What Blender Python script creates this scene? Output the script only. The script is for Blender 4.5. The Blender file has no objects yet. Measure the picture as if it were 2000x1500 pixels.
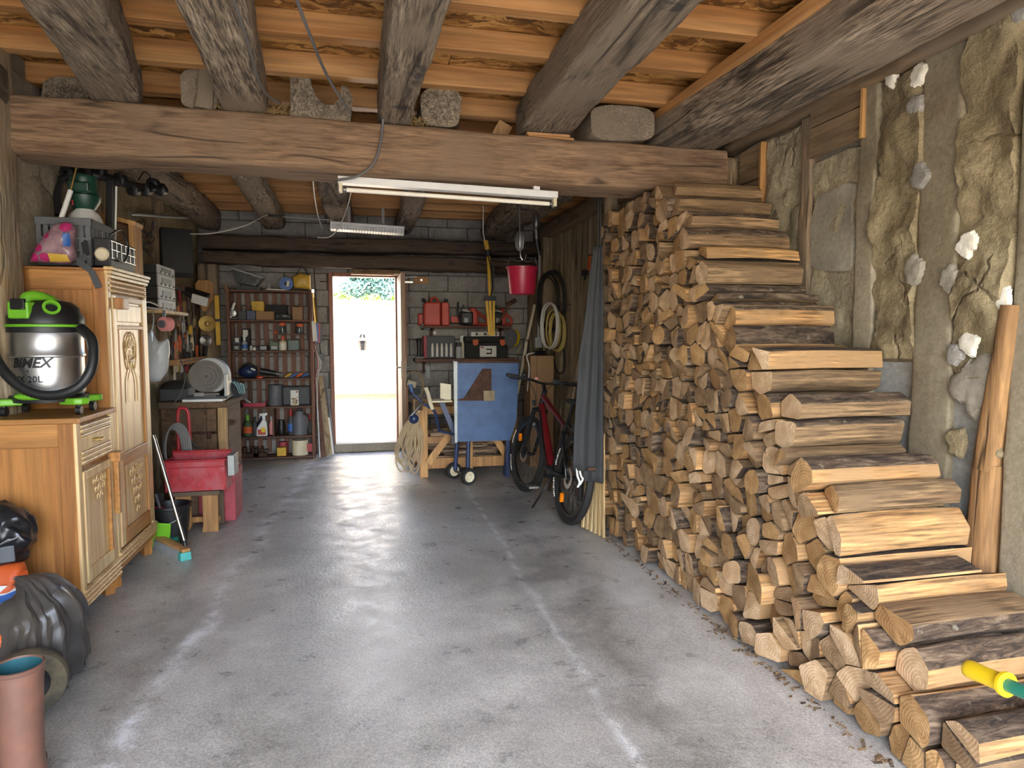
import bpy, bmesh, math, random
import numpy as np
from mathutils import Vector, Matrix, Euler, noise
R = random.Random(7)
SC = bpy.context.scene
COL = SC.collection
PI = math.pi

# ------------------------------------------------------------------ camera, sky, sun, exposure
CAM_H, CAM_F = 1.5, 1300.0
YAW, PITCH = math.atan(300 / 1300), math.atan(95 / 1300)
cam_data = bpy.data.cameras.new('camera')
cam_data.sensor_fit = 'HORIZONTAL'
cam_data.sensor_width = 36.0
cam_data.lens = 36.0 * CAM_F / 2000.0
cam_data.clip_start = 0.05
camera = bpy.data.objects.new('camera', cam_data)
COL.objects.link(camera)
camera.location = (0, 0, CAM_H)
camera.rotation_euler = (PI / 2 - PITCH, 0, -YAW)
SC.camera = camera

SC.view_settings.view_transform = 'Standard'
SC.view_settings.look = 'None'
SC.view_settings.gamma = 1.0
SC.view_settings.use_curve_mapping = False
SC.view_settings.exposure = 2.7
SC.cycles.max_bounces = 10
SC.cycles.diffuse_bounces = 6
SC.cycles.sample_clamp_indirect = 6.0

world = bpy.data.worlds.new('sky')
SC.world = world
world.use_nodes = True
_n = world.node_tree.nodes
_bg = _n['Background']
_sky = _n.new('ShaderNodeTexSky')
_sky.sky_type = 'NISHITA'
_sky.sun_disc = False
_sky.sun_elevation = math.radians(58)
_sky.sun_rotation = math.radians(200)
_sky.air_density = 1.0
_sky.dust_density = 3.0
_sky.ozone_density = 1.0
world.node_tree.links.new(_sky.outputs[0], _bg.inputs[0])
_bg.inputs[1].default_value = 0.5
sun_data = bpy.data.lights.new('sun', 'SUN')
sun_data.energy = 8.0
sun_data.angle = math.radians(1.0)
sun_data.color = (1.0, 0.95, 0.87)
sun = bpy.data.objects.new('sun', sun_data)
COL.objects.link(sun)
sun.location = (-3, -6, 9)
sun.rotation_euler = Vector((0.42, 0.72, -1.75)).to_track_quat('-Z', 'Y').to_euler()

# ------------------------------------------------------------------ helpers
_f = Vector((math.sin(YAW) * math.cos(PITCH), math.cos(YAW) * math.cos(PITCH), -math.sin(PITCH)))
_r = Vector((math.cos(YAW), -math.sin(YAW), 0))
_u = _r.cross(_f)

def at(px, py, axis, val):
    """the point of the room seen at a pixel of the photograph on the plane axis = val"""
    d = _f + _r * ((px - 1000) / CAM_F) - _u * ((py - 750) / CAM_F)
    i = 'xyz'.index(axis)
    t = (val - (0, 0, CAM_H)[i]) / d[i]
    return Vector((0, 0, CAM_H)) + d * t

def lin(c):
    return tuple(((x / 255) / 12.92 if x / 255 <= 0.04045 else ((x / 255 + 0.055) / 1.055) ** 2.4) for x in c[:3]) + (1.0,)

WLOC = {}

class MB:
    def __init__(self):
        self.v, self.f, self.m, self.s = [], [], [], []
    def add(self, vs, fs, mat=0, smooth=False):
        b = len(self.v)
        self.v += [Vector(p) for p in vs]
        for q in fs:
            self.f.append([b + i for i in q]); self.m.append(mat); self.s.append(smooth)
        return self
    def box(self, c, s, rot=None, mat=0):
        h = [x / 2 for x in s]
        vs = [Vector((sx * h[0], sy * h[1], sz * h[2])) for sz in (-1, 1) for sy in (-1, 1) for sx in (-1, 1)]
        if rot is not None:
            M = Euler(rot).to_matrix() if not isinstance(rot, Matrix) else rot
            vs = [M @ p for p in vs]
        c = Vector(c)
        return self.add([p + c for p in vs], [(0, 2, 3, 1), (4, 5, 7, 6), (0, 1, 5, 4), (2, 6, 7, 3), (0, 4, 6, 2), (1, 3, 7, 5)], mat)
    def bb(self, x0, x1, y0, y1, z0, z1, mat=0):
        return self.box(((x0 + x1) / 2, (y0 + y1) / 2, (z0 + z1) / 2), (abs(x1 - x0), abs(y1 - y0), abs(z1 - z0)), None, mat)
    def bar(self, p0, p1, w, h, up=(0, 0, 1), mat=0):
        p0, p1 = Vector(p0), Vector(p1)
        d = (p1 - p0); L = d.length; d.normalize()
        s = d.cross(Vector(up))
        if s.length < 1e-4: s = d.cross(Vector((1, 0, 0)))
        s.normalize(); t = s.cross(d)
        M = Matrix((s, d, t)).transposed()
        return self.box((p0 + p1) / 2, (w, L, h), M, mat)
    def tube(self, pts, r, n=8, mat=0, closed=False, caps=True):
        pts = [Vector(p) for p in pts]; k = len(pts)
        rr = r if isinstance(r, (list, tuple)) else [r] * k
        rings, prev = [], None
        for i, p in enumerate(pts):
            a = pts[(i - 1) % k] if (closed or i > 0) else p
            b = pts[(i + 1) % k] if (closed or i < k - 1) else p
            t = (b - a)
            t = t.normalized() if t.length > 1e-9 else Vector((0, 0, 1))
            if prev is None:
                x = t.cross(Vector((0, 0, 1)))
                if x.length < 1e-3: x = t.cross(Vector((1, 0, 0)))
            else:
                x = prev - t * prev.dot(t)
                if x.length < 1e-6: x = t.cross(Vector((0.3, 0.5, 1)))
            x.normalize(); prev = x; y = t.cross(x)
            rings.append([p + (x * math.cos(2 * PI * j / n) + y * math.sin(2 * PI * j / n)) * rr[i] for j in range(n)])
        vs = [q for g in rings for q in g]; fs = []
        for i in range(k if closed else k - 1):
            i2 = (i + 1) % k
            for j in range(n):
                j2 = (j + 1) % n
                fs.append((i * n + j, i * n + j2, i2 * n + j2, i2 * n + j))
        self.add(vs, fs, mat, True)
        if caps and not closed:
            self.add(rings[0], [tuple(range(n))[::-1]], mat); self.add(rings[-1], [tuple(range(n))], mat)
        return self
    def cyl(self, p0, p1, r0, r1=None, n=20, mat=0, caps=True):
        return self.tube([p0, p1], [r0, r0 if r1 is None else r1], n, mat, False, caps)
    def lathe(self, o, prof, n=24, axis=(0, 0, 1), mat=0):
        o, ax = Vector(o), Vector(axis).normalized()
        x = ax.cross(Vector((0, 0, 1)))
        if x.length < 1e-3: x = Vector((1, 0, 0))
        x.normalize(); y = ax.cross(x)
        vs, fs = [], []
        for r, z in prof:
            for j in range(n):
                a = 2 * PI * j / n
                vs.append(o + ax * z + (x * math.cos(a) + y * math.sin(a)) * max(r, 1e-4))
        for i in range(len(prof) - 1):
            for j in range(n):
                j2 = (j + 1) % n
                fs.append((i * n + j, i * n + j2, (i + 1) * n + j2, (i + 1) * n + j))
        return self.add(vs, fs, mat, True)
    def prism(self, poly, axis, d0, d1, mat=0, cap=None):
        k = len(poly)
        def P(a, b, d):
            return {'x': (d, a, b), 'y': (a, d, b), 'z': (a, b, d)}[axis]
        vs = [P(a, b, d0) for a, b in poly] + [P(a, b, d1) for a, b in poly]
        self.add(vs, [(i, (i + 1) % k, k + (i + 1) % k, k + i) for i in range(k)], mat)
        cm = mat if cap is None else cap
        return self.add(vs, [tuple(range(k))[::-1], tuple(range(k, 2 * k))], cm)
    def ell(self, c, rad, n=16, m=10, mat=0, rot=None, jit=0, freq=3, seed=0, zmin=None):
        vs, fs = [], []
        M = Euler(rot).to_matrix() if rot is not None else None
        c = Vector(c)
        for i in range(m + 1):
            th = PI * i / m
            for j in range(n):
                ph = 2 * PI * j / n
                p = Vector((math.sin(th) * math.cos(ph), math.sin(th) * math.sin(ph), math.cos(th)))
                k = 1 + jit * noise.noise(p * freq + Vector((seed * 7.3, seed * 3.1, seed))) if jit else 1
                p = Vector((p.x * rad[0] * k, p.y * rad[1] * k, p.z * rad[2] * k))
                if M: p = M @ p
                p = p + c
                if zmin is not None and p.z < zmin: p.z = zmin
                vs.append(p)
        for i in range(m):
            for j in range(n):
                j2 = (j + 1) % n
                fs.append((i * n + j, (i + 1) * n + j, (i + 1) * n + j2, i * n + j2))
        return self.add(vs, fs, mat, True)
    def xf(self, M):
        self.v = [M @ p for p in self.v]; return self
    def rough(self, amp, freq, seed=0):
        o = Vector((seed * 3.7, seed * 1.3, seed * 2.1))
        self.v = [p + noise.noise_vector(p * freq + o) * amp for p in self.v]; return self
    def mesh(self, name, mats, off):
        me = bpy.data.meshes.new(name)
        me.from_pydata([p - off for p in self.v], [], self.f)
        for m in (mats if isinstance(mats, (list, tuple)) else [mats]):
            me.materials.append(m)
        me.polygons.foreach_set('material_index', self.m)
        me.polygons.foreach_set('use_smooth', self.s)
        bm = bmesh.new(); bm.from_mesh(me)
        bmesh.ops.remove_doubles(bm, verts=bm.verts, dist=1e-5)
        bmesh.ops.recalc_face_normals(bm, faces=bm.faces)
        for e in bm.edges:
            if len(e.link_faces) == 2 and e.link_faces[0].normal.length > 0 and e.link_faces[1].normal.length > 0 and e.calc_face_angle(0) > 0.75:
                e.smooth = False
        bm.to_mesh(me); bm.free()
        return me
    def build(self, name, mats, parent=None, bevel=0, seg=2, sub=0, label=None, org=None):
        if org is None:
            xs = [p.x for p in self.v]; ys = [p.y for p in self.v]; zs = [p.z for p in self.v]
            org = Vector(((min(xs) + max(xs)) / 2, (min(ys) + max(ys)) / 2, min(zs)))
        org = Vector(org)
        o = bpy.data.objects.new(name, self.mesh(name, mats, org))
        COL.objects.link(o)
        WLOC[o] = org.copy()
        if parent is not None:
            o.parent = parent; o.location = org - WLOC[parent]
        else:
            o.location = org
        if bevel:
            b = o.modifiers.new('bevel', 'BEVEL'); b.width = bevel; b.segments = seg
            b.limit_method = 'ANGLE'; b.angle_limit = math.radians(35)
        if sub:
            s = o.modifiers.new('subsurf', 'SUBSURF'); s.levels = sub; s.render_levels = sub
        if label: o['label'] = label
        return o

def tag(o, label, cat, group=None, kind=None):
    o['label'] = label; o['category'] = cat
    if group: o['group'] = group
    if kind: o['kind'] = kind
    return o

def thing(name, label, cat, loc, group=None):
    o = bpy.data.objects.new(name, None)
    o.empty_display_size = 0.05
    COL.objects.link(o); o.location = loc; WLOC[o] = Vector(loc)
    return tag(o, label, cat, group)

def structure(o):
    o['kind'] = 'structure'; return o

def root(name, loc=(0, 0, 0)):
    o = bpy.data.objects.new(name, None); COL.objects.link(o); o.location = loc; WLOC[o] = Vector(loc)
    o['kind'] = 'structure'; return o

def arc(c, r, a0, a1, n, plane='xz'):
    out = []
    for i in range(n + 1):
        a = math.radians(a0 + (a1 - a0) * i / n)
        p, q = r * math.cos(a), r * math.sin(a)
        out.append(Vector(c) + Vector({'xz': (p, 0, q), 'xy': (p, q, 0), 'yz': (0, p, q)}[plane]))
    return out

def smooth_path(pts, n=6):
    """Catmull-Rom through the points"""
    pts = [Vector(p) for p in pts]
    P = [pts[0] * 2 - pts[1]] + pts + [pts[-1] * 2 - pts[-2]]
    out = []
    for i in range(1, len(P) - 2):
        for k in range(n):
            t = k / n
            a, b, c, d = P[i - 1], P[i], P[i + 1], P[i + 2]
            out.append(0.5 * ((2 * b) + (c - a) * t + (2 * a - 5 * b + 4 * c - d) * t * t + (3 * b - 3 * c + d - a) * t ** 3))
    out.append(pts[-1])
    return out

def text_mb(body, size, o, xdir, ydir, depth=0.002, shear=0.0, bold=0.0, mat=0, mb=None, wrap=None, align='CENTER'):
    cu = bpy.data.curves.new('t', 'FONT')
    cu.body = body; cu.size = size; cu.shear = shear; cu.offset = bold
    cu.align_x = align; cu.align_y = 'CENTER'; cu.resolution_u = 2
    ob = bpy.data.objects.new('t', cu); COL.objects.link(ob)
    dg = bpy.context.evaluated_depsgraph_get()
    me = bpy.data.meshes.new_from_object(ob.evaluated_get(dg))
    vs = [v.co.copy() for v in me.vertices]; fs = [tuple(p.vertices) for p in me.polygons]
    bpy.data.objects.remove(ob); bpy.data.curves.remove(cu); bpy.data.meshes.remove(me)
    mb = mb or MB()
    X, Y = Vector(xdir).normalized(), Vector(ydir).normalized(); Z = X.cross(Y)
    o = Vector(o)
    if wrap:   # wrap = (centre, radius, start angle): run the text round a vertical drum
        c, r, a0 = wrap
        fl = [Vector((c[0] + r * math.cos(a0 + v.x / r), c[1] + r * math.sin(a0 + v.x / r), c[2] + v.y)) for v in vs]
        return mb.add(fl, fs, mat)
    return mb.add([o + X * v.x + Y * v.y + Z * depth for v in vs], fs, mat)

# ------------------------------------------------------------------ materials
def _mk(name):
    m = bpy.data.materials.new(name); m.use_nodes = True
    nt = m.node_tree
    return m, nt, nt.nodes['Principled BSDF']

def nd(nt, t, **kw):
    n = nt.nodes.new(t)
    for k, v in kw.items():
        if k in n.inputs: n.inputs[k].default_value = v
        else: setattr(n, k, v)
    return n

def coords(nt, scale=(1, 1, 1), kind='Object', loc=(0, 0, 0), rand=False):
    tc = nd(nt, 'ShaderNodeTexCoord'); mp = nd(nt, 'ShaderNodeMapping')
    mp.inputs['Scale'].default_value = scale; mp.inputs['Location'].default_value = loc
    nt.links.new(tc.outputs[kind], mp.inputs['Vector'])
    if rand:
        oi = nd(nt, 'ShaderNodeObjectInfo'); ad = nd(nt, 'ShaderNodeVectorMath', operation='SCALE')
        cx = nd(nt, 'ShaderNodeCombineXYZ')
        for i in range(3): nt.links.new(oi.outputs['Random'], cx.inputs[i])
        nt.links.new(cx.outputs[0], ad.inputs[0]); ad.inputs['Scale'].default_value = 37.0
        nt.links.new(ad.outputs[0], mp.inputs['Location'])
    return mp.outputs[0]

def ramp(nt, fac, stops):
    r = nd(nt, 'ShaderNodeValToRGB'); e = r.color_ramp.elements
    while len(e) < len(stops): e.new(0.5)
    for i, (p, c) in enumerate(stops):
        e[i].position = p; e[i].color = c if len(c) == 4 else lin(c)
    nt.links.new(fac, r.inputs[0]); return r.outputs[0]

def mixc(nt, fac, a, b, mode='MIX'):
    m = nd(nt, 'ShaderNodeMix', data_type='RGBA', blend_type=mode)
    for s, v in ((m.inputs[0], fac), (m.inputs[6], a), (m.inputs[7], b)):
        if hasattr(v, 'is_linked'): nt.links.new(v, s)
        else: s.default_value = v
    return m.outputs[2]

def fnoise(nt, vec, scale, detail=4, rough=0.55, dist=0):
    n = nd(nt, 'ShaderNodeTexNoise', Scale=scale, Detail=detail, Roughness=rough, Distortion=dist)
    nt.links.new(vec, n.inputs['Vector']); return n.outputs[0]

def bump(nt, b, h, strength, dist=0.01):
    n = nd(nt, 'ShaderNodeBump', Strength=strength, Distance=dist)
    nt.links.new(h, n.inputs['Height']); nt.links.new(n.outputs[0], b.inputs['Normal'])
    return n

def vary(nt, col, amt):
    oi = nd(nt, 'ShaderNodeObjectInfo'); mr = nd(nt, 'ShaderNodeMapRange')
    mr.inputs['To Min'].default_value = 1 - amt; mr.inputs['To Max'].default_value = 1 + amt
    nt.links.new(oi.outputs['Random'], mr.inputs['Value'])
    h = nd(nt, 'ShaderNodeHueSaturation')
    nt.links.new(mr.outputs[0], h.inputs['Value']); nt.links.new(col, h.inputs['Color'])
    return h.outputs[0]

def plain(name, c, rough=0.6, metal=0.0, var=0.18, vs=9, bmp=0.0, bs=60, coat=0.0, trans=0.0, c2=None, alpha=1.0):
    """painted / plastic / metal surface: a base colour with uneven wear and fine relief"""
    m, nt, b = _mk(name)
    v = coords(nt, rand=True)
    n = fnoise(nt, v, vs, 5, 0.6)
    d = lin(c2) if c2 else tuple(x * (1 - var) for x in lin(c)[:3]) + (1,)
    hi = tuple(min(1, x * (1 + var * 0.6)) for x in lin(c)[:3]) + (1,) if not c2 else lin(c)
    col = ramp(nt, n, [(0.32, d), (0.68, hi)])
    nt.links.new(col, b.inputs['Base Color'])
    b.inputs['Roughness'].default_value = rough; b.inputs['Metallic'].default_value = metal
    b.inputs['Coat Weight'].default_value = coat
    if trans: b.inputs['Transmission Weight'].default_value = trans
    if alpha < 1: b.inputs['Alpha'].default_value = alpha
    if bmp: bump(nt, b, fnoise(nt, v, bs, 3), bmp, 0.004)
    return m

def wood(name, c1, c2, axis='x', c3=None, freq=14, stretch=0.07, rough=0.75, bmp=0.35, crack=0.0, knots=True, var=0.12, big=1.6, stain=None, fine_amt=0.22, bd=0.012):
    m, nt, b = _mk(name)
    i = 'xyz'.index(axis); s = [1, 1, 1]; s[i] = stretch
    v = coords(nt, tuple(s), rand=True)
    g = fnoise(nt, v, freq, 6, 0.65, 0.6)
    fine = fnoise(nt, v, freq * 5, 3, 0.6)
    col = ramp(nt, g, [(0.36, lin(c2)), (0.5, tuple((p + q) / 2 for p, q in zip(lin(c1), lin(c2)))), (0.64, lin(c1))])
    col = mixc(nt, fine_amt, col, ramp(nt, fine, [(0.38, (40, 40, 40)), (0.62, (235, 235, 235))]), 'OVERLAY')
    v2 = coords(nt, (1, 1, 1), rand=True)
    if c3:
        w = fnoise(nt, v2, big, 4, 0.6)
        col = mixc(nt, ramp(nt, w, [(0.44, (0, 0, 0, 1)), (0.62, (1, 1, 1, 1))]), col, lin(c3))
    if stain:
        w = fnoise(nt, v2, 4.2, 3, 0.6, 0.4)
        col = mixc(nt, ramp(nt, w, [(0.63, (0, 0, 0, 1)), (0.70, (0.8, 0.8, 0.8, 1))]), col, lin(stain))
    h = g
    if crack:
        sc = [5, 5, 5]; sc[i] = 0.35
        vc = coords(nt, tuple(sc), rand=True)
        ck = fnoise(nt, vc, 1.0, 2, 0.5, 0.5)
        mr = nd(nt, 'ShaderNodeMath', operation='SUBTRACT'); nt.links.new(ck, mr.inputs[0]); mr.inputs[1].default_value = 0.5
        ab = nd(nt, 'ShaderNodeMath', operation='ABSOLUTE'); nt.links.new(mr.outputs[0], ab.inputs[0])
        line = ramp(nt, ab.outputs[0], [(0.0, (0.0, 0.0, 0.0, 1)), (crack, (1, 1, 1, 1))])
        seg = ramp(nt, fnoise(nt, v2, 1.7, 2), [(0.47, (1, 1, 1, 1)), (0.56, (0, 0, 0, 1))])
        line = mixc(nt, 1.0, line, seg, 'LIGHTEN')
        col = mixc(nt, 1.0, col, mixc(nt, 0.78, (1, 1, 1, 1), line), 'MULTIPLY')
        h = mixc(nt, 1.0, g, line, 'MULTIPLY')
    if var: col = vary(nt, col, var)
    nt.links.new(col, b.inputs['Base Color'])
    b.inputs['Roughness'].default_value = rough
    if bmp: bump(nt, b, mixc(nt, 0.35, h, fine) if fine_amt > 0.3 else h, bmp, bd)
    return m

M = {}
M['oak_x'] = wood('old oak across', (158, 128, 98), (116, 90, 66), 'x', (138, 114, 90), crack=0.02, bmp=0.7, rough=0.85, fine_amt=0.36, bd=0.016, freq=18)
M['oak_y'] = wood('old oak joist', (164, 148, 126), (108, 93, 77), 'y', (140, 125, 106), crack=0.04, bmp=1.0, rough=0.92, stain=(70, 66, 64), fine_amt=0.7, bd=0.03, freq=20)
M['oak_z'] = wood('old oak post', (146, 124, 96), (98, 80, 60), 'z', (128, 114, 94), crack=0.02, bmp=0.8, rough=0.9, fine_amt=0.5, bd=0.02)
M['oak_gray_z'] = wood('weathered grey post', (160, 148, 126), (122, 110, 90), 'z', (140, 116, 84), crack=0.02, bmp=0.8, rough=0.95, fine_amt=0.5, bd=0.02)
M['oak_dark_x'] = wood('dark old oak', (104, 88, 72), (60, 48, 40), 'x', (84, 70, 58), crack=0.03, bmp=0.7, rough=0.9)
M['oak_orange_z'] = wood('reddish oak post', (166, 126, 80), (122, 88, 54), 'z', (140, 104, 68), crack=0.015, bmp=0.6, rough=0.9)
M['board_z'] = wood('grey old boards', (182, 164, 132), (122, 106, 82), 'z', (152, 134, 106), crack=0.03, bmp=0.5, rough=0.95, var=0.15)
M['board_y'] = wood('grey brown plank', (142, 118, 88), (98, 78, 54), 'y', (118, 102, 82), crack=0.012, bmp=0.35, rough=0.9)
M['pine_x'] = wood('pine rafter', (192, 146, 93), (166, 114, 62), 'x', None, freq=7, stretch=0.05, bmp=0.08, rough=0.55, var=0.08)
M['pine_y'] = wood('pine along', (200, 152, 98), (174, 120, 66), 'y', None, freq=7, stretch=0.05, bmp=0.08, rough=0.55, var=0.08)
M['pine_z'] = wood('pine upright', (198, 152, 94), (170, 122, 70), 'z', None, freq=9, stretch=0.06, bmp=0.1, rough=0.6, var=0.08)
M['pale_x'] = wood('pale plank', (208, 182, 134), (180, 148, 100), 'z', None, freq=9, stretch=0.06, bmp=0.1, rough=0.6, var=0.12)
M['scrap'] = wood('scrap wood', (150, 124, 96), (96, 74, 54), 'x', None, freq=12, stretch=0.1, bmp=0.2, var=0.35)
M['shelf_wood'] = wood('red brown shelf', (112, 76, 58), (82, 54, 42), 'x', None, freq=9, bmp=0.15, rough=0.7, var=0.1)
M['shelf_up'] = wood('red brown upright', (124, 84, 64), (88, 58, 46), 'z', None, freq=9, bmp=0.15, rough=0.7, var=0.1)
M['cab_z'] = wood('honey oak veneer', (172, 118, 62), (146, 94, 46), 'z', None, freq=8, stretch=0.05, bmp=0.04, rough=0.4, var=0.0)
M['cab_y'] = wood('honey oak rail', (184, 130, 68), (158, 104, 50), 'y', None, freq=8, stretch=0.05, bmp=0.04, rough=0.4, var=0.0)
M['cab_x'] = wood('honey oak cross rail', (182, 128, 70), (156, 104, 54), 'x', None, freq=8, stretch=0.05, bmp=0.04, rough=0.4, var=0.0)
M['cab_f'] = wood('glare-paled oak front', (222, 192, 138), (190, 154, 104), 'z', None, freq=9, stretch=0.05, bmp=0.06, rough=0.32, var=0.03)  # same oak as the sides, glare painted in as a paler colour
M['bench'] = wood('workbench timber', (120, 92, 66), (74, 54, 40), 'y', (92, 76, 60), freq=10, bmp=0.3, rough=0.85)
M['bench_leg'] = wood('waney bench leg', (190, 160, 112), (140, 108, 70), 'z', None, freq=8, bmp=0.2)
M['stool'] = wood('pine stool', (170, 124, 70), (138, 96, 52), 'z', None, freq=8, bmp=0.1, rough=0.6)

# oriented strand board
def osb():
    m, nt, b = _mk('oriented strand board')
    v = coords(nt, (1, 1, 1))
    w = nd(nt, 'ShaderNodeTexNoise', Scale=6.0, Detail=3); nt.links.new(v, w.inputs['Vector'])
    ad = nd(nt, 'ShaderNodeMix', data_type='VECTOR'); ad.inputs[0].default_value = 0.2
    nt.links.new(v, ad.inputs[4]); nt.links.new(w.outputs['Color'], ad.inputs[5])
    outs = []
    for rz, sd in ((0.4, 0), (-0.5, 3), (1.3, 6)):
        mp = nd(nt, 'ShaderNodeMapping'); mp.inputs['Rotation'].default_value = (0, 0, rz)
        mp.inputs['Scale'].default_value = (9, 38, 9); mp.inputs['Location'].default_value = (sd, sd, 0)
        nt.links.new(ad.outputs[1], mp.inputs['Vector'])
        vo = nd(nt, 'ShaderNodeTexVoronoi', Scale=1.0); nt.links.new(mp.outputs[0], vo.inputs['Vector'])
        outs.append(vo.outputs['Color'])
    c = mixc(nt, 0.5, mixc(nt, 0.5, outs[0], outs[1]), outs[2])
    bw = nd(nt, 'ShaderNodeRGBToBW'); nt.links.new(c, bw.inputs[0])
    col = ramp(nt, bw.outputs[0], [(0.3, (96, 62, 26)), (0.5, (160, 112, 54)), (0.7, (206, 160, 94))])
    nt.links.new(col, b.inputs['Base Color']); b.inputs['Roughness'].default_value = 0.7
    bump(nt, b, bw.outputs[0], 0.3, 0.006)
    return m
M['osb'] = osb()

def concrete():
    m, nt, b = _mk('worn concrete floor')
    v = coords(nt, (1, 1, 1))
    big = fnoise(nt, v, 0.9, 6, 0.62, 0.3); mid = fnoise(nt, v, 5, 6, 0.65); fine = fnoise(nt, v, 55, 4, 0.7)
    col = ramp(nt, big, [(0.34, (164, 160, 152)), (0.5, (190, 187, 180)), (0.66, (208, 206, 201))])
    col = mixc(nt, 0.30, col, ramp(nt, mid, [(0.3, (90, 86, 82)), (0.7, (220, 218, 214))]), 'OVERLAY')
    col = mixc(nt, 0.20, col, ramp(nt, fine, [(0.3, (90, 90, 90)), (0.7, (210, 210, 210))]), 'OVERLAY')
    sx = nd(nt, 'ShaderNodeSeparateXYZ'); nt.links.new(v, sx.inputs[0])
    wob = fnoise(nt, v, 1.6, 4, 0.6)
    def band(x0, slope, width, c, patch, thr, amt):
        """a run of lime bloom or tyre dirt worn along the floor"""
        nonlocal col
        a = nd(nt, 'ShaderNodeMath', operation='MULTIPLY_ADD'); nt.links.new(sx.outputs['Y'], a.inputs[0]); a.inputs[1].default_value = -slope; a.inputs[2].default_value = -x0
        s = nd(nt, 'ShaderNodeMath', operation='ADD'); nt.links.new(sx.outputs['X'], s.inputs[0]); nt.links.new(a.outputs[0], s.inputs[1])
        w = nd(nt, 'ShaderNodeMath', operation='MULTIPLY_ADD'); nt.links.new(wob, w.inputs[0]); w.inputs[1].default_value = width * 5; nt.links.new(s.outputs[0], w.inputs[2])
        w2 = nd(nt, 'ShaderNodeMath', operation='ADD'); nt.links.new(w.outputs[0], w2.inputs[0]); w2.inputs[1].default_value = -width * 2.5
        ab = nd(nt, 'ShaderNodeMath', operation='ABSOLUTE'); nt.links.new(w2.outputs[0], ab.inputs[0])
        k = ramp(nt, ab.outputs[0], [(0.0, (amt, amt, amt, 1)), (width, (0, 0, 0, 1))])
        p = ramp(nt, fnoise(nt, v, patch, 5, 0.7), [(thr - 0.05, (0, 0, 0, 1)), (thr + 0.12, (1, 1, 1, 1))])
        col = mixc(nt, mixc(nt, 1.0, k, p, 'MULTIPLY'), col, lin(c))
    band(-0.80, 0.06, 0.08, (228, 228, 228), 5, 0.46, 0.85)
    band(0.98, 0.02, 0.035, (226, 226, 224), 7, 0.46, 0.8)
    band(1.22, 0.04, 0.22, (122, 117, 110), 3, 0.40, 0.75)
    band(-0.25, 0.0, 0.16, (140, 136, 130), 2.5, 0.46, 0.6)
    band(-1.02, -0.02, 0.14, (136, 130, 122), 3, 0.42, 0.6)
    spots = ramp(nt, fnoise(nt, v, 85, 2, 0.5), [(0.75, (0, 0, 0, 1)), (0.78, (0.4, 0.4, 0.4, 1))])
    col = mixc(nt, mixc(nt, 1.0, spots, (0.35, 0.35, 0.35, 1), 'MULTIPLY'), col, lin((104, 98, 90)))
    fl_ = fnoise(nt, v, 140, 3, 0.6); col = mixc(nt, 0.35, col, ramp(nt, fl_, [(0.36, (70, 68, 66)), (0.6, (215, 215, 213))]), 'OVERLAY')
    nt.links.new(col, b.inputs['Base Color'])
    rg = ramp(nt, mid, [(0.36, (0.26, 0.26, 0.26, 1)), (0.64, (0.50, 0.50, 0.50, 1))])
    nt.links.new(rg, b.inputs['Roughness'])
    h = mixc(nt, 0.35, mid, fine)
    bump(nt, b, h, 0.6, 0.012)
    return m
M['concrete'] = concrete()

def plaster(name, c1, c2, c3, scale=3.0, bmp=0.8, rough=0.95, fibres=True):
    m, nt, b = _mk(name)
    v = coords(nt, (1, 1, 1), rand=True)
    a = fnoise(nt, v, scale, 6, 0.6, 0.3); f = fnoise(nt, v, 38, 5, 0.7); mid = fnoise(nt, v, 9, 5, 0.65, 0.5)
    col = ramp(nt, a, [(0.32, lin(c2)), (0.5, lin(c1)), (0.68, lin(c3))])
    col = mixc(nt, 0.35, col, ramp(nt, f, [(0.3, (80, 80, 80)), (0.7, (215, 215, 215))]), 'OVERLAY')
    vo = nd(nt, 'ShaderNodeTexVoronoi', feature='DISTANCE_TO_EDGE', Scale=2.3)
    wv = nd(nt, 'ShaderNodeMix', data_type='VECTOR'); wv.inputs[0].default_value = 0.25
    wn = nd(nt, 'ShaderNodeTexNoise', Scale=4.0, Detail=4); nt.links.new(v, wn.inputs['Vector'])
    nt.links.new(v, wv.inputs[4]); nt.links.new(wn.outputs['Color'], wv.inputs[5]); nt.links.new(wv.outputs[1], vo.inputs['Vector'])
    ck = ramp(nt, vo.outputs['Distance'], [(0.0, (0.45, 0.45, 0.45, 1)), (0.03, (1, 1, 1, 1))])
    ck = mixc(nt, 1.0, ck, ramp(nt, fnoise(nt, v, 2.5, 2), [(0.48, (1, 1, 1, 1)), (0.58, (0, 0, 0, 1))]), 'LIGHTEN')
    if fibres:
        col = mixc(nt, 0.55, col, mixc(nt, 1.0, col, ck, 'MULTIPLY'))
    nt.links.new(col, b.inputs['Base Color']); b.inputs['Roughness'].default_value = rough
    h = mixc(nt, 0.4, mid, f)
    if fibres: h = mixc(nt, 1.0, h, ck, 'MULTIPLY')
    bump(nt, b, h, bmp, 0.035 if fibres else 0.015)
    return m
M['cob'] = plaster('clay daub', (150, 134, 101), (122, 106, 78), (168, 152, 118), bmp=1.0)
M['daub_gray'] = plaster('grey daub', (166, 154, 126), (138, 128, 106), (184, 170, 140), bmp=1.0)
M['mortar'] = plaster('cement mortar', (156, 148, 132), (136, 128, 114), (168, 160, 142), 2.0, 0.3, fibres=False)
M['whitewash'] = plaster('whitewashed post', (142, 131, 107), (116, 99, 75), (154, 142, 120), 1.6, 0.6, fibres=False)
M['cement'] = plaster('grey cement skim', (150, 147, 140), (132, 129, 122), (160, 156, 148), 2.0, 0.3, fibres=False)
M['lime'] = plaster('white lime patch', (226, 220, 204), (206, 200, 182), (236, 232, 220), 6, 0.6, fibres=False)
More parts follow.
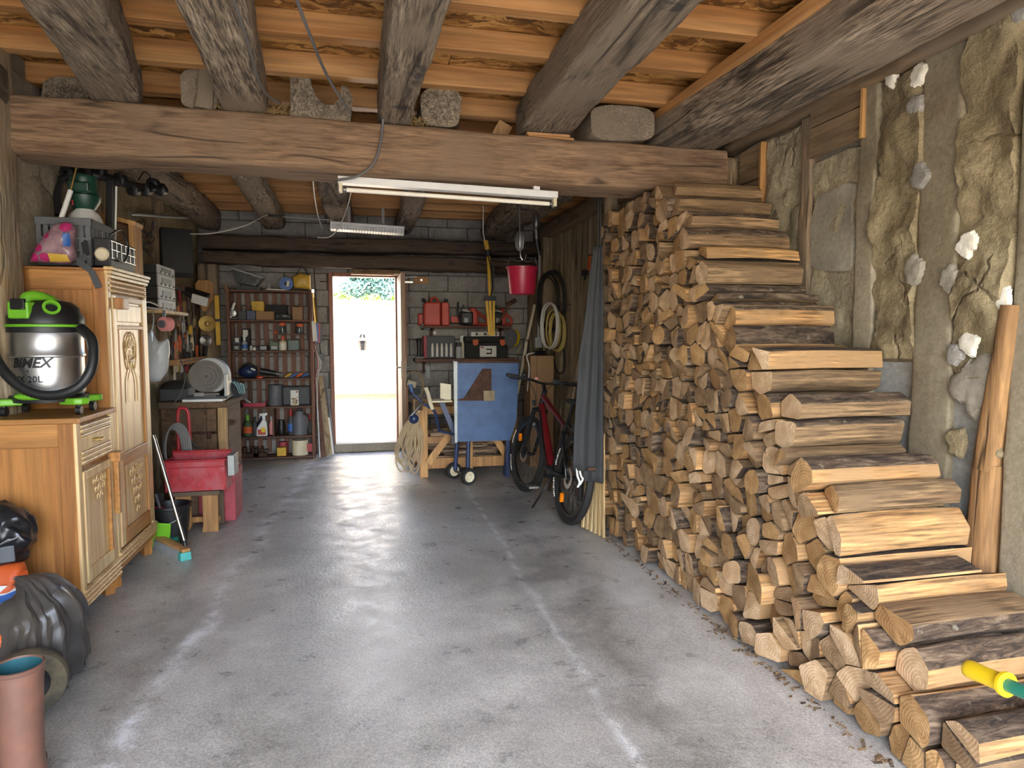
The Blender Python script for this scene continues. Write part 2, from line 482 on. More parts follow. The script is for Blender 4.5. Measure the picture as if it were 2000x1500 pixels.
M['flint'] = plaster('blue grey stone', (150, 145, 136), (128, 123, 116), (164, 158, 148), 8, 0.5, fibres=False)
M['limewall'] = plaster('dirty lime wall', (160, 148, 126), (124, 112, 96), (178, 168, 148), 2.2, 0.8)
M['block'] = plaster('concrete block', (150, 146, 139), (130, 126, 120), (162, 157, 150), 5, 0.5, fibres=False)
M['joint'] = plaster('mortar joint', (84, 82, 78), (72, 70, 66), (94, 92, 88), 5, 0.3, fibres=False)
M['render'] = plaster('cream render', (238, 228, 206), (232, 220, 196), (242, 232, 212), 2, 0.1, fibres=False)
M['gravel'] = plaster('pale gravel', (160, 146, 120), (116, 104, 82), (196, 182, 156), 30, 0.8, fibres=False)
M['yard'] = plaster('pale yard', (122, 118, 112), (104, 99, 92), (134, 130, 124), 6, 0.3, fibres=False)

# logs
def endgrain(name, c1, c2, c3):
    m, nt, b = _mk(name)
    v = coords(nt, (0.3, 1, 1), rand=True)
    v0 = coords(nt, (0, 1, 1))
    w = nd(nt, 'ShaderNodeTexWave', wave_type='RINGS', rings_direction='X', Scale=26.0, Distortion=2.5, Detail=2.0)
    w.inputs['Detail Scale'].default_value = 1.2
    off = nd(nt, 'ShaderNodeVectorMath', operation='ADD'); nt.links.new(v0, off.inputs[0])
    oi = nd(nt, 'ShaderNodeObjectInfo'); cx = nd(nt, 'ShaderNodeCombineXYZ')
    mr = nd(nt, 'ShaderNodeMapRange'); mr.inputs['To Min'].default_value = -0.06; mr.inputs['To Max'].default_value = 0.06
    nt.links.new(oi.outputs['Random'], mr.inputs['Value'])
    nt.links.new(mr.outputs[0], cx.inputs[1]); nt.links.new(mr.outputs[0], cx.inputs[2])
    nt.links.new(cx.outputs[0], off.inputs[1]); nt.links.new(off.outputs[0], w.inputs['Vector'])
    n = fnoise(nt, v, 16, 6, 0.65)
    col = ramp(nt, n, [(0.38, lin(c2)), (0.62, lin(c1))])
    col = mixc(nt, 0.22, col, ramp(nt, w.outputs[0], [(0.2, (90, 80, 70)), (0.8, (190, 185, 180))]), 'OVERLAY')
    hs = fnoise(nt, v, 3.5, 2); col = mixc(nt, ramp(nt, hs, [(0.5, (0, 0, 0, 1)), (0.66, (0.6, 0.6, 0.6, 1))]), col, lin(c3))
    col = vary(nt, col, 0.13)
    nt.links.new(col, b.inputs['Base Color']); b.inputs['Roughness'].default_value = 0.85
    bump(nt, b, mixc(nt, 0.5, n, w.outputs[0]), 0.35, 0.004)
    return m
M['end_pale'] = endgrain('pale cut end', (206, 178, 142), (176, 144, 106), (156, 118, 78))
M['end_gold'] = endgrain('golden cut end', (190, 152, 102), (154, 116, 70), (132, 94, 54))
M['end_brown'] = endgrain('brown cut end', (160, 132, 98), (128, 100, 70), (112, 84, 56))
M['split'] = wood('split oak', (192, 150, 98), (138, 98, 56), 'x', (158, 124, 84), freq=16, stretch=0.05, bmp=0.9, rough=0.85, var=0.18, big=4, fine_amt=0.6, bd=0.014)
M['split_dull'] = wood('weathered split oak', (150, 122, 86), (98, 74, 50), 'x', (122, 98, 70), freq=17, stretch=0.06, bmp=0.9, rough=0.85, var=0.18, big=4, fine_amt=0.6, bd=0.014)
def bark():
    m, nt, b = _mk('oak bark')
    v = coords(nt, (0.22, 1, 1), rand=True)
    a = fnoise(nt, v, 30, 7, 0.75, 0.6); v2 = coords(nt, (1, 1, 1), rand=True)
    col = ramp(nt, a, [(0.38, (40, 31, 24)), (0.5, (88, 71, 55)), (0.62, (134, 114, 92))])
    l = fnoise(nt, v2, 14, 4, 0.6)
    col = mixc(nt, ramp(nt, l, [(0.64, (0, 0, 0, 1)), (0.70, (0.55, 0.55, 0.55, 1))]), col, lin((164, 156, 136)))
    l2 = fnoise(nt, v2, 5, 3, 0.6)
    col = mixc(nt, ramp(nt, l2, [(0.55, (0, 0, 0, 1)), (0.7, (0.35, 0.35, 0.35, 1))]), col, lin((104, 78, 54)))
    col = vary(nt, col, 0.22)
    nt.links.new(col, b.inputs['Base Color']); b.inputs['Roughness'].default_value = 0.95
    bump(nt, b, a, 1.0, 0.015)
    return m
M['bark'] = bark()

# plastics, metals, cloth
M['black'] = plain('black plastic', (28, 28, 29), 0.45, var=0.3)
M['black_matte'] = plain('matt black', (38, 37, 36), 0.8, var=0.3)
M['rubber'] = plain('tyre rubber', (36, 35, 34), 0.75, var=0.25, bmp=0.3)
M['dusty_rubber'] = plain('dusty rubber', (58, 55, 50), 0.9, c2=(120, 108, 82), vs=7)
M['green'] = plain('lime plastic', (108, 174, 40), 0.4, var=0.1)
M['dgreen'] = plain('dark green plastic', (24, 62, 48), 0.4, var=0.2)
M['steel'] = plain('brushed steel', (214, 214, 214), 0.34, 1.0, var=0.08)
M['chrome'] = plain('chrome', (190, 190, 190), 0.22, 1.0, var=0.05)
M['dsteel'] = plain('dull steel', (130, 128, 124), 0.45, 0.9, var=0.2)
M['galv'] = plain('galvanised metal', (150, 152, 150), 0.5, 0.7, var=0.15)
M['rust'] = plain('rusty steel', (98, 66, 48), 0.8, 0.4, c2=(60, 46, 40), vs=14)
M['white'] = plain('white enamel', (224, 224, 220), 0.4, var=0.06)
M['white_pl'] = plain('white plastic', (222, 222, 216), 0.45, var=0.08)
M['tank'] = plain('milky tank', (206, 208, 204), 0.35, var=0.08)
M['tube'] = plain('lamp tube', (238, 232, 214), 0.3, var=0.03)
M['cream'] = plain('cream plastic', (214, 202, 170), 0.5, var=0.1)
M['red'] = plain('scuffed red paint', (170, 30, 40), 0.45, c2=(144, 26, 34), vs=20)
M['red_scuff'] = wood('scuffed red enamel', (172, 32, 42), (150, 26, 36), 'z', (160, 68, 74), freq=30, stretch=0.6, bmp=0.05, rough=0.5, var=0, big=9, stain=(196, 150, 150))
M['red_dust'] = plain('dusty red metal', (166, 66, 76), 0.6, c2=(146, 48, 58), vs=12)
M['red_bucket'] = plain('raspberry plastic', (172, 34, 62), 0.35, var=0.1)
M['red_pl'] = plain('red plastic', (184, 62, 44), 0.5, var=0.15)
M['orange'] = plain('orange plastic', (206, 90, 38), 0.5, var=0.12)
M['yellow'] = plain('yellow plastic', (226, 190, 24), 0.4, var=0.06)
M['yellow_old'] = plain('old yellow', (208, 166, 48), 0.55, var=0.15)
M['tgreen'] = plain('teal green shaft', (36, 118, 96), 0.4, var=0.1)
M['teal'] = plain('teal bristles', (84, 176, 166), 0.8, var=0.2, bmp=0.5, bs=120)
M['blue'] = plain('worn blue paint', (62, 94, 136), 0.5, c2=(46, 74, 112), vs=7)
M['dblue'] = plain('dark blue paint', (36, 52, 88), 0.4, var=0.15)
M['mblue'] = plain('mid blue plastic', (46, 92, 160), 0.45, var=0.15)
M['gray'] = plain('grey plastic', (96, 98, 102), 0.55, var=0.15)
M['lgray'] = plain('light grey', (164, 164, 162), 0.5, var=0.1)
M['dgray'] = plain('dark grey plastic', (62, 63, 66), 0.6, var=0.15)
M['stone_gray'] = plain('abrasive disc', (112, 106, 98), 0.85, var=0.12, bmp=0.3)
M['tarp'] = plain('grey canvas', (56, 57, 58), 0.85, var=0.14, vs=4, bmp=0.15, bs=200)
M['bag_black'] = plain('black bin liner', (30, 30, 33), 0.28, var=0.3, vs=5, bmp=0.3, bs=16)
M['bag_dusty'] = plain('dusty bin liner', (50, 49, 51), 0.38, c2=(88, 80, 70), vs=2.6, bmp=0.25, bs=18)
M['bag_clear'] = plain('thin clear plastic', (196, 200, 200), 0.25, var=0.06, vs=5, bmp=0.4, bs=14, alpha=0.62)
M['card'] = plain('brown cardboard', (150, 116, 82), 0.85, var=0.08)
M['rope'] = plain('pale rope', (182, 160, 126), 0.9, var=0.2, bmp=0.6, bs=150)
M['cable'] = plain('grey cable', (108, 106, 104), 0.6, var=0.1)
M['cable_w'] = plain('white cable', (206, 202, 192), 0.5, var=0.1)
M['hose_y'] = plain('yellowed hose', (190, 170, 96), 0.5, var=0.15)
M['hose_d'] = plain('dark hose', (54, 52, 42), 0.5, var=0.2)
M['boot'] = plain('mud brown rubber', (122, 82, 65), 0.5, c2=(92, 66, 55), vs=6)
M['boot_in'] = plain('teal boot lining', (30, 86, 92), 0.7, var=0.15)
M['pink'] = plain('pink tape', (226, 150, 144), 0.45, var=0.06)
M['magenta'] = plain('magenta print', (176, 44, 104), 0.4, var=0.08)
M['film'] = plain('clear printed film', (166, 136, 142), 0.22, c2=(112, 80, 88), vs=12, bmp=0.3, bs=24)
M['gold'] = plain('gold print', (206, 168, 66), 0.4, var=0.1)
M['brass'] = plain('old brass', (178, 148, 84), 0.4, 0.8, var=0.2)
M['bluebag'] = plain('blue print', (44, 96, 168), 0.45, var=0.1)
M['olive'] = plain('olive green', (66, 88, 60), 0.5, var=0.2)
M['red_bike'] = plain('red frame', (104, 20, 26), 0.3, coat=0.5, var=0.1)
M['frame_blk'] = plain('black frame', (24, 24, 25), 0.35, coat=0.3, var=0.1)
M['amber'] = plain('amber reflector', (236, 130, 20), 0.2, var=0.1)
M['label_w'] = plain('white label', (216, 212, 200), 0.6, var=0.05)
M['straw'] = plain('straw', (150, 124, 78), 0.9, var=0.3)
M['leaf1'] = plain('hedge leaf', (128, 150, 52), 0.6, c2=(86, 112, 34), vs=6)
M['leaf2'] = plain('conifer leaf', (104, 134, 124), 0.7, c2=(74, 106, 100), vs=3)
M['flower'] = plain('violet flowers', (190, 70, 190), 0.6, c2=(140, 44, 160), vs=9)
M['trunk'] = plain('tree bark', (92, 76, 60), 0.9, var=0.2)
M['cloth_dark'] = plain('dark cloth', (50, 50, 52), 0.9, var=0.2)
M['cloth_teal'] = plain('pale teal stripe', (130, 168, 172), 0.9, var=0.1)
def glass_mat():
    m, nt, b = _mk('clear glass')
    b.inputs['Base Color'].default_value = (0.9, 0.95, 0.93, 1); b.inputs['Roughness'].default_value = 0.05
    b.inputs['Transmission Weight'].default_value = 0.9
    return m
M['glass'] = glass_mat()
# ------------------------------------------------------------------ the room
XL, XR, YB = -1.85, 2.55, 8.75
fl = MB()
nx, ny = 23, 45
vs = [(XL - 0.3 + (XR - XL + 0.6) * i / nx, -1.3 + 10.25 * j / ny, 0.004 * noise.noise(Vector((i * 0.4, j * 0.4, 0)))-0.002) for j in range(ny + 1) for i in range(nx + 1)]
fl.add(vs, [(j * (nx + 1) + i, j * (nx + 1) + i + 1, (j + 1) * (nx + 1) + i + 1, (j + 1) * (nx + 1) + i) for j in range(ny) for i in range(nx)], 0, True)
floor = structure(fl.build('floor', M['concrete'], org=(0, 4, 0)))

def timber(p0, p1, w0, h0, w1=None, h1=None, seed=0, amp=0.012, seg=None, up=(0, 0, 1), mb=None, n=16, e=0.32, wave=0.0, cap=1, mat=0, freq=3.0):
    """hewn timber: rounded section, wandering faces, broken arrises"""
    mb = mb or MB()
    p0, p1 = Vector(p0), Vector(p1)
    d = p1 - p0; L = d.length; d.normalize()
    s = d.cross(Vector(up)).normalized(); t = s.cross(d)
    w1 = w0 if w1 is None else w1; h1 = h0 if h1 is None else h1
    seg = seg or max(4, int(L / 0.07))
    vs, fs = [], []
    sd = Vector((seed * 5.1, seed * 2.7, seed * 1.9))
    for i in range(seg + 1):
        k = i / seg; c = p0 + d * (L * k)
        w, h = (w0 + (w1 - w0) * k) / 2, (h0 + (h1 - h0) * k) / 2
        c = c + (s * noise.noise(sd + Vector((k * L * 0.7, 0, 3))) + t * 0.6 * noise.noise(sd + Vector((k * L * 0.7, 5, 0)))) * wave
        for j in range(n):
            a = 2 * PI * (j + 0.5) / n
            ca, sa = math.cos(a), math.sin(a)
            q = Vector((abs(ca) ** e * (1 if ca > 0 else -1) * w, abs(sa) ** e * (1 if sa > 0 else -1) * h))
            p = c + s * q.x + t * q.y
            nn = noise.noise_vector(p * freq + sd) * amp + noise.noise_vector(p * freq * 3.3 + sd) * amp * 0.5
            vs.append(p + nn)
    for i in range(seg):
        for j in range(n):
            j2 = (j + 1) % n
            fs.append((i * n + j, i * n + j2, (i + 1) * n + j2, (i + 1) * n + j))
    mb.add(vs, fs, mat, True)
    mb.add(vs[:n], [tuple(range(n))[::-1]], cap); mb.add(vs[-n:], [tuple(range(n))], cap)
    return mb

M['oak_end'] = wood('ragged end grain', (158, 144, 122), (114, 102, 86), 'y', (134, 120, 100), freq=20, stretch=0.5, bmp=1.0, fine_amt=0.5, bd=0.03, rough=0.95)
def beam(name, label, mats, *a, **k):
    o = timber(*a, **k).build(name, mats)
    o['label'] = label; o['category'] = 'beam'; o['kind'] = 'structure'
    return o

# the cross beam and the joists lying on it
beam('oak_cross_beam', 'massive brown hewn oak cross beam spanning the whole garage above the strip light', [M['oak_x'], M['oak_end']],
     (-1.86, 4.28, 2.63), (2.43, 4.28, 2.59), 0.34, 0.31, 0.34, 0.29, seed=1, amp=0.012, e=0.22, n=24, freq=1.7)
beam('oak_beam_stub', 'short grey squared stub closing the cross beam against the wall', [M['oak_z'], M['oak_end']],
     (2.43, 4.30, 2.56), (2.60, 4.30, 2.56), 0.28, 0.30, seed=2, amp=0.006, e=0.2)
JF = [((-1.325, 4.36, 2.90), (-0.43, -1.2, 2.90), 0.25, 0.24, 0.50, 0.26, 'smooth brown round-edged oak joist nearest the wall with the cupboard'),
      ((-0.615, 4.36, 2.90), (-0.305, -1.2, 2.90), 0.24, 0.24, 0.38, 0.26, 'rough grey oak joist with a cable along its flank, above the notched stub'),
      ((0.255, 4.36, 2.89), (0.305, -1.2, 2.89), 0.19, 0.24, 0.33, 0.26, 'narrow oak joist with dark stains carrying the cable to the strip light'),
      ((1.20, 4.36, 2.89), (1.10, -1.2, 2.89), 0.34, 0.24, 0.20, 0.26, 'thick split oak joist with pale worn underside, resting on pine shims'),
      ((2.165, 4.36, 2.855), (2.216, -1.2, 2.855), 0.46, 0.24, 0.2, 0.26, 'widest streaked oak joist running along the clay wall over the woodpile')]
for i, (a, b, w0, h0, w1, h1, lab) in enumerate(JF):
    beam('oak_joist', lab, [M['oak_y'], M['oak_end']], a, b, w0, h0, w1, h1, seed=10 + i, amp=0.011, e=0.27, wave=0.03, n=32, freq=3.0)
JB = [((-0.85, 4.16, 2.88), (-0.97, 8.70, 2.89), 0.20, 0.20, 0.26, 0.2, 'oak joist of the rear bay, over the shelf unit'),
      ((0.515, 4.13, 2.875), (0.60, 8.70, 2.89), 0.25, 0.22, 0.2, 0.2, 'oak joist of the rear bay with a shaggy round end on the cross beam'),
      ((1.69, 4.10, 2.865), (1.80, 8.70, 2.87), 0.44, 0.21, 0.42, 0.26, 'broad knobbly-ended oak joist of the rear bay over the red bucket'),
      ((-1.62, 4.5, 2.87), (-1.72, 8.70, 2.88), 0.30, 0.26, 0.26, 0.24, 'oak joist of the rear bay lying against the cupboard wall')]
for i, (a, b, w0, h0, w1, h1, lab) in enumerate(JB):
    beam('oak_joist', lab, [M['oak_y'], M['oak_end']], a, b, w0, h0, w1, h1, seed=30 + i, amp=0.018, e=0.5, wave=0.04, n=24, freq=3.5)
# notched joist: its end on the cross beam is rotted to a U
nj = timber((-0.205, 4.55, 2.88), (-0.17, 8.70, 2.89), 0.30, 0.2, 0.26, 0.2, seed=41, amp=0.02, e=0.5, wave=0.03, n=20)
U = [(-0.36, 2.765), (-0.02, 2.765), (-0.015, 2.88), (-0.03, 2.955), (-0.065, 2.96), (-0.085, 2.88), (-0.12, 2.845), (-0.17, 2.85), (-0.215, 2.885),
     (-0.235, 2.93), (-0.25, 3.02), (-0.285, 3.075), (-0.325, 3.085), (-0.36, 3.04)]
k = len(U); rows = 9
vsu = []
for j in range(rows):
    y = 4.13 + 0.5 * j / (rows - 1)
    for (a, b) in U:
        p = Vector((a, y, b)); vsu.append(p + noise.noise_vector(p * 9) * 0.016 + noise.noise_vector(p * 40) * 0.008)
nj.add(vsu, [(j * k + i, j * k + (i + 1) % k, (j + 1) * k + (i + 1) % k, (j + 1) * k + i) for j in range(rows - 1) for i in range(k)], 0)
nj.add(vsu[:k], [tuple(range(k))[::-1]], 1)
o = nj.build('oak_joist', [M['oak_y'], M['oak_end']])
o['label'] = 'oak joist of the rear bay whose end is rotted to a U-shaped notch'; o['category'] = 'beam'; o['kind'] = 'structure'

# offcuts and wedges on the cross beam
def wood_block(name, label, verts_rough, mats, cat='wood block', seed=0, group=None):
    return tag(verts_rough.build(name, mats), label, cat, group)
wood_block('oak_offcut', 'upright grey oak wedge leaning on the second joist above the cross beam',
           timber((-0.83, 4.18, 2.78), (-0.80, 4.16, 3.0), 0.10, 0.10, 0.085, 0.08, seed=51, amp=0.012, up=(0, 1, 0)), [M['oak_z'], M['oak_end']])
wood_block('pine_offcut', 'short pale pine block standing against the rafters behind the grey wedge',
           MB().bb(-0.905, -0.82, 4.30, 4.38, 2.78, 3.0), M['pine_z'])
wood_block('pine_offcut', 'orange pine block standing behind the notched joist end',
           MB().bb(-0.215, -0.135, 4.62, 4.70, 2.78, 3.0), M['pine_z'])
wood_block('pine_offcut', 'pale pine board leaning behind the cross beam beside the split joist',
           MB().box((0.93, 4.6, 2.80), (0.10, 0.03, 0.34), (0.3, 0.5, 0.0)), M['pine_z'])
wood_block('pine_shim', 'two thin pine shims under the end of the split joist',
           MB().bb(1.06, 1.36, 4.14, 4.42, 2.735, 2.752).bb(1.05, 1.33, 4.13, 4.4, 2.753, 2.768), M['pine_x'], 'shim')
wood_block('pine_offcut', 'dark brown squared block between the split joist and the knobbly end',
           MB().bb(1.42, 1.50, 4.46, 4.56, 2.76, 3.0), M['oak_z'])
st = MB()
for i in range(150):
    c = Vector((R.choice([-0.72, -0.46, -0.40, 0.36]) + R.gauss(0, 0.04), 4.13 + R.random() * 0.06, 2.775 + abs(R.gauss(0, 0.02))))
    dd = Vector((R.gauss(0, 1), R.gauss(0, 0.4), R.gauss(0, 1))).normalized() * R.uniform(0.02, 0.05)
    st.bar(c - dd, c + dd, 0.003, 0.002)
tag(st.build('nest_straw', M['straw']), 'tufts of straw and dust on top of the cross beam', 'straw', kind='stuff')

# ceiling: pine rafters under strand board
ceiling = root('ceiling', (0, 4, 3.1))
for i in range(20):
    y = -0.95 + 0.5 * i
    c = -0.004 * (i % 3)
    MB().bb(XL - 0.05, XR + 0.1, y, y + 0.085, 2.985 + c, 3.10).build('rafter', M['pine_x'], ceiling, bevel=0.004, seg=1)
for i in range(2):
    for j in range(8):
        x0 = XL - 0.1 + i * 2.5 - (1.2 if j % 2 else 0); y0 = -1.2 + j * 1.25
        for xx in ([x0] if i == 0 else [x0, x0 + 2.5]):
            a, b = max(xx, XL - 0.2), min(xx + 2.495, XR + 0.2)
            if b - a > 0.05:
                MB().bb(a, b, y0, min(y0 + 1.246, 9.0), 3.101, 3.121).build('strand_board', M['osb'], ceiling)
MB().bb(1.95, 2.06, -1.2, 4.5, 2.93, 2.983).build('pine_plate', M['pine_y'], ceiling)
MB().bb(2.02, 2.14, 4.6, 8.7, 2.93, 2.983).build('pine_plate', M['pine_y'], ceiling)
structure(MB().bb(XL - 0.5, XR + 0.5, -2.2, 9.1, 3.14, 3.3).build('light_blocking_roof', M['oak_dark_x']))  # unseen slab and front eave, added to keep sky and sun out

# relief panel: a daubed field on a wall
def relief(axis, side, x, a0, a1, z0, z1, th, seed, amp=0.022, ragged=0.03, step=0.022, freq=4.0):
    na, nz = max(3, int((a1 - a0) / step)), max(3, int((z1 - z0) / step))
    sd = Vector((seed * 4.1, seed * 2.3, seed * 7.7)); vs = []
    for j in range(nz + 1):
        for i in range(na + 1):
            u, v = i / na, j / nz
            a, z = a0 + (a1 - a0) * u, z0 + (z1 - z0) * v
            edge = i in (0, na) or j in (0, nz)
            q = Vector((a, z, 0))
            h = th + amp * (noise.noise(q * freq + sd) + 0.6 * noise.noise(q * freq * 2.7 + sd) + 0.3 * noise.noise(q * 24 + sd) + 0.22 * noise.noise(q * 50 + sd))
            wv = noise.noise_vector(q * 5 + sd) * ragged
            if edge: h = -0.01
            fall = 1.0 if (i in (0, 1, na - 1, na) or j in (0, 1, nz - 1, nz)) else 0.3
            a += wv.x * fall; z += wv.y * fall
            vs.append((x + side * h, a, z) if axis == 'x' else (a, x + side * h, z))
    fs = [(j * (na + 1) + i, j * (na + 1) + i + 1, (j + 1) * (na + 1) + i + 1, (j + 1) * (na + 1) + i) for j in range(nz) for i in range(na)]
    return MB().add(vs, fs, 0, True)

def patch(x, side, y, z, r, th, seed, sz=1.0):
    """a splash of plaster with a ragged outline, lying on the wall plane x"""
    n, m = 48, 6; sd = Vector((seed * 3.3, seed, seed * 1.7)); vs = []
    for j in range(m + 1):
        for i in range(n):
            a = 2 * PI * i / n
            rr = r * (1 + 0.5 * noise.noise(Vector((math.cos(a) * 1.3, math.sin(a) * 1.3, 0)) + sd) + 0.16 * noise.noise(Vector((math.cos(a) * 5, math.sin(a) * 5, 2)) + sd))
            k = j / m; q = Vector((math.cos(a), math.sin(a), 0)) * rr * k
            h = th * (1 + 0.35 * noise.noise(q * 22 + sd)) * (1 - 0.5 * k ** 3) if j < m else -0.012
            vs.append((x + side * h, y + q.x, z + q.y * sz))
    fs = [(j * n + i, j * n + (i + 1) % n, (j + 1) * n + (i + 1) % n, (j + 1) * n + i) for j in range(m) for i in range(n)]
    return MB().add(vs, fs, 0, True)

# right wall: daub between posts in the front bay, boards in the rear bay
wall_right = structure(MB().bb(XR + 0.03, XR + 0.35, -1.3, 9.0, 0, 3.1).build('wall_right', M['mortar']))
def wr(mb, name, mat, **k): return mb.build(name, mat, wall_right, **k)
wr(relief('x', -1, XR + 0.02, 3.84, 4.97, 0.0, 2.72, 0.03, 1), 'daub_panel', M['daub_gray'])
wr(relief('x', -1, XR + 0.02, 3.46, 3.84, 0.9, 2.74, 0.035, 2, amp=0.03), 'daub_panel', M['daub_gray'])
wr(relief('x', -1, XR + 0.03, 2.98, 3.40, 0.6, 2.50, 0.03, 3), 'daub_panel', M['daub_gray'])
wr(relief('x', -1, XR + 0.03, 3.06, 3.38, 1.85, 2.30, 0.042, 31, amp=0.010, ragged=0.07), 'mortar_patch', M['mortar'])
wr(relief('x', -1, XR + 0.02, 2.60, 2.90, 1.38, 2.73, 0.05, 4, amp=0.04, ragged=0.045), 'cob_panel', M['cob'])
wr(relief('x', -1, XR + 0.03, 2.58, 2.92, 0.2, 1.42, 0.02, 5, amp=0.008), 'mortar_patch', M['cement'])
wr(relief('x', -1, XR + 0.02, 2.14, 2.42, 1.30, 2.82, 0.055, 6, amp=0.045, ragged=0.045), 'cob_panel', M['cob'])
wr(relief('x', -1, XR + 0.03, 2.12, 2.44, 0.15, 1.36, 0.025, 7, amp=0.01), 'mortar_patch', M['cement'])
wr(relief('x', -1, XR + 0.02, 1.60, 1.95, 0.15, 2.85, 0.05, 8, amp=0.04), 'cob_panel', M['cob'])
wr(relief('x', -1, XR + 0.02, -1.2, 1.60, 0.0, 2.85, 0.05, 81, amp=0.04, step=0.06), 'cob_panel', M['cob'])
def post(y0, y1, z0, z1, mat, seed, name='post', x0=XR - 0.045, **k):
    return wr(timber((XR + 0.05, (y0 + y1) / 2, z0), (XR + 0.05, (y0 + y1) / 2, z1), y1 - y0, 0.16, seed=seed, amp=k.pop('amp', 0.010), up=(1, 0, 0), e=0.16, n=20, freq=4, **k), name, [mat, M['oak_end']])
post(3.385, 3.475, 0, 2.74, M['oak_z'], 61)
post(2.88, 3.01, 0, 2.74, M['whitewash'], 62)
post(2.40, 2.62, 0, 2.75, M['whitewash'], 63)
post(1.935, 2.135, 0, 2.8, M['whitewash'], 64)
ct = timber((XR + 0.03, 2.135, 1.62), (XR + 0.03, 2.20, 0.95), 0.06, 0.2, 0.10, 0.2, seed=65, amp=0.008, up=(1, 0, 0), e=0.35)
timber((XR + 0.03, 2.20, 0.97), (XR + 0.03, 2.225, 0.0), 0.11, 0.2, 0.13, 0.2, seed=66, amp=0.006, up=(1, 0, 0), e=0.35, mb=ct)
wr(ct, 'brace', [M['oak_orange_z'], M['oak_end']])
wr(timber((XR + 0.02, -1.2, 2.87), (XR + 0.02, 4.7, 2.87), 0.2, 0.25, seed=67, amp=0.02, e=0.3), 'wall_plate', [M['board_y'], M['oak_end']])
for k, (z0, z1) in enumerate(((2.50, 2.665), (2.672, 2.86))):
    wr(MB().bb(XR - 0.035, XR - 0.01, 2.985, 3.39, z0, z1).rough(0.004, 6, k), 'plank', M['board_y'], bevel=0.002, seg=1)
wr(MB().bb(XR - 0.05, XR - 0.01, 2.965, 2.983, 2.50, 2.87), 'batten', M['pine_z'])
for k, (z0, z1) in enumerate(((2.28, 2.50), (2.507, 2.72))):
    wr(MB().bb(XR - 0.03, XR - 0.005, 3.86, 4.11, z0, z1).rough(0.004, 6, 5 + k), 'plank', M['board_y'], bevel=0.002, seg=1)
wr(MB().bb(XR - 0.05, XR - 0.005, 3.838, 3.856, 2.26, 2.72), 'batten', M['pine_z'])
for i, (px, py, rr, th, sz) in enumerate(((1888, 478, 0.05, 0.012, 1.1), (1952, 585, 0.035, 0.012, 1.4), (1888, 672, 0.045, 0.012, 1.1))):
    p = at(px, py, 'x', XR - 0.05); wr(patch(XR - 0.042, -1, p.y, p.z, rr, th, i + 1, sz), 'lime_patch', M['lime'])
for i, (px, py, rr, m) in enumerate(((1738, 150, 0.05, 'lime'), (1790, 150, 0.055, 'lime'), (1785, 205, 0.05, 'flint'), (1790, 345, 0.06, 'flint'), (1780, 525, 0.075, 'mortar'),
                                     (1850, 545, 0.06, 'mortar'), (1985, 25, 0.05, 'flint'), (1860, 690, 0.05, 'flint'), (1895, 755, 0.13, 'mortar'),
                                     (1865, 865, 0.06, 'cob'), (1925, 870, 0.07, 'cob'))):
    p = at(px, py, 'x', XR - 0.05)
    wr(patch(XR - 0.040, -1, p.y, p.z, rr * 0.8, 0.014, 20 + i, 1.25), {'lime': 'wall_stone', 'flint': 'wall_stone', 'mortar': 'mortar_patch', 'cob': 'cob_patch'}[m], M[m])
# rear bay: upright boards
XB = 2.35
wr(MB().bb(XB + 0.03, XR + 0.05, 4.96, 8.9, 0, 2.9), 'board_backing', M['oak_dark_x'])
y = 4.98; i = 0
while y < 8.74:
    w = R.uniform(0.15, 0.26); y1 = min(y + w, 8.75)
    if y1 - y > 0.04:
        d = R.uniform(-0.012, 0.012)
        b = MB()
        n = 8; vs = []
        for j in range(n + 1):
            z = 2.70 * j / n
            for (xx, yy) in ((XB + d, y + 0.004), (XB + d - 0.004, y + 0.02), (XB + d - 0.004, y1 - 0.024), (XB + d, y1 - 0.006), (XB + d + 0.028, y1 - 0.006), (XB + d + 0.028, y + 0.004)):
                p = Vector((xx, yy, z)); vs.append(p + Vector((noise.noise(p * 4) * 0.006, noise.noise(p * 5 + Vector((3, i, 1))) * 0.008, 0)))
        fs = [(j * 6 + q, j * 6 + (q + 1) % 6, (j + 1) * 6 + (q + 1) % 6, (j + 1) * 6 + q) for j in range(n) for q in range(6)]
        b.add(vs, fs); b.add(vs[:6], [(0, 1, 2, 3, 4, 5)]); b.add(vs[-6:], [(0, 1, 2, 3, 4, 5)])
        wr(b, 'plank', M['board_z'])
    y = y1; i += 1
wr(timber((XB + 0.04, 4.5, 2.80), (XB + 0.04, 8.75, 2.80), 0.18, 0.2, seed=71, amp=0.015), 'wall_plate', [M['board_y'], M['oak_end']])
wr(timber((XB - 0.07, 8.55, 0), (XB - 0.07, 8.55, 2.3), 0.17, 0.17, seed=72, amp=0.01, up=(1, 0, 0)), 'post', [M['oak_z'], M['oak_end']])
wr(timber((XB - 0.05, 8.05, 0), (XB - 0.05, 8.05, 2.7), 0.13, 0.13, seed=73, amp=0.01, up=(1, 0, 0)), 'post', [M['board_z'], M['oak_end']])

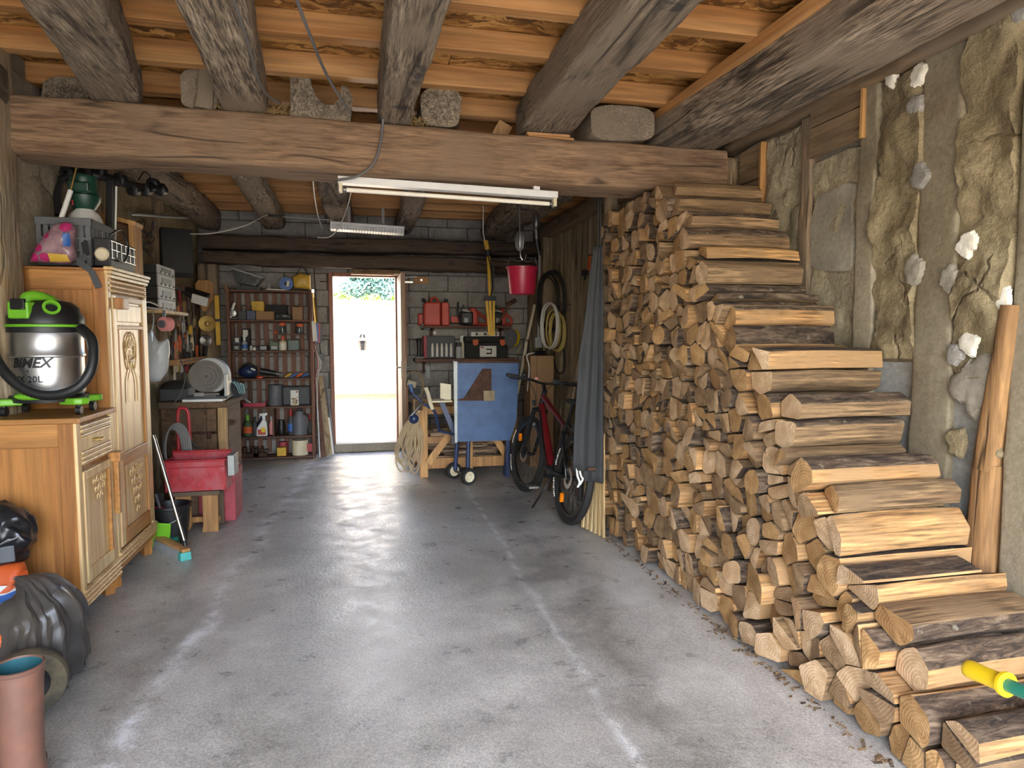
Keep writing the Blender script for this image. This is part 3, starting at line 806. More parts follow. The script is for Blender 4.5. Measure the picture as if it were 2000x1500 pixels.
# left wall
wall_left = structure(MB().bb(XL - 0.35, XL - 0.02, -1.3, 9.0, 0, 3.1).build('wall_left', M['mortar']))
def wl(mb, name, mat, **k): return mb.build(name, mat, wall_left, **k)
wl(relief('x', 1, XL - 0.01, -1.2, 3.96, 0.0, 3.0, 0.02, 12, amp=0.012, step=0.08), 'plaster_panel', M['mortar'])
wl(relief('x', 1, XL - 0.01, 4.20, 5.55, 0.9, 3.0, 0.03, 13, amp=0.03, step=0.05), 'plaster_panel', M['limewall'])
wl(relief('x', 1, XL - 0.01, 5.68, 6.85, 0.0, 3.0, 0.03, 14, amp=0.03, step=0.05), 'plaster_panel', M['cob'])
wl(relief('x', 1, XL - 0.01, 6.97, 8.75, 0.0, 3.0, 0.03, 15, amp=0.03, step=0.05), 'plaster_panel', M['cob'])
for i, (a, b, m) in enumerate(((3.96, 4.20, 'oak_gray_z'), (5.55, 5.68, 'oak_z'), (6.85, 6.97, 'oak_z'))):
    wl(timber((XL - 0.03, (a + b) / 2, 0), (XL - 0.03, (a + b) / 2, 3.0), b - a, 0.22, seed=80 + i, amp=0.014, up=(1, 0, 0)), 'post', [M[m], M['oak_end']])
wl(timber((-1.66, 8.30, 0), (-1.66, 8.30, 2.30), 0.20, 0.2, seed=85, amp=0.01, up=(1, 0, 0)), 'corner_post', [M['oak_z'], M['oak_end']])
wl(timber((XL + 0.02, 3.2, 2.88), (XL + 0.02, 4.1, 2.80), 0.14, 0.2, seed=86, amp=0.02), 'wall_plate', [M['oak_dark_x'], M['oak_end']])

# back wall of concrete blocks with the yard door
DX0, DX1, DZ = -0.30, 0.475, 2.24
bw = MB()
bw.bb(XL - 0.3, DX0 - 0.05, YB + 0.02, YB + 0.22, 0, 3.1).bb(DX1 + 0.05, XR + 0.3, YB + 0.02, YB + 0.22, 0, 3.1)
bw.bb(DX0 - 0.05, DX1 + 0.05, YB + 0.02, YB + 0.22, DZ + 0.05, 3.1)
wall_back = structure(bw.build('wall_back', M['joint']))
for r in range(15):
    z0, z1 = r * 0.207 + 0.004, (r + 1) * 0.207 - 0.005
    x = XL - 0.05 - (0.25 if r % 2 else 0.0)
    while x < XR + 0.05:
        a, b = x + 0.005, x + 0.505
        x += 0.51
        for (c, d) in ([(a, b)] if (z0 > DZ + 0.04) else [(a, min(b, DX0 - 0.055)), (max(a, DX1 + 0.055), b)]):
            c = max(c, XL - 0.02); d = min(d, XR - 0.05)
            if d - c < 0.04: continue
            e = R.uniform(-0.003, 0.003)
            MB().bb(c, d, YB + e, YB + 0.05, z0, z1).build('block', M['block'], wall_back, bevel=0.006, seg=1)
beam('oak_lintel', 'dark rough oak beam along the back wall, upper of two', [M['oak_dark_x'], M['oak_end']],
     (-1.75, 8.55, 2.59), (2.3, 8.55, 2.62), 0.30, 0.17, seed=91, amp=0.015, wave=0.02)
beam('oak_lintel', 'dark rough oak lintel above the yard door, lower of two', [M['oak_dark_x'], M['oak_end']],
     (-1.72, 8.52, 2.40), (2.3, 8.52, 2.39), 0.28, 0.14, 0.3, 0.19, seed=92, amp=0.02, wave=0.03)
MB().bb(-0.06, 0.52, 8.36, 8.68, 2.255, 2.30).rough(0.006, 6, 2).build('plank', M['board_y'], wall_back)
MB().bb(-0.07, 0.44, 8.34, 8.40, 2.235, 2.253).build('batten', M['pine_x'], wall_back)

# yard door: frame, leaf swung inwards
M['door_wood'] = wood('red brown door frame', (150, 92, 62), (120, 70, 48), 'z', None, freq=9, bmp=0.1, rough=0.5, var=0.05)
M['door_leaf'] = wood('weathered door edge', (168, 140, 112), (128, 98, 76), 'z', None, freq=9, bmp=0.15, rough=0.6, var=0.05)
door = root('door_1', (0.09, YB, 0))
MB().bb(DX0 - 0.05, DX0, YB - 0.03, YB + 0.12, 0.1, DZ + 0.05).build('door_frame', M['door_wood'], door, bevel=0.004)
MB().bb(DX1, DX1 + 0.05, YB - 0.03, YB + 0.12, 0.1, DZ + 0.05).build('door_frame', M['door_wood'], door, bevel=0.004)
MB().bb(DX0, DX1, YB - 0.03, YB + 0.12, DZ, DZ + 0.05).build('door_frame', M['door_wood'], door, bevel=0.004)
MB().bb(DX0 - 0.05, DX1 + 0.05, YB - 0.02, YB + 0.30, 0.0, 0.11).build('sill', M['mortar'], door, bevel=0.01)
lx = DX1 + 0.02
leaf = MB().bb(lx, lx + 0.05, YB - 0.82, YB - 0.04, 0.12, DZ - 0.01).build('door_leaf', M['door_leaf'], door, bevel=0.003)
MB().bb(lx + 0.05, lx + 0.075, YB - 0.79, YB - 0.10, 0.2, 0.9).bb(lx + 0.05, lx + 0.07, YB - 0.79, YB - 0.10, 1.15, 2.1).build('panel', M['door_wood'], leaf, bevel=0.006)
for s in (-1, 1):
    xx = lx if s < 0 else lx + 0.05
    h = MB().bb(xx + s * 0.006, xx, YB - 0.79, YB - 0.75, 0.98, 1.2)
    h.cyl((xx, YB - 0.77, 1.12), (xx + s * 0.055, YB - 0.77, 1.12), 0.009).tube([(xx + s * 0.05, YB - 0.775, 1.12), (xx + s * 0.055, YB - 0.72, 1.12), (xx + s * 0.05, YB - 0.64, 1.115)], 0.009)
    h.build('door_handle', M['dsteel'], leaf)

# front wall with the wide garage opening the daylight comes through
fw = MB().bb(XL - 0.3, -1.80, -1.45, -1.2, 0, 3.1).bb(2.48, XR + 0.35, -1.45, -1.2, 0, 3.1).bb(-1.80, 2.48, -1.45, -1.2, 2.70, 3.1)
structure(fw.build('wall_front', M['mortar']))
structure(MB().bb(-25, 25, -30, -1.3, -0.2, -0.006).build('ground_front', M['yard']))  # unseen ground, added to bounce daylight up to the ceiling
structure(MB().bb(-25, 25, 8.95, 40, -0.2, 0.03).build('ground_rear', M['gravel']))

# the yard beyond the door
yw = root('wall_yard', (0, 11.3, 0))
MB().bb(-8, 8, 11.2, 11.45, 0, 2.02).build('wall_face', M['render'], yw)
MB().bb(-8, 8, 11.16, 11.49, 2.02, 2.07).build('coping', M['cream'], yw, bevel=0.01)
bed = root('wall_planter', (0, 10.5, 0))
MB().bb(-8, 8, 10.35, 10.55, 0, 0.60).build('wall_face', M['render'], bed)
MB().bb(-8, 8, 10.31, 10.59, 0.60, 0.65).build('coping', M['cream'], bed, bevel=0.01)
MB().bb(-8, 8, 10.55, 11.2, 0, 0.56).build('soil', M['trunk'], bed)
lp = at(708, 672, 'y', 11.2)
lan = thing('wall_lantern', 'small black wall lantern on the sunlit cream wall outside the door', 'lantern', (lp.x, 11.2, lp.z - 0.12))
MB().cyl((lp.x, 11.2, lp.z + 0.12), (lp.x, 11.18, lp.z + 0.12), 0.05).tube(smooth_path([(lp.x, 11.18, lp.z + 0.12), (lp.x, 11.10, lp.z + 0.15), (lp.x, 11.05, lp.z + 0.10)]), 0.01).build('bracket', M['black'], lan)
MB().lathe((lp.x, 11.05, lp.z - 0.10), [(0.05, 0), (0.075, 0.15), (0.09, 0.155), (0.03, 0.2), (0.008, 0.22)], 6).build('lantern_cage', M['black'], lan)
MB().lathe((lp.x, 11.05, lp.z - 0.095), [(0.001, 0), (0.044, 0.005), (0.064, 0.14), (0.001, 0.145)], 6).build('lantern_glass', M['glass'], lan)

def leaf_cloud(c, rad, n, size, seed, flat=0.0):
    rr = random.Random(seed); mb = MB()
    for _ in range(n):
        while True:
            p = Vector((rr.uniform(-1, 1), rr.uniform(-1, 1), rr.uniform(-1, 1)))
            if 0.25 < p.length < 1: break
        q = Vector(c) + Vector((p.x * rad[0], p.y * rad[1], p.z * rad[2]))
        a = Vector((rr.gauss(0, 1), rr.gauss(0, 1), rr.gauss(0, 1))).normalized(); b = a.orthogonal().normalized()
        s = size * rr.uniform(0.6, 1.3)
        mb.add([q - a * s, q + b * s * 0.5, q + a * s, q - b * s * 0.5], [(0, 1, 2, 3)])
    return mb
for i, (x, h, w) in enumerate(((-0.72, 0.34, 0.30), (-0.25, 0.42, 0.32), (0.25, 0.36, 0.30), (0.72, 0.40, 0.32))):
    t = thing('hedge_plant', ['yellow-green bushy plant above the yard wall at the door hinge side away from the tree', 'yellow-green bushy plant above the yard wall under the conifer',
              'pale green bushy plant above the yard wall beside the conifer trunk', 'green bushy plant above the yard wall next to the open door leaf'][i], 'plant', (x, 11.9, 1.6))
    MB().tube([(x, 11.9, 1.6), (x + 0.02, 11.9, 2.1)], 0.02).build('stem', M['trunk'], t)
    o = leaf_cloud((x, 11.9, 2.03), (w * 0.78, 0.22, h * 0.5), 600, 0.035, 50 + i).build('foliage', M['leaf1'], t); o['kind'] = 'stuff'
structure(MB().bb(-10, 10, 11.45, 30, 0, 1.62).build('ground_terrace', M['gravel']))
t = thing('conifer_tree', 'large bluish-green conifer beyond the yard wall, seen through the door', 'tree', (0.75, 18.5, 1.6))
MB().tube([(0.75, 18.5, 1.6), (0.8, 18.5, 3.0), (0.75, 18.5, 4.6)], [0.16, 0.12, 0.05]).build('trunk', M['trunk'], t)
lf = leaf_cloud((0.45, 18.5, 3.05), (0.62, 0.8, 0.5), 1500, 0.07, 60)
for (a, b, c, d) in ((0.0, 2.75, 0.5, 0.25), (0.95, 3.4, 0.5, 0.4), (0.5, 3.6, 0.6, 0.4), (0.75, 2.7, 0.5, 0.3), (0.1, 3.15, 0.4, 0.3)):
    q = leaf_cloud((a, 18.5, b), (c, 0.7, d), 900, 0.07, int(a * 10 + 70)); lf.add(q.v, q.f)
o = lf.build('foliage', M['leaf2'], t); o['kind'] = 'stuff'
fp = MB(); rr = random.Random(5)
for i in range(900):
    x = rr.uniform(-0.75, 0.42 - 0.25 * rr.random()); y = rr.uniform(10.5, 11.0); z = 0.6 + rr.random() * (0.16 if x < 0.1 else 0.09)
    s = rr.uniform(0.008, 0.016); a = rr.random() * 6
    fp.add([(x + s * math.cos(a + q * PI / 2), y + s * math.sin(a + q * PI / 2) * 0.7, z + s * 0.6 * math.sin(q * 2 + a)) for q in range(4)], [(0, 1, 2, 3)])
tag(fp.build('violet_flowers', M['flower']), 'carpet of violet flowers trailing over the low planter wall outside', 'flowers', kind='stuff')
# ------------------------------------------------------------------ the woodpile: every log a thing of its own
def clip(poly, a, b, c):
    """keep the side a*y + b*z <= c"""
    out = []
    for i in range(len(poly)):
        p, q = poly[i], poly[(i + 1) % len(poly)]
        dp, dq = a * p[0] + b * p[1] - c, a * q[0] + b * q[1] - c
        if dp <= 0: out.append(p)
        if (dp < 0 < dq) or (dq < 0 < dp):
            t = dp / (dp - dq); out.append((p[0] + (q[0] - p[0]) * t, p[1] + (q[1] - p[1]) * t))
    return out

def centroid(poly):
    A = cy = cz = 0
    for i in range(len(poly)):
        p, q = poly[i], poly[(i + 1) % len(poly)]; w = p[0] * q[1] - q[0] * p[1]
        A += w; cy += (p[0] + q[0]) * w; cz += (p[1] + q[1]) * w
    return (cy / (3 * A), cz / (3 * A), A / 2)

def inset(poly, d):
    out = poly
    for i in range(len(poly)):
        p, q = poly[i], poly[(i + 1) % len(poly)]
        ny, nz = q[1] - p[1], -(q[0] - p[0]); L = math.hypot(ny, nz)
        if L < 1e-6: continue
        ny, nz = ny / L, nz / L
        out = clip(out, ny, nz, ny * p[0] + nz * p[1] - d)
        if len(out) < 3: return []
    return out

LR = random.Random(21)
Y0, Y1, ROW = 1.62, 4.87, 0.110
sites = []
r = -1
zc = -ROW * 0.5
rowz = []
while zc < 2.75:
    h = ROW * (1.12 if r < 8 else 1.0)
    y = Y0 - 0.35 + (0.06 if r % 2 else 0.0)
    while y < Y1 + 0.3:
        w = LR.uniform(0.10, 0.165) * (1.12 if y < 2.6 else 0.95)
        sites.append((y + w / 2 + LR.gauss(0, 0.008), zc + LR.gauss(0, 0.016), r)); y += w
    rowz.append(zc); zc += h; r += 1
def top_line(y):
    return 0.40 + (y - 1.80) * 1.02 if y < 3.78 else 2.47
pieces = []
for (sy, sz, r) in sites:
    lim = top_line(sy) - 0.045 + 0.05 * noise.noise(Vector((sy * 4, sz * 4, 1)))
    if r < 0 or sz > lim or sy < Y0 or sy > Y1 - 0.03 or sz > 2.40: continue
    poly = [(sy - 0.13, sz - 0.12), (sy + 0.13, sz - 0.12), (sy + 0.13, sz + 0.12), (sy - 0.13, sz + 0.12)]
    for (ty, tz, _) in sites:
        if (ty, tz) == (sy, sz) or abs(ty - sy) > 0.4 or abs(tz - sz) > 0.35: continue
        a, b = ty - sy, tz - sz
        poly = clip(poly, a, b, (ty * ty + tz * tz - sy * sy - sz * sz) / 2)
        if len(poly) < 3: break
    if len(poly) < 3: continue
    poly = clip(poly, 0, -1, -0.003); poly = clip(poly, 1, 0, Y1)
    if sy > 3.97: poly = clip(poly, 0, 1, 2.425)
    else: poly = clip(poly, 1, 0, 4.06) if sz > 2.3 else poly
    if len(poly) < 3: continue
    cy, cz, A = centroid(poly)
    if A < 0.0035: continue
    t = LR.random()
    if t < 0.44 and A > 0.0105:
        a = LR.uniform(0, PI); ny, nz = math.cos(a), math.sin(a); c = ny * cy + nz * cz + LR.uniform(-0.012, 0.012)
        for s in (1, -1):
            q = clip(poly, s * ny, s * nz, s * c)
            if len(q) >= 3: pieces.append((q, r, 'half'))
    else:
        pieces.append((poly, r, 'round' if t < 0.54 else ('split' if t < 0.64 else 'wedge')))

def log_outline(poly, kind, rr, up=False):
    """points (y, z) round the log and for each edge whether it is bark"""
    q = inset(poly, rr.uniform(0.0015, 0.0035))
    if len(q) < 3: return None
    cy, cz, A = centroid(q)
    n = len(q)
    if kind == 'round':
        pts = []
        for i in range(18):
            a = 2 * PI * i / 18; dy, dz = math.cos(a), math.sin(a); best = 9
            for j in range(n):
                p, s = q[j], q[(j + 1) % n]; ny, nz = s[1] - p[1], -(s[0] - p[0])
                den = ny * dy + nz * dz
                if den > 1e-9: best = min(best, (ny * (p[0] - cy) + nz * (p[1] - cz)) / den)
            pts.append((a, best))
        m = sum(p[1] for p in pts) / 18
        rad = [min(p[1] * 0.97, m * 1.12) for p in pts]
        rad = [min(pts[i][1] * 0.985, (rad[i - 1] + rad[i] * 2 + rad[(i + 1) % 18]) / 4) for i in range(18)]
        return [(cy + math.cos(pts[i][0]) * rad[i], cz + math.sin(pts[i][0]) * rad[i]) for i in range(18)], [True] * 18, (cy, cz)
    # bark runs round a stretch of the outline whose corners are rounded off; the rest stays split flat
    nb = {'split': 0, 'half': max(1, n // 2), 'wedge': max(1, n // 2)}[kind]
    s0 = rr.randrange(n)
    if up:
        k_ = max(range(n), key=lambda i: q[i][1] + q[(i + 1) % n][1]); s0 = (k_ - nb // 2) % n
    bark_e = [((i - s0) % n) < nb for i in range(n)]
    pts, fl = [], []
    for i in range(n):
        p, c, s = q[i - 1], q[i], q[(i + 1) % n]
        b0, b1 = bark_e[i - 1], bark_e[i]
        if b0 or b1:
            f = 0.38
            A0 = (c[0] + (p[0] - c[0]) * f, c[1] + (p[1] - c[1]) * f); A1 = (c[0] + (s[0] - c[0]) * f, c[1] + (s[1] - c[1]) * f)
            if b0 and b1:
                for t in (0, 0.33, 0.67, 1):
                    u = (1 - t)
                    pts.append((u * u * A0[0] + 2 * u * t * c[0] + t * t * A1[0], u * u * A0[1] + 2 * u * t * c[1] + t * t * A1[1])); fl.append(True)
            else:
                f = 0.06
                A0 = (c[0] + (p[0] - c[0]) * f, c[1] + (p[1] - c[1]) * f); A1 = (c[0] + (s[0] - c[0]) * f, c[1] + (s[1] - c[1]) * f)
                pts.append(A0); fl.append(b0); pts.append(A1); fl.append(b1)
        else:
            f = 0.08
            for o2 in (p, s):
                pts.append((c[0] + (o2[0] - c[0]) * f, c[1] + (o2[1] - c[1]) * f)); fl.append(False)
            continue
    return pts, fl, (cy, cz)

def log_mb(poly, kind, rr, x0, x1, bow=0.0, up=False):
    o = log_outline(poly, kind, rr, up)
    if o is None: return None
    pts, fl, (cy, cz) = o
    k = len(pts); seg = 9; mb = MB(); vs = []; sd = Vector((rr.random() * 50, rr.random() * 50, rr.random() * 50))
    ty, tz = rr.gauss(0, 0.12), rr.gauss(0, 0.12)
    taper = rr.uniform(-0.05, 0.0)
    for i in range(seg + 1):
        t = i / seg
        for j, (y, z) in enumerate(pts):
            x = x0 + (x1 - x0) * t
            if i == 0: x += (y - cy) * ty + (z - cz) * tz + 0.004 * noise.noise(Vector((y, z, 0)) * 60 + sd)
            if i == seg: x += (y - cy) * ty * 0.7
            q = Vector((x * 3, y * 14, z * 14)) + sd
            d = 1 - (0.025 + 0.09 * abs(noise.noise(q * 1.6)) + 0.04 * abs(noise.noise(q * 4)) if fl[j] else 0.012 + 0.08 * abs(noise.noise(q * 0.9))) + taper * t
            vs.append((x, cy + (y - cy) * d, cz + (z - cz) * d + bow * math.sin(PI * t)))
    for i in range(seg):
        for j in range(k):
            j2 = (j + 1) % k
            mb.add([], [])
            mb.f.append([i * k + j, i * k + j2, (i + 1) * k + j2, (i + 1) * k + j]); mb.m.append(2 if fl[j] else 1); mb.s.append(True)
    mb.v = [Vector(p) for p in vs]
    for base, rev in ((0, True), (seg * k, False)):
        c = len(mb.v); mb.v.append(Vector((sum(p[0] for p in vs[base:base + k]) / k + (0.003 if not rev else -0.003), cy, cz)))
        for j in range(k):
            mb.f.append([base + j, base + (j + 1) % k, c]); mb.m.append(0); mb.s.append(False)
    return mb

ORD = ['', 'first', 'second', 'third', 'fourth', 'fifth', 'sixth', 'seventh', 'eighth', 'ninth', 'tenth', 'eleventh', 'twelfth', 'thirteenth', 'fourteenth', 'fifteenth', 'sixteenth',
       'seventeenth', 'eighteenth', 'nineteenth', 'twentieth', 'twenty-first', 'twenty-second', 'twenty-third', 'twenty-fourth', 'twenty-fifth', 'twenty-sixth', 'twenty-seventh',
       'twenty-eighth', 'twenty-ninth', 'thirtieth', 'thirty-first', 'thirty-second', 'thirty-third', 'thirty-fourth', 'thirty-fifth', 'thirty-sixth', 'thirty-seventh', 'thirty-eighth',
       'thirty-ninth', 'fortieth', 'forty-first', 'forty-second', 'forty-third', 'forty-fourth', 'forty-fifth', 'forty-sixth', 'forty-seventh', 'forty-eighth', 'forty-ninth', 'fiftieth']
rows_ = {}
for p in pieces: rows_.setdefault(p[1], []).append(p)
for r in rows_: rows_[r].sort(key=lambda p: centroid(p[0])[0])
logs = []
for r in rows_:
    for i, p in enumerate(rows_[r]):
        cy, cz, A = centroid(p[0])
        d = math.hypot(1.84, cy)
        show = abs(A) / (d * d) * (1.84 / d) * (3.0 if i < 2 else 1.0)
        logs.append((show, r, i, p, cy, cz))
logs.sort(key=lambda t: -t[0])
rest = MB()
n_logs = 0
for show, r, i, (poly, _, kind), cy, cz in logs:
    rr = random.Random(int(cy * 10007) * 31 + int(cz * 10009))
    x0 = 1.84 + max(-0.05, min(0.06, rr.gauss(0, 0.03 if i < 3 else 0.022)))
    x1 = min(x0 + rr.uniform(0.54, 0.68), 2.475)
    bow = rr.uniform(0.001, 0.009) if i == 0 else 0.0
    if i == 0 and kind == 'split' and rr.random() < 0.7: kind = 'wedge'
    mb = log_mb(poly, kind, rr, x0, x1, bow, i < 2 and rr.random() < 0.75)
    if mb is None: continue
    tone = rr.choices(['pale', 'gold', 'brown'], [0.40, 0.35, 0.25])[0]
    side = rr.choices(['split', 'split_dull'], [0.6, 0.4])[0]
    if n_logs < 299:
        o = mb.build('firewood_log', [M['end_' + tone], M[side], M['bark']], org=((x0 + x1) / 2, cy, cz))
        shape = {'round': 'round barky log', 'half': 'small half-split log', 'split': 'bark-free split log', 'wedge': 'half-barked split log'}[kind]
        tag(o, '%s-ended %s, %s course from the floor, %s from the stepped end' % ({'pale': 'pale', 'gold': 'golden', 'brown': 'brown'}[tone], shape, ORD[r + 1], ORD[min(i + 1, 50)]),
            'log', 'firewood logs stacked in the pile')
        n_logs += 1
    else:
        ti = {'pale': 0, 'gold': 1, 'brown': 2}[tone]
        b = len(rest.v); rest.v += mb.v
        rest.f += [[b + q for q in f] for f in mb.f]; rest.s += mb.s
        rest.m += [ti if m == 0 else ((3 if side == 'split' else 4) if m == 1 else 5) for m in mb.m]
if rest.v:
    o = rest.build('firewood_logs', [M['end_pale'], M['end_gold'], M['end_brown'], M['split'], M['split_dull'], M['bark']])
    tag(o, 'remaining small log ends of the pile, mostly in its far half towards the bicycle', 'logs', 'firewood logs stacked in the pile', 'stuff')
print('LOGS', len(logs), n_logs)
# chips and dust at the foot of the pile
ch = MB()
for i in range(260):
    y = LR.uniform(1.7, 4.8); x = 1.80 - abs(LR.gauss(0, 0.03)); a = LR.uniform(0, PI); s = LR.uniform(0.004, 0.016)
    ch.box((x, y, 0.003), (s * 2.2, s * 0.7, 0.003), (LR.gauss(0, 0.2), LR.gauss(0, 0.2), a), LR.choice([0, 0, 1]))
tag(ch.build('wood_chips', [M['split_dull'], M['bark']]), 'crumbs of bark and splinters along the foot of the woodpile', 'wood chips', kind='stuff')
# ------------------------------------------------------------------ helpers for soft things
def star_k(poly, c, p):
    """how far p lies from the centre towards the outline, 0..1"""
    d = (p[0] - c[0], p[1] - c[1]); L = math.hypot(*d)
    if L < 1e-6: return 0
    d = (d[0] / L, d[1] / L); best = 9e9
    for i in range(len(poly)):
        a, b = poly[i], poly[(i + 1) % len(poly)]
        e = (b[0] - a[0], b[1] - a[1]); den = d[0] * e[1] - d[1] * e[0]
        if abs(den) < 1e-9: continue
        t = ((a[0] - c[0]) * e[1] - (a[1] - c[1]) * e[0]) / den
        s = ((a[0] - c[0]) * d[1] - (a[1] - c[1]) * d[0]) / den
        if t > 0 and -1e-6 <= s <= 1 + 1e-6: best = min(best, t)
    return min(1, L / best) if best < 9e9 else 1

def pillow(poly, y0, front, back, wr_=0.012, fr=9, seed=0, mb=None, n=40, m=9, mat=0):
    """a stuffed bag: outline poly in (x, z), bulging to both sides of the plane y = y0"""
    mb = mb or MB()
    cx = sum(p[0] for p in poly) / len(poly); cz = sum(p[1] for p in poly) / len(poly)
    per = []
    L = [math.dist(poly[i], poly[(i + 1) % len(poly)]) for i in range(len(poly))]; T = sum(L)
    for i in range(n):
        s = T * i / n; j = 0
        while s > L[j]: s -= L[j]; j += 1
        a, b = poly[j], poly[(j + 1) % len(poly)]; t = s / L[j]
        per.append((a[0] + (b[0] - a[0]) * t, a[1] + (b[1] - a[1]) * t))
    sd = Vector((seed * 3.1, seed * 1.7, seed))
    for side, dep in ((-1, front), (1, back)):
        vs = []
        for j in range(m + 1):
            k = math.sin(j / m * PI / 2)
            for (x, z) in per:
                px, pz = cx + (x - cx) * k, cz + (z - cz) * k
                h = dep * math.sqrt(max(0, 1 - k * k)) ** 0.8
                p = Vector((px, y0 + side * h, pz))
                q = noise.noise_vector(p * fr + sd) * wr_ * (0.3 + 0.7 * math.sqrt(max(0, 1 - k ** 4)))
                vs.append(p + q if j < m else p)
        mb.add(vs, [(j * n + i, j * n + (i + 1) % n, (j + 1) * n + (i + 1) % n, (j + 1) * n + i) for j in range(m) for i in range(n)], mat, True)
    return mb

def print_on(poly, shape, y0, front, off=0.004, mb=None, mat=0):
    """a printed shape lying on the front of a pillow"""
    mb = mb or MB()
    cx = sum(p[0] for p in poly) / len(poly); cz = sum(p[1] for p in poly) / len(poly)
    sx = sum(p[0] for p in shape) / len(shape); sz = sum(p[1] for p in shape) / len(shape)
    vs, fs, n, m = [], [], 24, 3
    per = []
    for i in range(n):
        t = i / n * len(shape); j = int(t); t -= j
        a, b = shape[j], shape[(j + 1) % len(shape)]; per.append((a[0] + (b[0] - a[0]) * t, a[1] + (b[1] - a[1]) * t))
    for j in range(m + 1):
        for (x, z) in per:
            px, pz = sx + (x - sx) * j / m, sz + (z - sz) * j / m
            k = star_k(poly, (cx, cz), (px, pz))
            vs.append((px, y0 - front * math.sqrt(max(0, 1 - k * k)) ** 0.8 - off, pz))
    return mb.add(vs, [(j * n + i, j * n + (i + 1) % n, (j + 1) * n + (i + 1) % n, (j + 1) * n + i) for j in range(m) for i in range(n)], mat, True)

def hexa(x, z, r): return [(x + r * math.cos(PI / 3 * i + 0.5), z + r * math.sin(PI / 3 * i + 0.5)) for i in range(6)]

# ------------------------------------------------------------------ the old oak cupboards
XF = -1.39   # plane of the fronts
def reeds(mb, y0, y1, zs, h=0.012, d=0.012, x=XF):
    for z in zs:
        mb.prism([(x + d * math.sin(PI * i / 5) - 0.001, z + h * (i / 5 - 0.5)) for i in range(6)], 'y', y0, y1)
    return mb
def reed_row(t, y0, y1, zs, h, d, name='reed'):
    for z in zs:
        MB().prism([(XF - 0.004 + d * math.sin(PI * i / 6), z + h * (i / 6 - 0.5)) for i in range(7)], 'y', y0, y1).build(name, M['cab_f'], t)

def scroll(mb, c, r, turns=1.4, a0=0, sgn=1, w=0.004):
    pts = []
    for i in range(18):
        k = i / 17; a = a0 + sgn * turns * 2 * PI * k; rr_ = r * (1 - 0.8 * k)
        pts.append((XF + 0.004, c[0] + rr_ * math.cos(a), c[1] + rr_ * math.sin(a)))
    return mb.tube(pts, w, 5)

tall = thing('oak_cupboard', 'tall honey-coloured oak cupboard with reeded cornice and carved door, beside the wet-and-dry vacuum', 'cupboard', (-1.62, 4.61, 0))
ya, yb, zb, zt = 4.26, 4.97, 0.12, 1.87
c = MB().bb(-1.84, XF - 0.02, ya + 0.012, yb - 0.002, zb, zt)
c.build('carcass', M['cab_z'], tall)
for n_, a in (('stile', (-1.84, -1.79, ya, ya + 0.014, zb, zt)), ('stile', (-1.47, XF - 0.012, ya, ya + 0.014, zb, zt)), ('rail', (-1.79, -1.47, ya, ya + 0.013, zt - 0.11, zt)), ('rail', (-1.79, -1.47, ya, ya + 0.013, zb, zb + 0.12))):
    MB().bb(*a).build(n_, M['cab_z'] if n_ == 'stile' else M['cab_x'], tall, bevel=0.003, seg=1)
MB().bb(-1.845, XF + 0.0, ya - 0.004, yb + 0.004, zt, zt + 0.016).build('top_board', M['cab_x'], tall, bevel=0.004)
for i, (d, z) in enumerate(((0.030, 1.874), (0.022, 1.852), (0.014, 1.83))):
    MB().bb(XF - 0.02, XF + d, ya - 0.005 + 0.004 * i, yb + 0.006 - 0.004 * i, z, z + 0.02).build('cornice', M['cab_f'], tall, bevel=0.005)
reed_row(tall, ya + 0.03, yb - 0.03, (1.815, 1.787, 1.759), 0.027, 0.014)
for y0, y1 in ((ya, ya + 0.045), (yb - 0.045, yb)):
    MB().bb(XF - 0.02, XF, y0, y1, zb, zt).build('stile', M['cab_f'], tall, bevel=0.006)
dr = MB().bb(XF - 0.02, XF - 0.008, ya + 0.05, yb - 0.05, 0.24, 1.735).build('door', M['cab_f'], tall)
MB().bb(XF - 0.008, XF + 0.006, ya + 0.05, ya + 0.11, 0.24, 1.735).bb(XF - 0.008, XF + 0.006, yb - 0.11, yb - 0.05, 0.24, 1.735).build('door_stiles', M['cab_f'], dr, bevel=0.003)
for a, b in ((0.24, 0.33), (0.71, 0.79), (1.535, 1.56), (1.70, 1.735)):
    MB().bb(XF - 0.008, XF + 0.006, ya + 0.11, yb - 0.11, a, b).build('door_rail', M['cab_y'], dr, bevel=0.004)
MB().bb(XF - 0.009, XF + 0.001, ya + 0.13, yb - 0.13, 1.58, 1.685).build('frieze_panel', M['cab_f'], dr, bevel=0.004)
for yy in (ya + 0.128, yb - 0.128):
    MB().bb(XF - 0.008, XF + 0.008, yy - 0.009, yy + 0.009, 0.79, 1.535).bb(XF - 0.008, XF + 0.008, yy - 0.009, yy + 0.009, 0.33, 0.71).build('moulding', M['cab_z'], dr, bevel=0.005)
cv = MB(); ym = (ya + yb) / 2
cv.tube([(XF, ym + 0.09 * math.cos(math.radians(a)), 1.43 + 0.09 * math.sin(math.radians(a))) for a in range(0, 360, 15)], 0.005, 5, closed=True)
for s in (1, -1):
    scroll(cv, (ym + s * 0.035, 1.45), 0.03, 1.3, 0, s); scroll(cv, (ym + s * 0.03, 1.38), 0.025, 1.2, 2, -s)
    cv.tube(smooth_path([(XF, ym + s * 0.01, 1.50), (XF, ym + s * 0.085, 1.40), (XF, ym + s * 0.05, 1.29), (XF, ym, 1.34)]), 0.005, 5)
    cv.tube(smooth_path([(XF, ym + s * 0.02, 1.30), (XF, ym + s * 0.08, 1.22), (XF, ym + s * 0.085, 1.08)]), 0.004, 5)
cv.ell((XF - 0.002, ym, 1.44), (0.008, 0.018, 0.022), 10, 6)
cv.build('carved_rosette', M['cab_f'], dr)
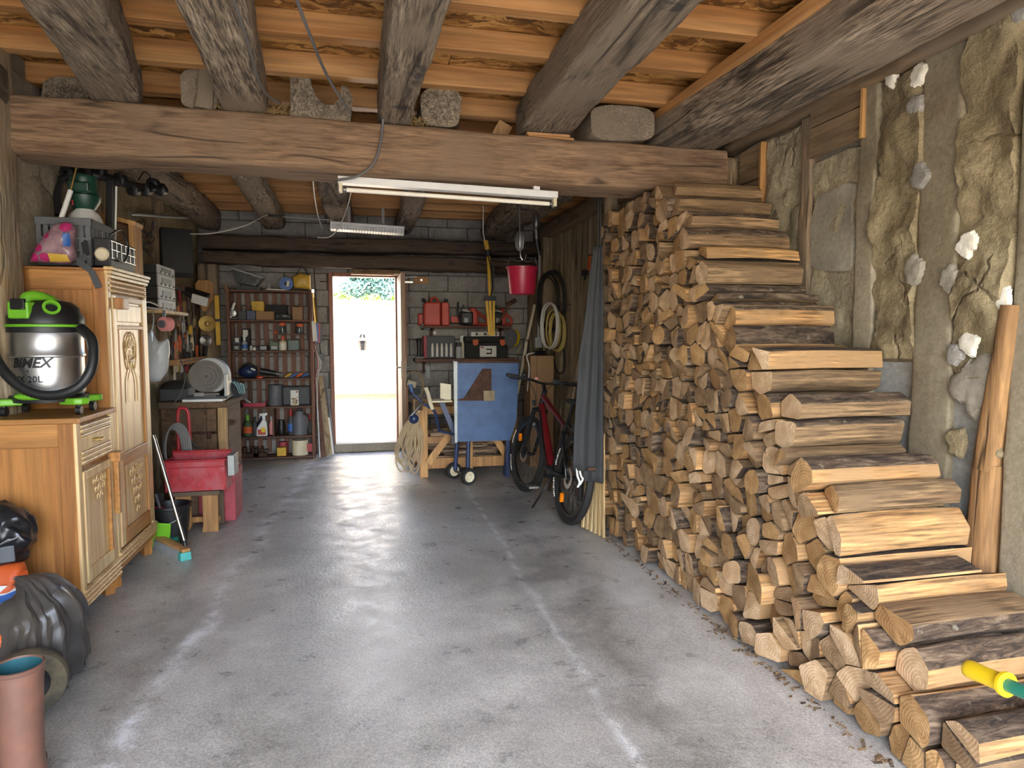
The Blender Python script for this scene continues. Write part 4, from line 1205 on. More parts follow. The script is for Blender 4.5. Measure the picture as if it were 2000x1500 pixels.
cv = MB()
for r_ in range(5):
    for q in range(5 - r_):
        yy = ym + (q - (4 - r_) / 2) * 0.055; zz = 0.66 - r_ * 0.062
        scroll(cv, (yy, zz), 0.027, 1.1, q, 1 if q % 2 else -1); cv.ell((XF - 0.002, yy, zz - 0.02), (0.006, 0.010, 0.016), 8, 5)
cv.build('carved_triangle', M['cab_f'], dr)
MB().bb(XF - 0.03, XF + 0.004, ya, yb, 0.12, 0.145).build('plinth', M['cab_y'], tall)
reed_row(tall, ya, yb, (0.16, 0.186, 0.212), 0.025, 0.02)
for yy in (ya + 0.05, yb - 0.05):
    for xx in (-1.80, XF - 0.05):
        MB().lathe((xx, yy, 0), [(0.001, 0), (0.036, 0.002), (0.04, 0.05), (0.034, 0.06), (0.044, 0.075), (0.044, 0.12), (0.001, 0.12)], 4).build('foot', M['cab_z'], tall)
p = at(226, 592, 'x', XF)
MB().bb(XF, XF + 0.05, p.y - 0.03, p.y + 0.07, p.z - 0.035, p.z + 0.03).build('turn_button', M['cab_z'], tall, bevel=0.004, label='reddish wooden turn button high on the cupboard edge')

low = thing('oak_cupboard', 'low honey-coloured oak cupboard with one reeded drawer, standing under the vacuum cleaner', 'cupboard', (-1.62, 3.99, 0))
ya, yb, zb, zt = 3.735, 4.253, 0.10, 1.058
MB().bb(-1.84, XF - 0.02, ya + 0.012, yb, zb, zt).build('carcass', M['cab_z'], low)
for n_, a in (('stile', (-1.84, -1.79, ya, ya + 0.014, zb, zt)), ('stile', (-1.475, XF - 0.012, ya, ya + 0.014, zb, zt)), ('rail', (-1.79, -1.475, ya, ya + 0.013, zt - 0.12, zt)), ('rail', (-1.79, -1.475, ya, ya + 0.013, zb, zb + 0.12))):
    MB().bb(*a).build(n_, M['cab_z'] if n_ == 'stile' else M['cab_x'], low, bevel=0.003, seg=1)
MB().bb(-1.85, XF + 0.02, ya - 0.012, yb, zt, zt + 0.027).build('top_board', M['cab_x'], low, bevel=0.005)
for y0, y1 in ((ya, ya + 0.05), (yb - 0.05, yb)):
    MB().bb(XF - 0.02, XF, y0, y1, zb, zt).build('stile', M['cab_f'], low, bevel=0.006)
dw = MB().bb(XF - 0.02, XF - 0.004, ya + 0.055, yb - 0.055, 0.83, 1.04).build('drawer', M['cab_f'], low)
for z in (0.845, 0.870, 0.895, 0.985, 1.010, 1.032):
    MB().prism([(XF - 0.006 + 0.012 * math.sin(PI * i / 6), z + 0.023 * (i / 6 - 0.5)) for i in range(7)], 'y', ya + 0.055, yb - 0.055).build('reed', M['cab_f'], dw)
kb = MB(); ym = (ya + yb) / 2
for s in (-0.03, 0.03):
    kb.lathe((XF - 0.004, ym + s, 0.94), [(0.001, 0), (0.007, 0.002), (0.006, 0.022), (0.001, 0.024)], 10, (1, 0, 0))
kb.tube(smooth_path([(XF + 0.018, ym - 0.045, 0.942), (XF + 0.022, ym, 0.936), (XF + 0.018, ym + 0.045, 0.942)]), 0.006, 8)
kb.build('drawer_pull', M['brass'], dw)
dr = MB().bb(XF - 0.02, XF - 0.008, ya + 0.055, yb - 0.055, 0.21, 0.80).build('door', M['cab_f'], low)
for a in ((ya + 0.055, ya + 0.10, 0.21, 0.80), (yb - 0.10, yb - 0.055, 0.21, 0.80), (ya + 0.10, yb - 0.10, 0.21, 0.28), (ya + 0.10, yb - 0.10, 0.755, 0.80)):
    MB().bb(XF - 0.008, XF + 0.006, *a).build('door_frame', M['cab_f'], dr, bevel=0.004)
MB().bb(XF - 0.008, XF + 0.012, yb - 0.125, yb - 0.10, 0.28, 0.755).build('moulding', M['cab_y'], dr, bevel=0.004)
cv = MB()
for r_ in range(3):
    for q in range(4 - r_):
        scroll(cv, (ym + (q - (3 - r_) / 2) * 0.05, 0.725 - r_ * 0.045), 0.024, 1.1, q, 1 if q % 2 else -1, 0.0035)
cv.build('carved_ornament', M['cab_f'], dr)
p = at(226, 890, 'x', XF)
MB().bb(XF, XF + 0.055, 4.17, 4.25, p.z - 0.02, p.z + 0.035).bb(XF + 0.0, XF + 0.03, 4.21, 4.24, p.z - 0.33, p.z - 0.02).build('turn_button', M['cab_y'], low, bevel=0.004)
MB().cyl((XF, yb - 0.03, 0.52), (XF + 0.02, yb - 0.03, 0.52), 0.007).build('keyhole_knob', M['dsteel'], dr)
reed_row(low, ya, yb, (0.112, 0.137, 0.162, 0.187), 0.025, 0.02)
for yy in (ya + 0.05, yb - 0.05):
    for xx in (-1.80, XF - 0.05):
        MB().lathe((xx, yy, 0), [(0.001, 0), (0.036, 0.002), (0.042, 0.05), (0.034, 0.06), (0.046, 0.075), (0.046, 0.1), (0.001, 0.1)], 4).build('foot', M['cab_z'], low)

# ------------------------------------------------------------------ wet-and-dry vacuum on the low cupboard
vx, vy, vz = -1.60, 3.985, 1.086
vac = thing('vacuum_cleaner', 'wet-and-dry vacuum with steel drum, lime green trim and black hose, on the low cupboard', 'vacuum cleaner', (vx, vy, vz))
r = 0.168
MB().lathe((vx, vy, vz + 0.10), [(0.001, 0), (r - 0.012, 0.002), (r - 0.004, 0.02), (r - 0.004, 0.20), (r + 0.003, 0.206), (r + 0.003, 0.214), (r - 0.002, 0.22), (r - 0.002, 0.325), (r + 0.002, 0.33), (0.001, 0.33)], 48).build('drum', M['steel'], vac)
MB().lathe((vx, vy, vz + 0.43), [(r - 0.01, -0.005), (r + 0.006, 0.0), (r + 0.006, 0.025), (r - 0.002, 0.03), (0.001, 0.03)], 48).build('drum_rim', M['black'], vac)
MB().lathe((vx, vy, vz + 0.457), [(0.001, 0), (r + 0.012, 0.0), (r + 0.014, 0.012), (r + 0.004, 0.016), (0.001, 0.017)], 48).build('green_band', M['green'], vac)
hd = MB().lathe((vx, vy, vz + 0.474), [(r + 0.004, 0), (r + 0.004, 0.035), (r - 0.012, 0.06), (r - 0.018, 0.085), (r * 0.70, 0.115), (r * 0.35, 0.125), (0.001, 0.128)], 48).build('motor_head', M['black'], vac)
fx, fy = math.cos(math.radians(-88)), math.sin(math.radians(-88))
lt = Matrix.Translation((vx - 0.05, vy - 0.135, vz + 0.54)) @ Matrix.Rotation(math.radians(-12), 4, 'Z')
MB().box((0, 0, 0), (0.105, 0.07, 0.085)).xf(lt).build('front_panel', M['green'], hd, bevel=0.008)
MB().box((0.005, -0.036, 0.03), (0.07, 0.02, 0.055)).xf(lt).build('switch_cover', M['black'], hd, bevel=0.004)
sc_ = MB()
for a in (-1, 1):
    for b in (-1, 1): sc_.cyl((0.005 + a * 0.029, -0.047, 0.03 + b * 0.022), (0.005 + a * 0.029, -0.05, 0.03 + b * 0.022), 0.004)
sc_.xf(lt).build('screws', M['chrome'], hd)
MB().tube(smooth_path([(vx - 0.05, vy - 0.11, vz + 0.55), (vx - 0.04, vy - 0.10, vz + 0.605), (vx - 0.005, vy - 0.05, vz + 0.612), (vx + 0.05, vy + 0.03, vz + 0.575)]), [0.03] * 18 + [0.024], 12).build('carry_handle', M['green'], hd)
q = Vector((vx + 0.075, vy - 0.125, vz + 0.55))
pd = Vector((0.45, -0.8, 0.45)).normalized()
MB().lathe(q - pd * 0.04, [(0.036, 0), (0.036, 0.05), (0.04, 0.05), (0.04, 0.06), (0.027, 0.06), (0.026, 0.02), (0.001, 0.02)], 24, pd).build('blower_port', M['green'], hd)
lb = MB()
text_mb('BIMEX', 0.068, (0, 0, 0), (1, 0, 0), (0, 0, 1), shear=0.28, bold=0.0022, mb=lb, wrap=((vx, vy, vz + 0.272), r - 0.0025, math.radians(-98)))
text_mb('&', 0.022, (0, 0, 0), (1, 0, 0), (0, 0, 1), mb=lb, wrap=((vx, vy, vz + 0.234), r - 0.0025, math.radians(-100)))
text_mb('RIX 20L', 0.046, (0, 0, 0), (1, 0, 0), (0, 0, 1), bold=0.0008, mb=lb, wrap=((vx, vy, vz + 0.19), r - 0.0025, math.radians(-104)))
lb.build('lettering', M['black'], vac)
bs = MB().lathe((vx, vy, vz + 0.07), [(0.001, 0), (r + 0.005, 0), (r + 0.01, 0.03), (0.001, 0.03)], 32)
bs.build('base_pan', M['black'], vac)
for i, a in enumerate((-30, -150, 35, 145)):
    ca, sa = math.cos(math.radians(a)), math.sin(math.radians(a))
    f_ = MB().prism([(r * 0.75, -0.055), (r + 0.05, -0.045), (r + 0.075, -0.02), (r + 0.075, 0.02), (r + 0.05, 0.045), (r * 0.75, 0.055)], 'z', 0.055, 0.09)
    f_.xf(Matrix.Translation((vx, vy, vz)) @ Matrix.Rotation(math.radians(a), 4, 'Z')).build('foot_wing', M['green'], vac, bevel=0.008)
    cxp, cyp = vx + ca * (r + 0.03), vy + sa * (r + 0.03)
    w_ = MB().cyl((cxp - 0.012, cyp, vz + 0.024), (cxp + 0.012, cyp, vz + 0.024), 0.024).cyl((cxp, cyp, vz + 0.03), (cxp, cyp, vz + 0.057), 0.012)
    w_.build('caster', M['black'], vac)
MB().ell((vx - 0.01, vy - r + 0.01, vz + 0.105), (0.09, 0.03, 0.022), 20, 10).build('clip', M['green'], vac)
hp = smooth_path([at(158, 640, 'y', 3.90), at(180, 668, 'y', 3.83), at(178, 720, 'y', 3.78), at(150, 757, 'y', 3.76), at(100, 772, 'y', 3.76), at(48, 760, 'y', 3.77), at(5, 722, 'y', 3.80), at(-25, 670, 'y', 3.88)], 14)
hm = MB().tube(hp, [0.0245 + (0.0022 if i % 2 else 0) for i in range(len(hp))], 14)
hm.build('hose', M['black'], vac)

# ------------------------------------------------------------------ things on top of the tall cupboard (z = 1.906)
ZT = 1.907
cr = thing('plastic_crate', 'grey slatted plastic crate on top of the tall cupboard', 'crate', (-1.675, 4.55, ZT))
x0, x1, y0, y1, z1 = -1.795, -1.515, 4.40, 4.80, ZT + 0.275
MB().bb(x0, x1, y0, y1, ZT, ZT + 0.012).build('crate_floor', M['gray'], cr)
MB().bb(x0 - 0.006, x1 + 0.006, y0 - 0.006, y0 + 0.02, z1 - 0.045, z1).bb(x0 - 0.006, x1 + 0.006, y1 - 0.02, y1 + 0.006, z1 - 0.045, z1).bb(x0 - 0.006, x0 + 0.02, y0, y1, z1 - 0.045, z1).bb(x1 - 0.02, x1 + 0.006, y0, y1, z1 - 0.045, z1).build('crate_rim', M['gray'], cr, bevel=0.004)
for i in range(8):
    xx = x0 + 0.012 + (x1 - x0 - 0.024) * i / 7
    MB().bb(xx - 0.012, xx + 0.012, y0, y0 + 0.008, ZT + 0.012, z1 - 0.04).build('slat', M['gray'], cr)
    yy = y0 + 0.012 + (y1 - y0 - 0.024) * i / 7
    MB().bb(x1 - 0.008, x1, yy - 0.012, yy + 0.012, ZT + 0.012, z1 - 0.04).build('slat', M['gray'], cr)
for z in (ZT + 0.08, ZT + 0.15):
    MB().bb(x0, x1, y0 - 0.003, y0 + 0.01, z, z + 0.014).bb(x1 - 0.01, x1 + 0.003, y0, y1, z, z + 0.014).build('slat', M['gray'], cr)

bp = [(-1.80, 1.912), (-1.60, 1.908), (-1.565, 1.94), (-1.575, 2.03), (-1.555, 2.10), (-1.585, 2.145), (-1.655, 2.14), (-1.72, 2.06), (-1.775, 1.98)]
bg = thing('printed_bag', 'crumpled pink and clear printed bag slumped against the grey crate', 'bag', (-1.70, 4.32, ZT))
pillow(bp, 4.325, 0.055, 0.045, 0.014, 11, 3).build('film', M['film'], bg)
hx = MB()
for (x, z, r_) in ((-1.765, 1.938, 0.026), (-1.74, 1.99, 0.024), (-1.71, 1.938, 0.026), (-1.70, 2.06, 0.02), (-1.60, 2.11, 0.03)):
    print_on(bp, hexa(x, z, r_), 4.325, 0.062, mb=hx)
hx.build('magenta_print', M['magenta'], bg)['kind'] = 'stuff'
print_on(bp, [(-1.69, 1.915), (-1.59, 1.918), (-1.595, 1.955), (-1.69, 1.96)], 4.325, 0.062).build('gold_print', M['gold'], bg)
print_on(bp, [(-1.61, 2.0), (-1.58, 2.0), (-1.58, 2.075), (-1.61, 2.075)], 4.325, 0.062).build('blue_print', M['bluebag'], bg)

sp = thing('pressure_sprayer', 'garden pressure sprayer with milky tank and dark green pump head in the crate', 'sprayer', (-1.60, 4.60, ZT + 0.013))
sx, sy, sz = -1.615, 4.62, ZT + 0.013
MB().lathe((sx, sy, sz), [(0.001, 0), (0.085, 0.004), (0.095, 0.03), (0.095, 0.27), (0.085, 0.31), (0.05, 0.345), (0.045, 0.36), (0.001, 0.36)], 28).build('tank', M['tank'], sp)
MB().lathe((sx, sy, sz + 0.345), [(0.055, 0), (0.085, 0.05), (0.09, 0.08), (0.075, 0.09), (0.07, 0.17), (0.075, 0.185), (0.07, 0.20), (0.001, 0.205)], 24).build('pump_head', M['dgreen'], sp)
MB().box((sx, sy - 0.075, sz + 0.47), (0.11, 0.03, 0.06), (0.1, 0, 0)).build('grip', M['dgreen'], sp, bevel=0.01)
MB().cyl((sx - 0.04, sy - 0.07, sz + 0.36), (sx - 0.04, sy - 0.075, sz + 0.39), 0.006).build('valve', M['red'], sp)
ln = thing('spray_lance', 'white gripped spray lance with thin brass tube leaning in the crate', 'lance', tuple(at(118, 430, 'y', 4.43)))
a, b, c2 = at(116, 436, 'y', 4.43), at(138, 372, 'y', 4.47), at(150, 324, 'y', 4.50)
MB().cyl(a, b, 0.014).build('grip', M['white_pl'], ln)
MB().cyl(b, c2, 0.005).build('lance_tube', M['brass'], ln)
br = thing('bicycle_rack', 'black clamp-on bicycle rack standing on the tall cupboard behind the crate', 'rack', (-1.44, 4.88, ZT))
p0 = at(212, 500, 'y', 4.88); p1 = at(216, 352, 'y', 4.88)
MB().bar((p0.x, 4.88, ZT), p1, 0.045, 0.035, (0, 1, 0)).build('upright', M['black'], br, bevel=0.004)
MB().cyl((p0.x + 0.032, 4.88, ZT), (p1.x + 0.032, 4.88, p1.z - 0.04), 0.006).build('white_rod', M['white_pl'], br)
pa = [at(118, 352, 'y', 4.75), at(150, 340, 'y', 4.80), at(200, 345, 'y', 4.86), at(250, 360, 'y', 5.05), at(285, 366, 'y', 5.2), at(318, 365, 'y', 5.35)]
MB().tube(smooth_path(pa), 0.027, 10).build('arm', M['black'], br)
for i, (px, py, yy) in enumerate(((135, 338, 4.78), (170, 337, 4.82), (195, 336, 4.86), (235, 352, 5.0), (262, 372, 5.1), (285, 372, 5.2), (300, 360, 5.3), (315, 372, 5.35))):
    q = at(px, py, 'y', yy)
    k_ = MB().lathe((q.x, q.y - 0.01, q.z), [(0.026, -0.03), (0.042, -0.022), (0.042, 0.022), (0.026, 0.03), (0.012, 0.03), (0.012, -0.03), (0.026, -0.03)], 14, (0.3, 1, 0.1))
    k_.tube(arc((q.x, q.y, q.z + 0.018), 0.02, 0, 180, 6, 'xz'), 0.005, 6).cyl((q.x, q.y - 0.02, q.z - 0.02), (q.x, q.y - 0.02, q.z - 0.045), 0.008)
    k_.build('clamp', M['black'], br)
MB().tube(smooth_path([at(120, 352, 'y', 4.75), at(112, 385, 'y', 4.72), at(116, 420, 'y', 4.70)]), 0.022, 8).build('hook', M['black'], br)
MB().tube(smooth_path([at(270, 352, 'y', 5.15), at(282, 336, 'y', 5.2), at(294, 346, 'y', 5.25), at(296, 360, 'y', 5.28)]), 0.004, 6).build('strap', M['black'], br)
bx = thing('car_battery_charger', 'black box with chrome rails and a big loop of cable beside the pink bag', 'charger', (-1.46, 4.6, ZT))
MB().bb(-1.505, -1.415, 4.40, 4.84, ZT, ZT + 0.165).build('case', M['black'], bx, bevel=0.006)
rl = MB()
for z in (0.05, 0.10, 0.15): rl.cyl((-1.41, 4.40, ZT + z), (-1.41, 4.84, ZT + z), 0.004)
for i in range(6): rl.cyl((-1.41, 4.42 + i * 0.08, ZT + 0.05), (-1.41, 4.42 + i * 0.08, ZT + 0.15), 0.003)
rl.build('chrome_rails', M['chrome'], bx)
MB().lathe((-1.46, 4.398, ZT + 0.07), [(0.001, 0.012), (0.03, 0.012), (0.038, 0.004), (0.04, 0)], 20, (0, -1, 0)).build('dial', M['cream'], bx)
lo = smooth_path([at(215, 458, 'y', 4.45), at(236, 450, 'y', 4.6), at(250, 480, 'y', 4.66), at(248, 500, 'y', 4.6), at(240, 512, 'x', -1.40), at(228, 505, 'x', -1.40)])
MB().tube(lo, 0.006, 8).build('cable_loop', M['black'], bx)
stp = [at(164, 472, 'y', 4.375), at(170, 500, 'y', 4.26), (-1.535, 4.247, 1.915)] + [at(178, 528, 'y', 4.244), at(193, 562, 'y', 4.244)]
sm = MB()
for a, b in zip(stp, stp[1:]): sm.bar(a, b, 0.034, 0.003, (0, -1, 0.2))
tag(sm.build('webbing_strap', M['dgray']), 'dark grey webbing strap hanging over the cupboard edge from the crate', 'strap')

# ------------------------------------------------------------------ along the left wall behind the cupboard
wb = thing('wooden_wall_box', 'open pale wooden box frame fixed to the wall above the cupboard end', 'box', (-1.70, 5.25, 1.98))
a, b = at(226, 425, 'y', 5.25), at(262, 505, 'y', 5.25)
xa, xb, za, zb2 = a.x, b.x, 1.96, a.z + 0.02
for s in ((xb - 0.03, xb, za, zb2 - 0.06), (xa - 0.12, xa - 0.09, za, zb2)):
    MB().bb(s[0], s[1], 5.25, 5.45, s[2], s[3]).build('side_board', M['pine_z'], wb, bevel=0.002, seg=1)
MB().bar((xa - 0.12, 5.35, zb2), (xb + 0.01, 5.35, zb2 - 0.055), 0.2, 0.03).build('top_board', M['pine_z'], wb, bevel=0.002, seg=1)
MB().bb(xa - 0.12, xb, 5.44, 5.455, za, zb2 - 0.03).build('back_board', M['scrap'], wb)
MB().bb(xa - 0.12, xb, 5.25, 5.45, za - 0.02, za).build('bottom_board', M['pine_z'], wb)
tag(MB().cyl(at(255, 418, 'x', -1.775), at(366, 426, 'x', -1.70), 0.014).build('steel_bar', M['galv']), 'thin grey steel bar spanning the clay wall over the stereo stack', 'bar')

sc2 = at(346, 490, 'y', 6.8)
Msp = Matrix.Translation((sc2.x, 6.8, sc2.z)) @ Matrix.Rotation(0.35, 4, 'Z') @ Matrix.Rotation(-0.12, 4, 'X')
spk = thing('loudspeaker', 'black loudspeaker tilted forward high on the wall in the rear bay', 'speaker', tuple(sc2))
MB().box((0, 0.1, 0), (0.27, 0.22, 0.42)).xf(Msp).build('cabinet', M['black_matte'], spk, bevel=0.006)
MB().box((0, -0.016, 0), (0.255, 0.012, 0.405)).xf(Msp).build('grille', M['black'], spk, bevel=0.004)
MB().bar((XL + 0.03, 6.92, sc2.z), (sc2.x, 6.92, sc2.z), 0.04, 0.04).build('bracket', M['dsteel'], spk)

sx_ = at(310, 560, 'y', 5.75).x
SY1 = at(342, 560, 'x', sx_).y
zs_ = [1.715, 1.80, 1.90, 2.005, 2.075]
zs_ = [at(310, v, 'y', 5.75).z for v in (606, 583, 558, 533, 515)]
shelf1 = thing('wall_shelf', 'short rough wall shelf carrying the stereo stack', 'shelf', (sx_, 6.0, zs_[0] - 0.03))
MB().bb(XL, sx_ + 0.07, 5.55, SY1 + 0.12, zs_[0] - 0.028, zs_[0] - 0.001).build('board', M['pale_x'], shelf1, bevel=0.003, seg=1)
MB().bb(XL, sx_ + 0.03, 5.6, 5.64, zs_[0] - 0.10, zs_[0] - 0.028).bb(XL, sx_ + 0.03, SY1, SY1 + 0.04, zs_[0] - 0.10, zs_[0] - 0.028).build('bearer', M['bench'], shelf1)
for i, (lab, nm) in enumerate((('lowest black hi-fi unit of the stack, with small silver knobs', 'cassette_deck'), ('second hi-fi unit up in the black stack, silver fronted with a dark cassette window', 'cassette_deck'),
                               ('third hi-fi unit up in the black stack, silver front with a square of dark buttons', 'amplifier'), ('top hi-fi unit of the black stack, thin with a silver display front', 'tuner'))):
    z0, z1 = zs_[i] + 0.001, zs_[i + 1] - 0.002
    h = thing(nm, lab, 'hi-fi unit', (sx_ - 0.1, (5.75 + SY1) / 2, z0), 'hi-fi units in the stereo stack')
    MB().bb(XL + 0.02, sx_ - 0.012, 5.75, SY1, z0, z1).build('case', M['black_matte'], h, bevel=0.003, seg=1)
    MB().bb(sx_ - 0.012, sx_, 5.745, SY1, z0, z1).build('front', M['lgray'], h, bevel=0.002, seg=1)
    w = SY1 - 5.75; zz = (z0 + z1) / 2; hh = z1 - z0
    MB().bb(sx_, sx_ + 0.004, 5.75 + w * 0.2, 5.75 + w * 0.75, zz - hh * 0.22, zz + hh * 0.22).build('window', M['black'], h)
    kn = MB()
    for j in range(4): kn.cyl((sx_, 5.75 + w * (0.12 + 0.25 * j), z0 + hh * 0.18), (sx_ + 0.012, 5.75 + w * (0.12 + 0.25 * j), z0 + hh * 0.18), 0.008, n=10)
    kn.build('knobs', M['dsteel'], h)
tag(MB().tube(smooth_path([(sx_ + 0.02, 5.72, zs_[0] + 0.02), (sx_ - 0.05, 5.66, zs_[0] + 0.06), (sx_ - 0.12, 5.62, zs_[0] + 0.03), (sx_ + 0.02, 5.6, zs_[0] + 0.006), (sx_ + 0.06, 5.8, zs_[0] + 0.006)]), 0.007).build('white_flex', M['cable_w']),
    'white cord looped on the shelf in front of the stereo stack', 'cord')
td = at(320, 633, 'y', 5.55)
t = thing('tape_dispenser', 'pink roll of packing tape in a grey dispenser under the stereo shelf', 'tape', (td.x, 5.55, td.z - 0.05))
MB().lathe((td.x, 5.52, td.z), [(0.03, 0), (0.055, 0), (0.055, 0.06), (0.03, 0.06), (0.03, 0)], 24, (0.5, 0.8, 0)).build('tape_roll', M['pink'], t)
MB().cyl((td.x - 0.01, 5.50, td.z), (td.x + 0.04, 5.58, td.z), 0.028).bar((td.x, 5.55, td.z), (td.x, 5.57, td.z + 0.10), 0.02, 0.03, (0, 1, 0)).build('holder', M['gray'], t)

pb = at(312, 695, 'y', 5.35)
pg = thing('plastic_carrier_bag', 'translucent white plastic bag hanging between the tall cupboard and the tools', 'bag', (pb.x, 5.35, 1.05))
o_ = [at(px, py, 'y', 5.35) for px, py in ((296, 640), (300, 655), (311, 668), (330, 662), (332, 690), (326, 725), (314, 744), (292, 748), (280, 740), (280, 660))]
pillow([(q.x, q.z) for q in o_], 5.35, 0.07, 0.06, 0.02, 12, 9).build('bag_film', M['bag_clear'], pg)
pillow([(q.x * 0.8 + pb.x * 0.2, q.z * 0.8 + pb.z * 0.2 - 0.03) for q in o_], 5.35, 0.045, 0.035, 0.015, 12, 19).build('bag_contents', M['lgray'], pg)
MB().tube(smooth_path([at(298, 645, 'y', 5.35), at(300, 622, 'y', 5.4), at(297, 608, 'y', 5.5)]), 0.006, 6).build('bag_handle', M['bag_clear'], pg)

# tools hung on the wall: (kind, pixel of the top, length, label)
def hung(kind, px, py, L, label, x=-1.80, mats=('dsteel', 'black'), tilt=0.0, grp=None):
    p = at(px, py, 'x', x); x = x + 0.03
    t = thing(kind, label, kind.replace('_', ' ').split()[-1], (x, p.y, p.z - L), grp)
    def B(name, mb, m):
        mb.xf(Matrix.Translation((x, p.y, p.z)) @ Matrix.Rotation(tilt, 4, 'X')).build(name, M[m], t)
    h = L
    if kind == 'hammer':
        B('handle', MB().cyl((0, 0, 0), (0, 0, -h), 0.013, 0.016, 10), mats[1]); B('head', MB().cyl((0, -0.06, -0.02), (0, 0.05, -0.02), 0.02, 0.016, 10), mats[0])
    elif kind in ('pliers', 'pincers', 'shears'):
        m = MB()
        for s in (-1, 1): m.tube(smooth_path([(0, s * 0.01, -h * 0.4), (0, s * 0.045, -h * 0.65), (0, s * 0.035, -h)]), 0.010, 8)
        B('handles', m, mats[1])
        B('jaws', MB().prism([(-0.03, -h * 0.42), (0.03, -h * 0.42), (0.022, -h * 0.12), (0.004, 0), (-0.004, 0), (-0.022, -h * 0.12)], 'x', -0.008, 0.008), mats[0])
    elif kind in ('hand_saw', 'tenon_saw'):
        B('blade', MB().prism([(-0.02, 0), (0.02, 0), (0.07, -h * 0.7), (-0.05, -h * 0.7)], 'x', -0.002, 0.002), mats[0])
        B('handle', MB().prism([(-0.06, -h * 0.68), (0.07, -h * 0.68), (0.06, -h), (-0.03, -h)], 'x', -0.012, 0.012), mats[1])
    elif kind == 'brush':
        B('handle', MB().prism([(-0.012, 0), (0.012, 0), (0.018, -h * 0.5), (0.035, -h * 0.6), (-0.035, -h * 0.6), (-0.018, -h * 0.5)], 'x', -0.01, 0.01), mats[1])
        B('bristles', MB().prism([(-0.035, -h * 0.6), (0.035, -h * 0.6), (0.04, -h), (-0.04, -h)], 'x', -0.012, 0.012), mats[0])
    elif kind in ('wrench', 'spanner'):
        B('shaft', MB().bar((0, 0, -h * 0.15), (0, 0, -h), 0.012, 0.025, (1, 0, 0)), mats[1])
        B('jaw', MB().lathe((0.008, 0, -h * 0.1), [(0.012, -0.008), (0.034, -0.008), (0.034, 0.008), (0.012, 0.008), (0.012, -0.008)], 12, (1, 0, 0)), mats[0])
    elif kind in ('trowel', 'scraper'):
        B('blade', MB().prism([(-0.05, -h), (0.05, -h), (0.03, -h * 0.5), (-0.03, -h * 0.5)], 'x', -0.002, 0.002), mats[0])
        B('handle', MB().cyl((0, 0, 0), (0, 0, -h * 0.52), 0.014, 0.012, 10), mats[1])
    elif kind == 'clamp':
        B('bar', MB().bar((0, 0, 0), (0, 0, -h), 0.008, 0.02, (1, 0, 0)).bb(-0.01, 0.01, 0, 0.09, -0.03, 0), mats[0])
        B('screw_handle', MB().bb(-0.01, 0.01, 0, 0.09, -h * 0.6, -h * 0.52).cyl((0, 0.08, -h * 0.5), (0, 0.08, -h * 0.85), 0.012, n=10), mats[1])
    else:
        B('handle', MB().cyl((0, 0, 0), (0, 0, -h * 0.45), 0.015, 0.012, 10), mats[1]); B('shaft', MB().cyl((0, 0, -h * 0.45), (0, 0, -h), 0.006, n=8), mats[0])
    return t
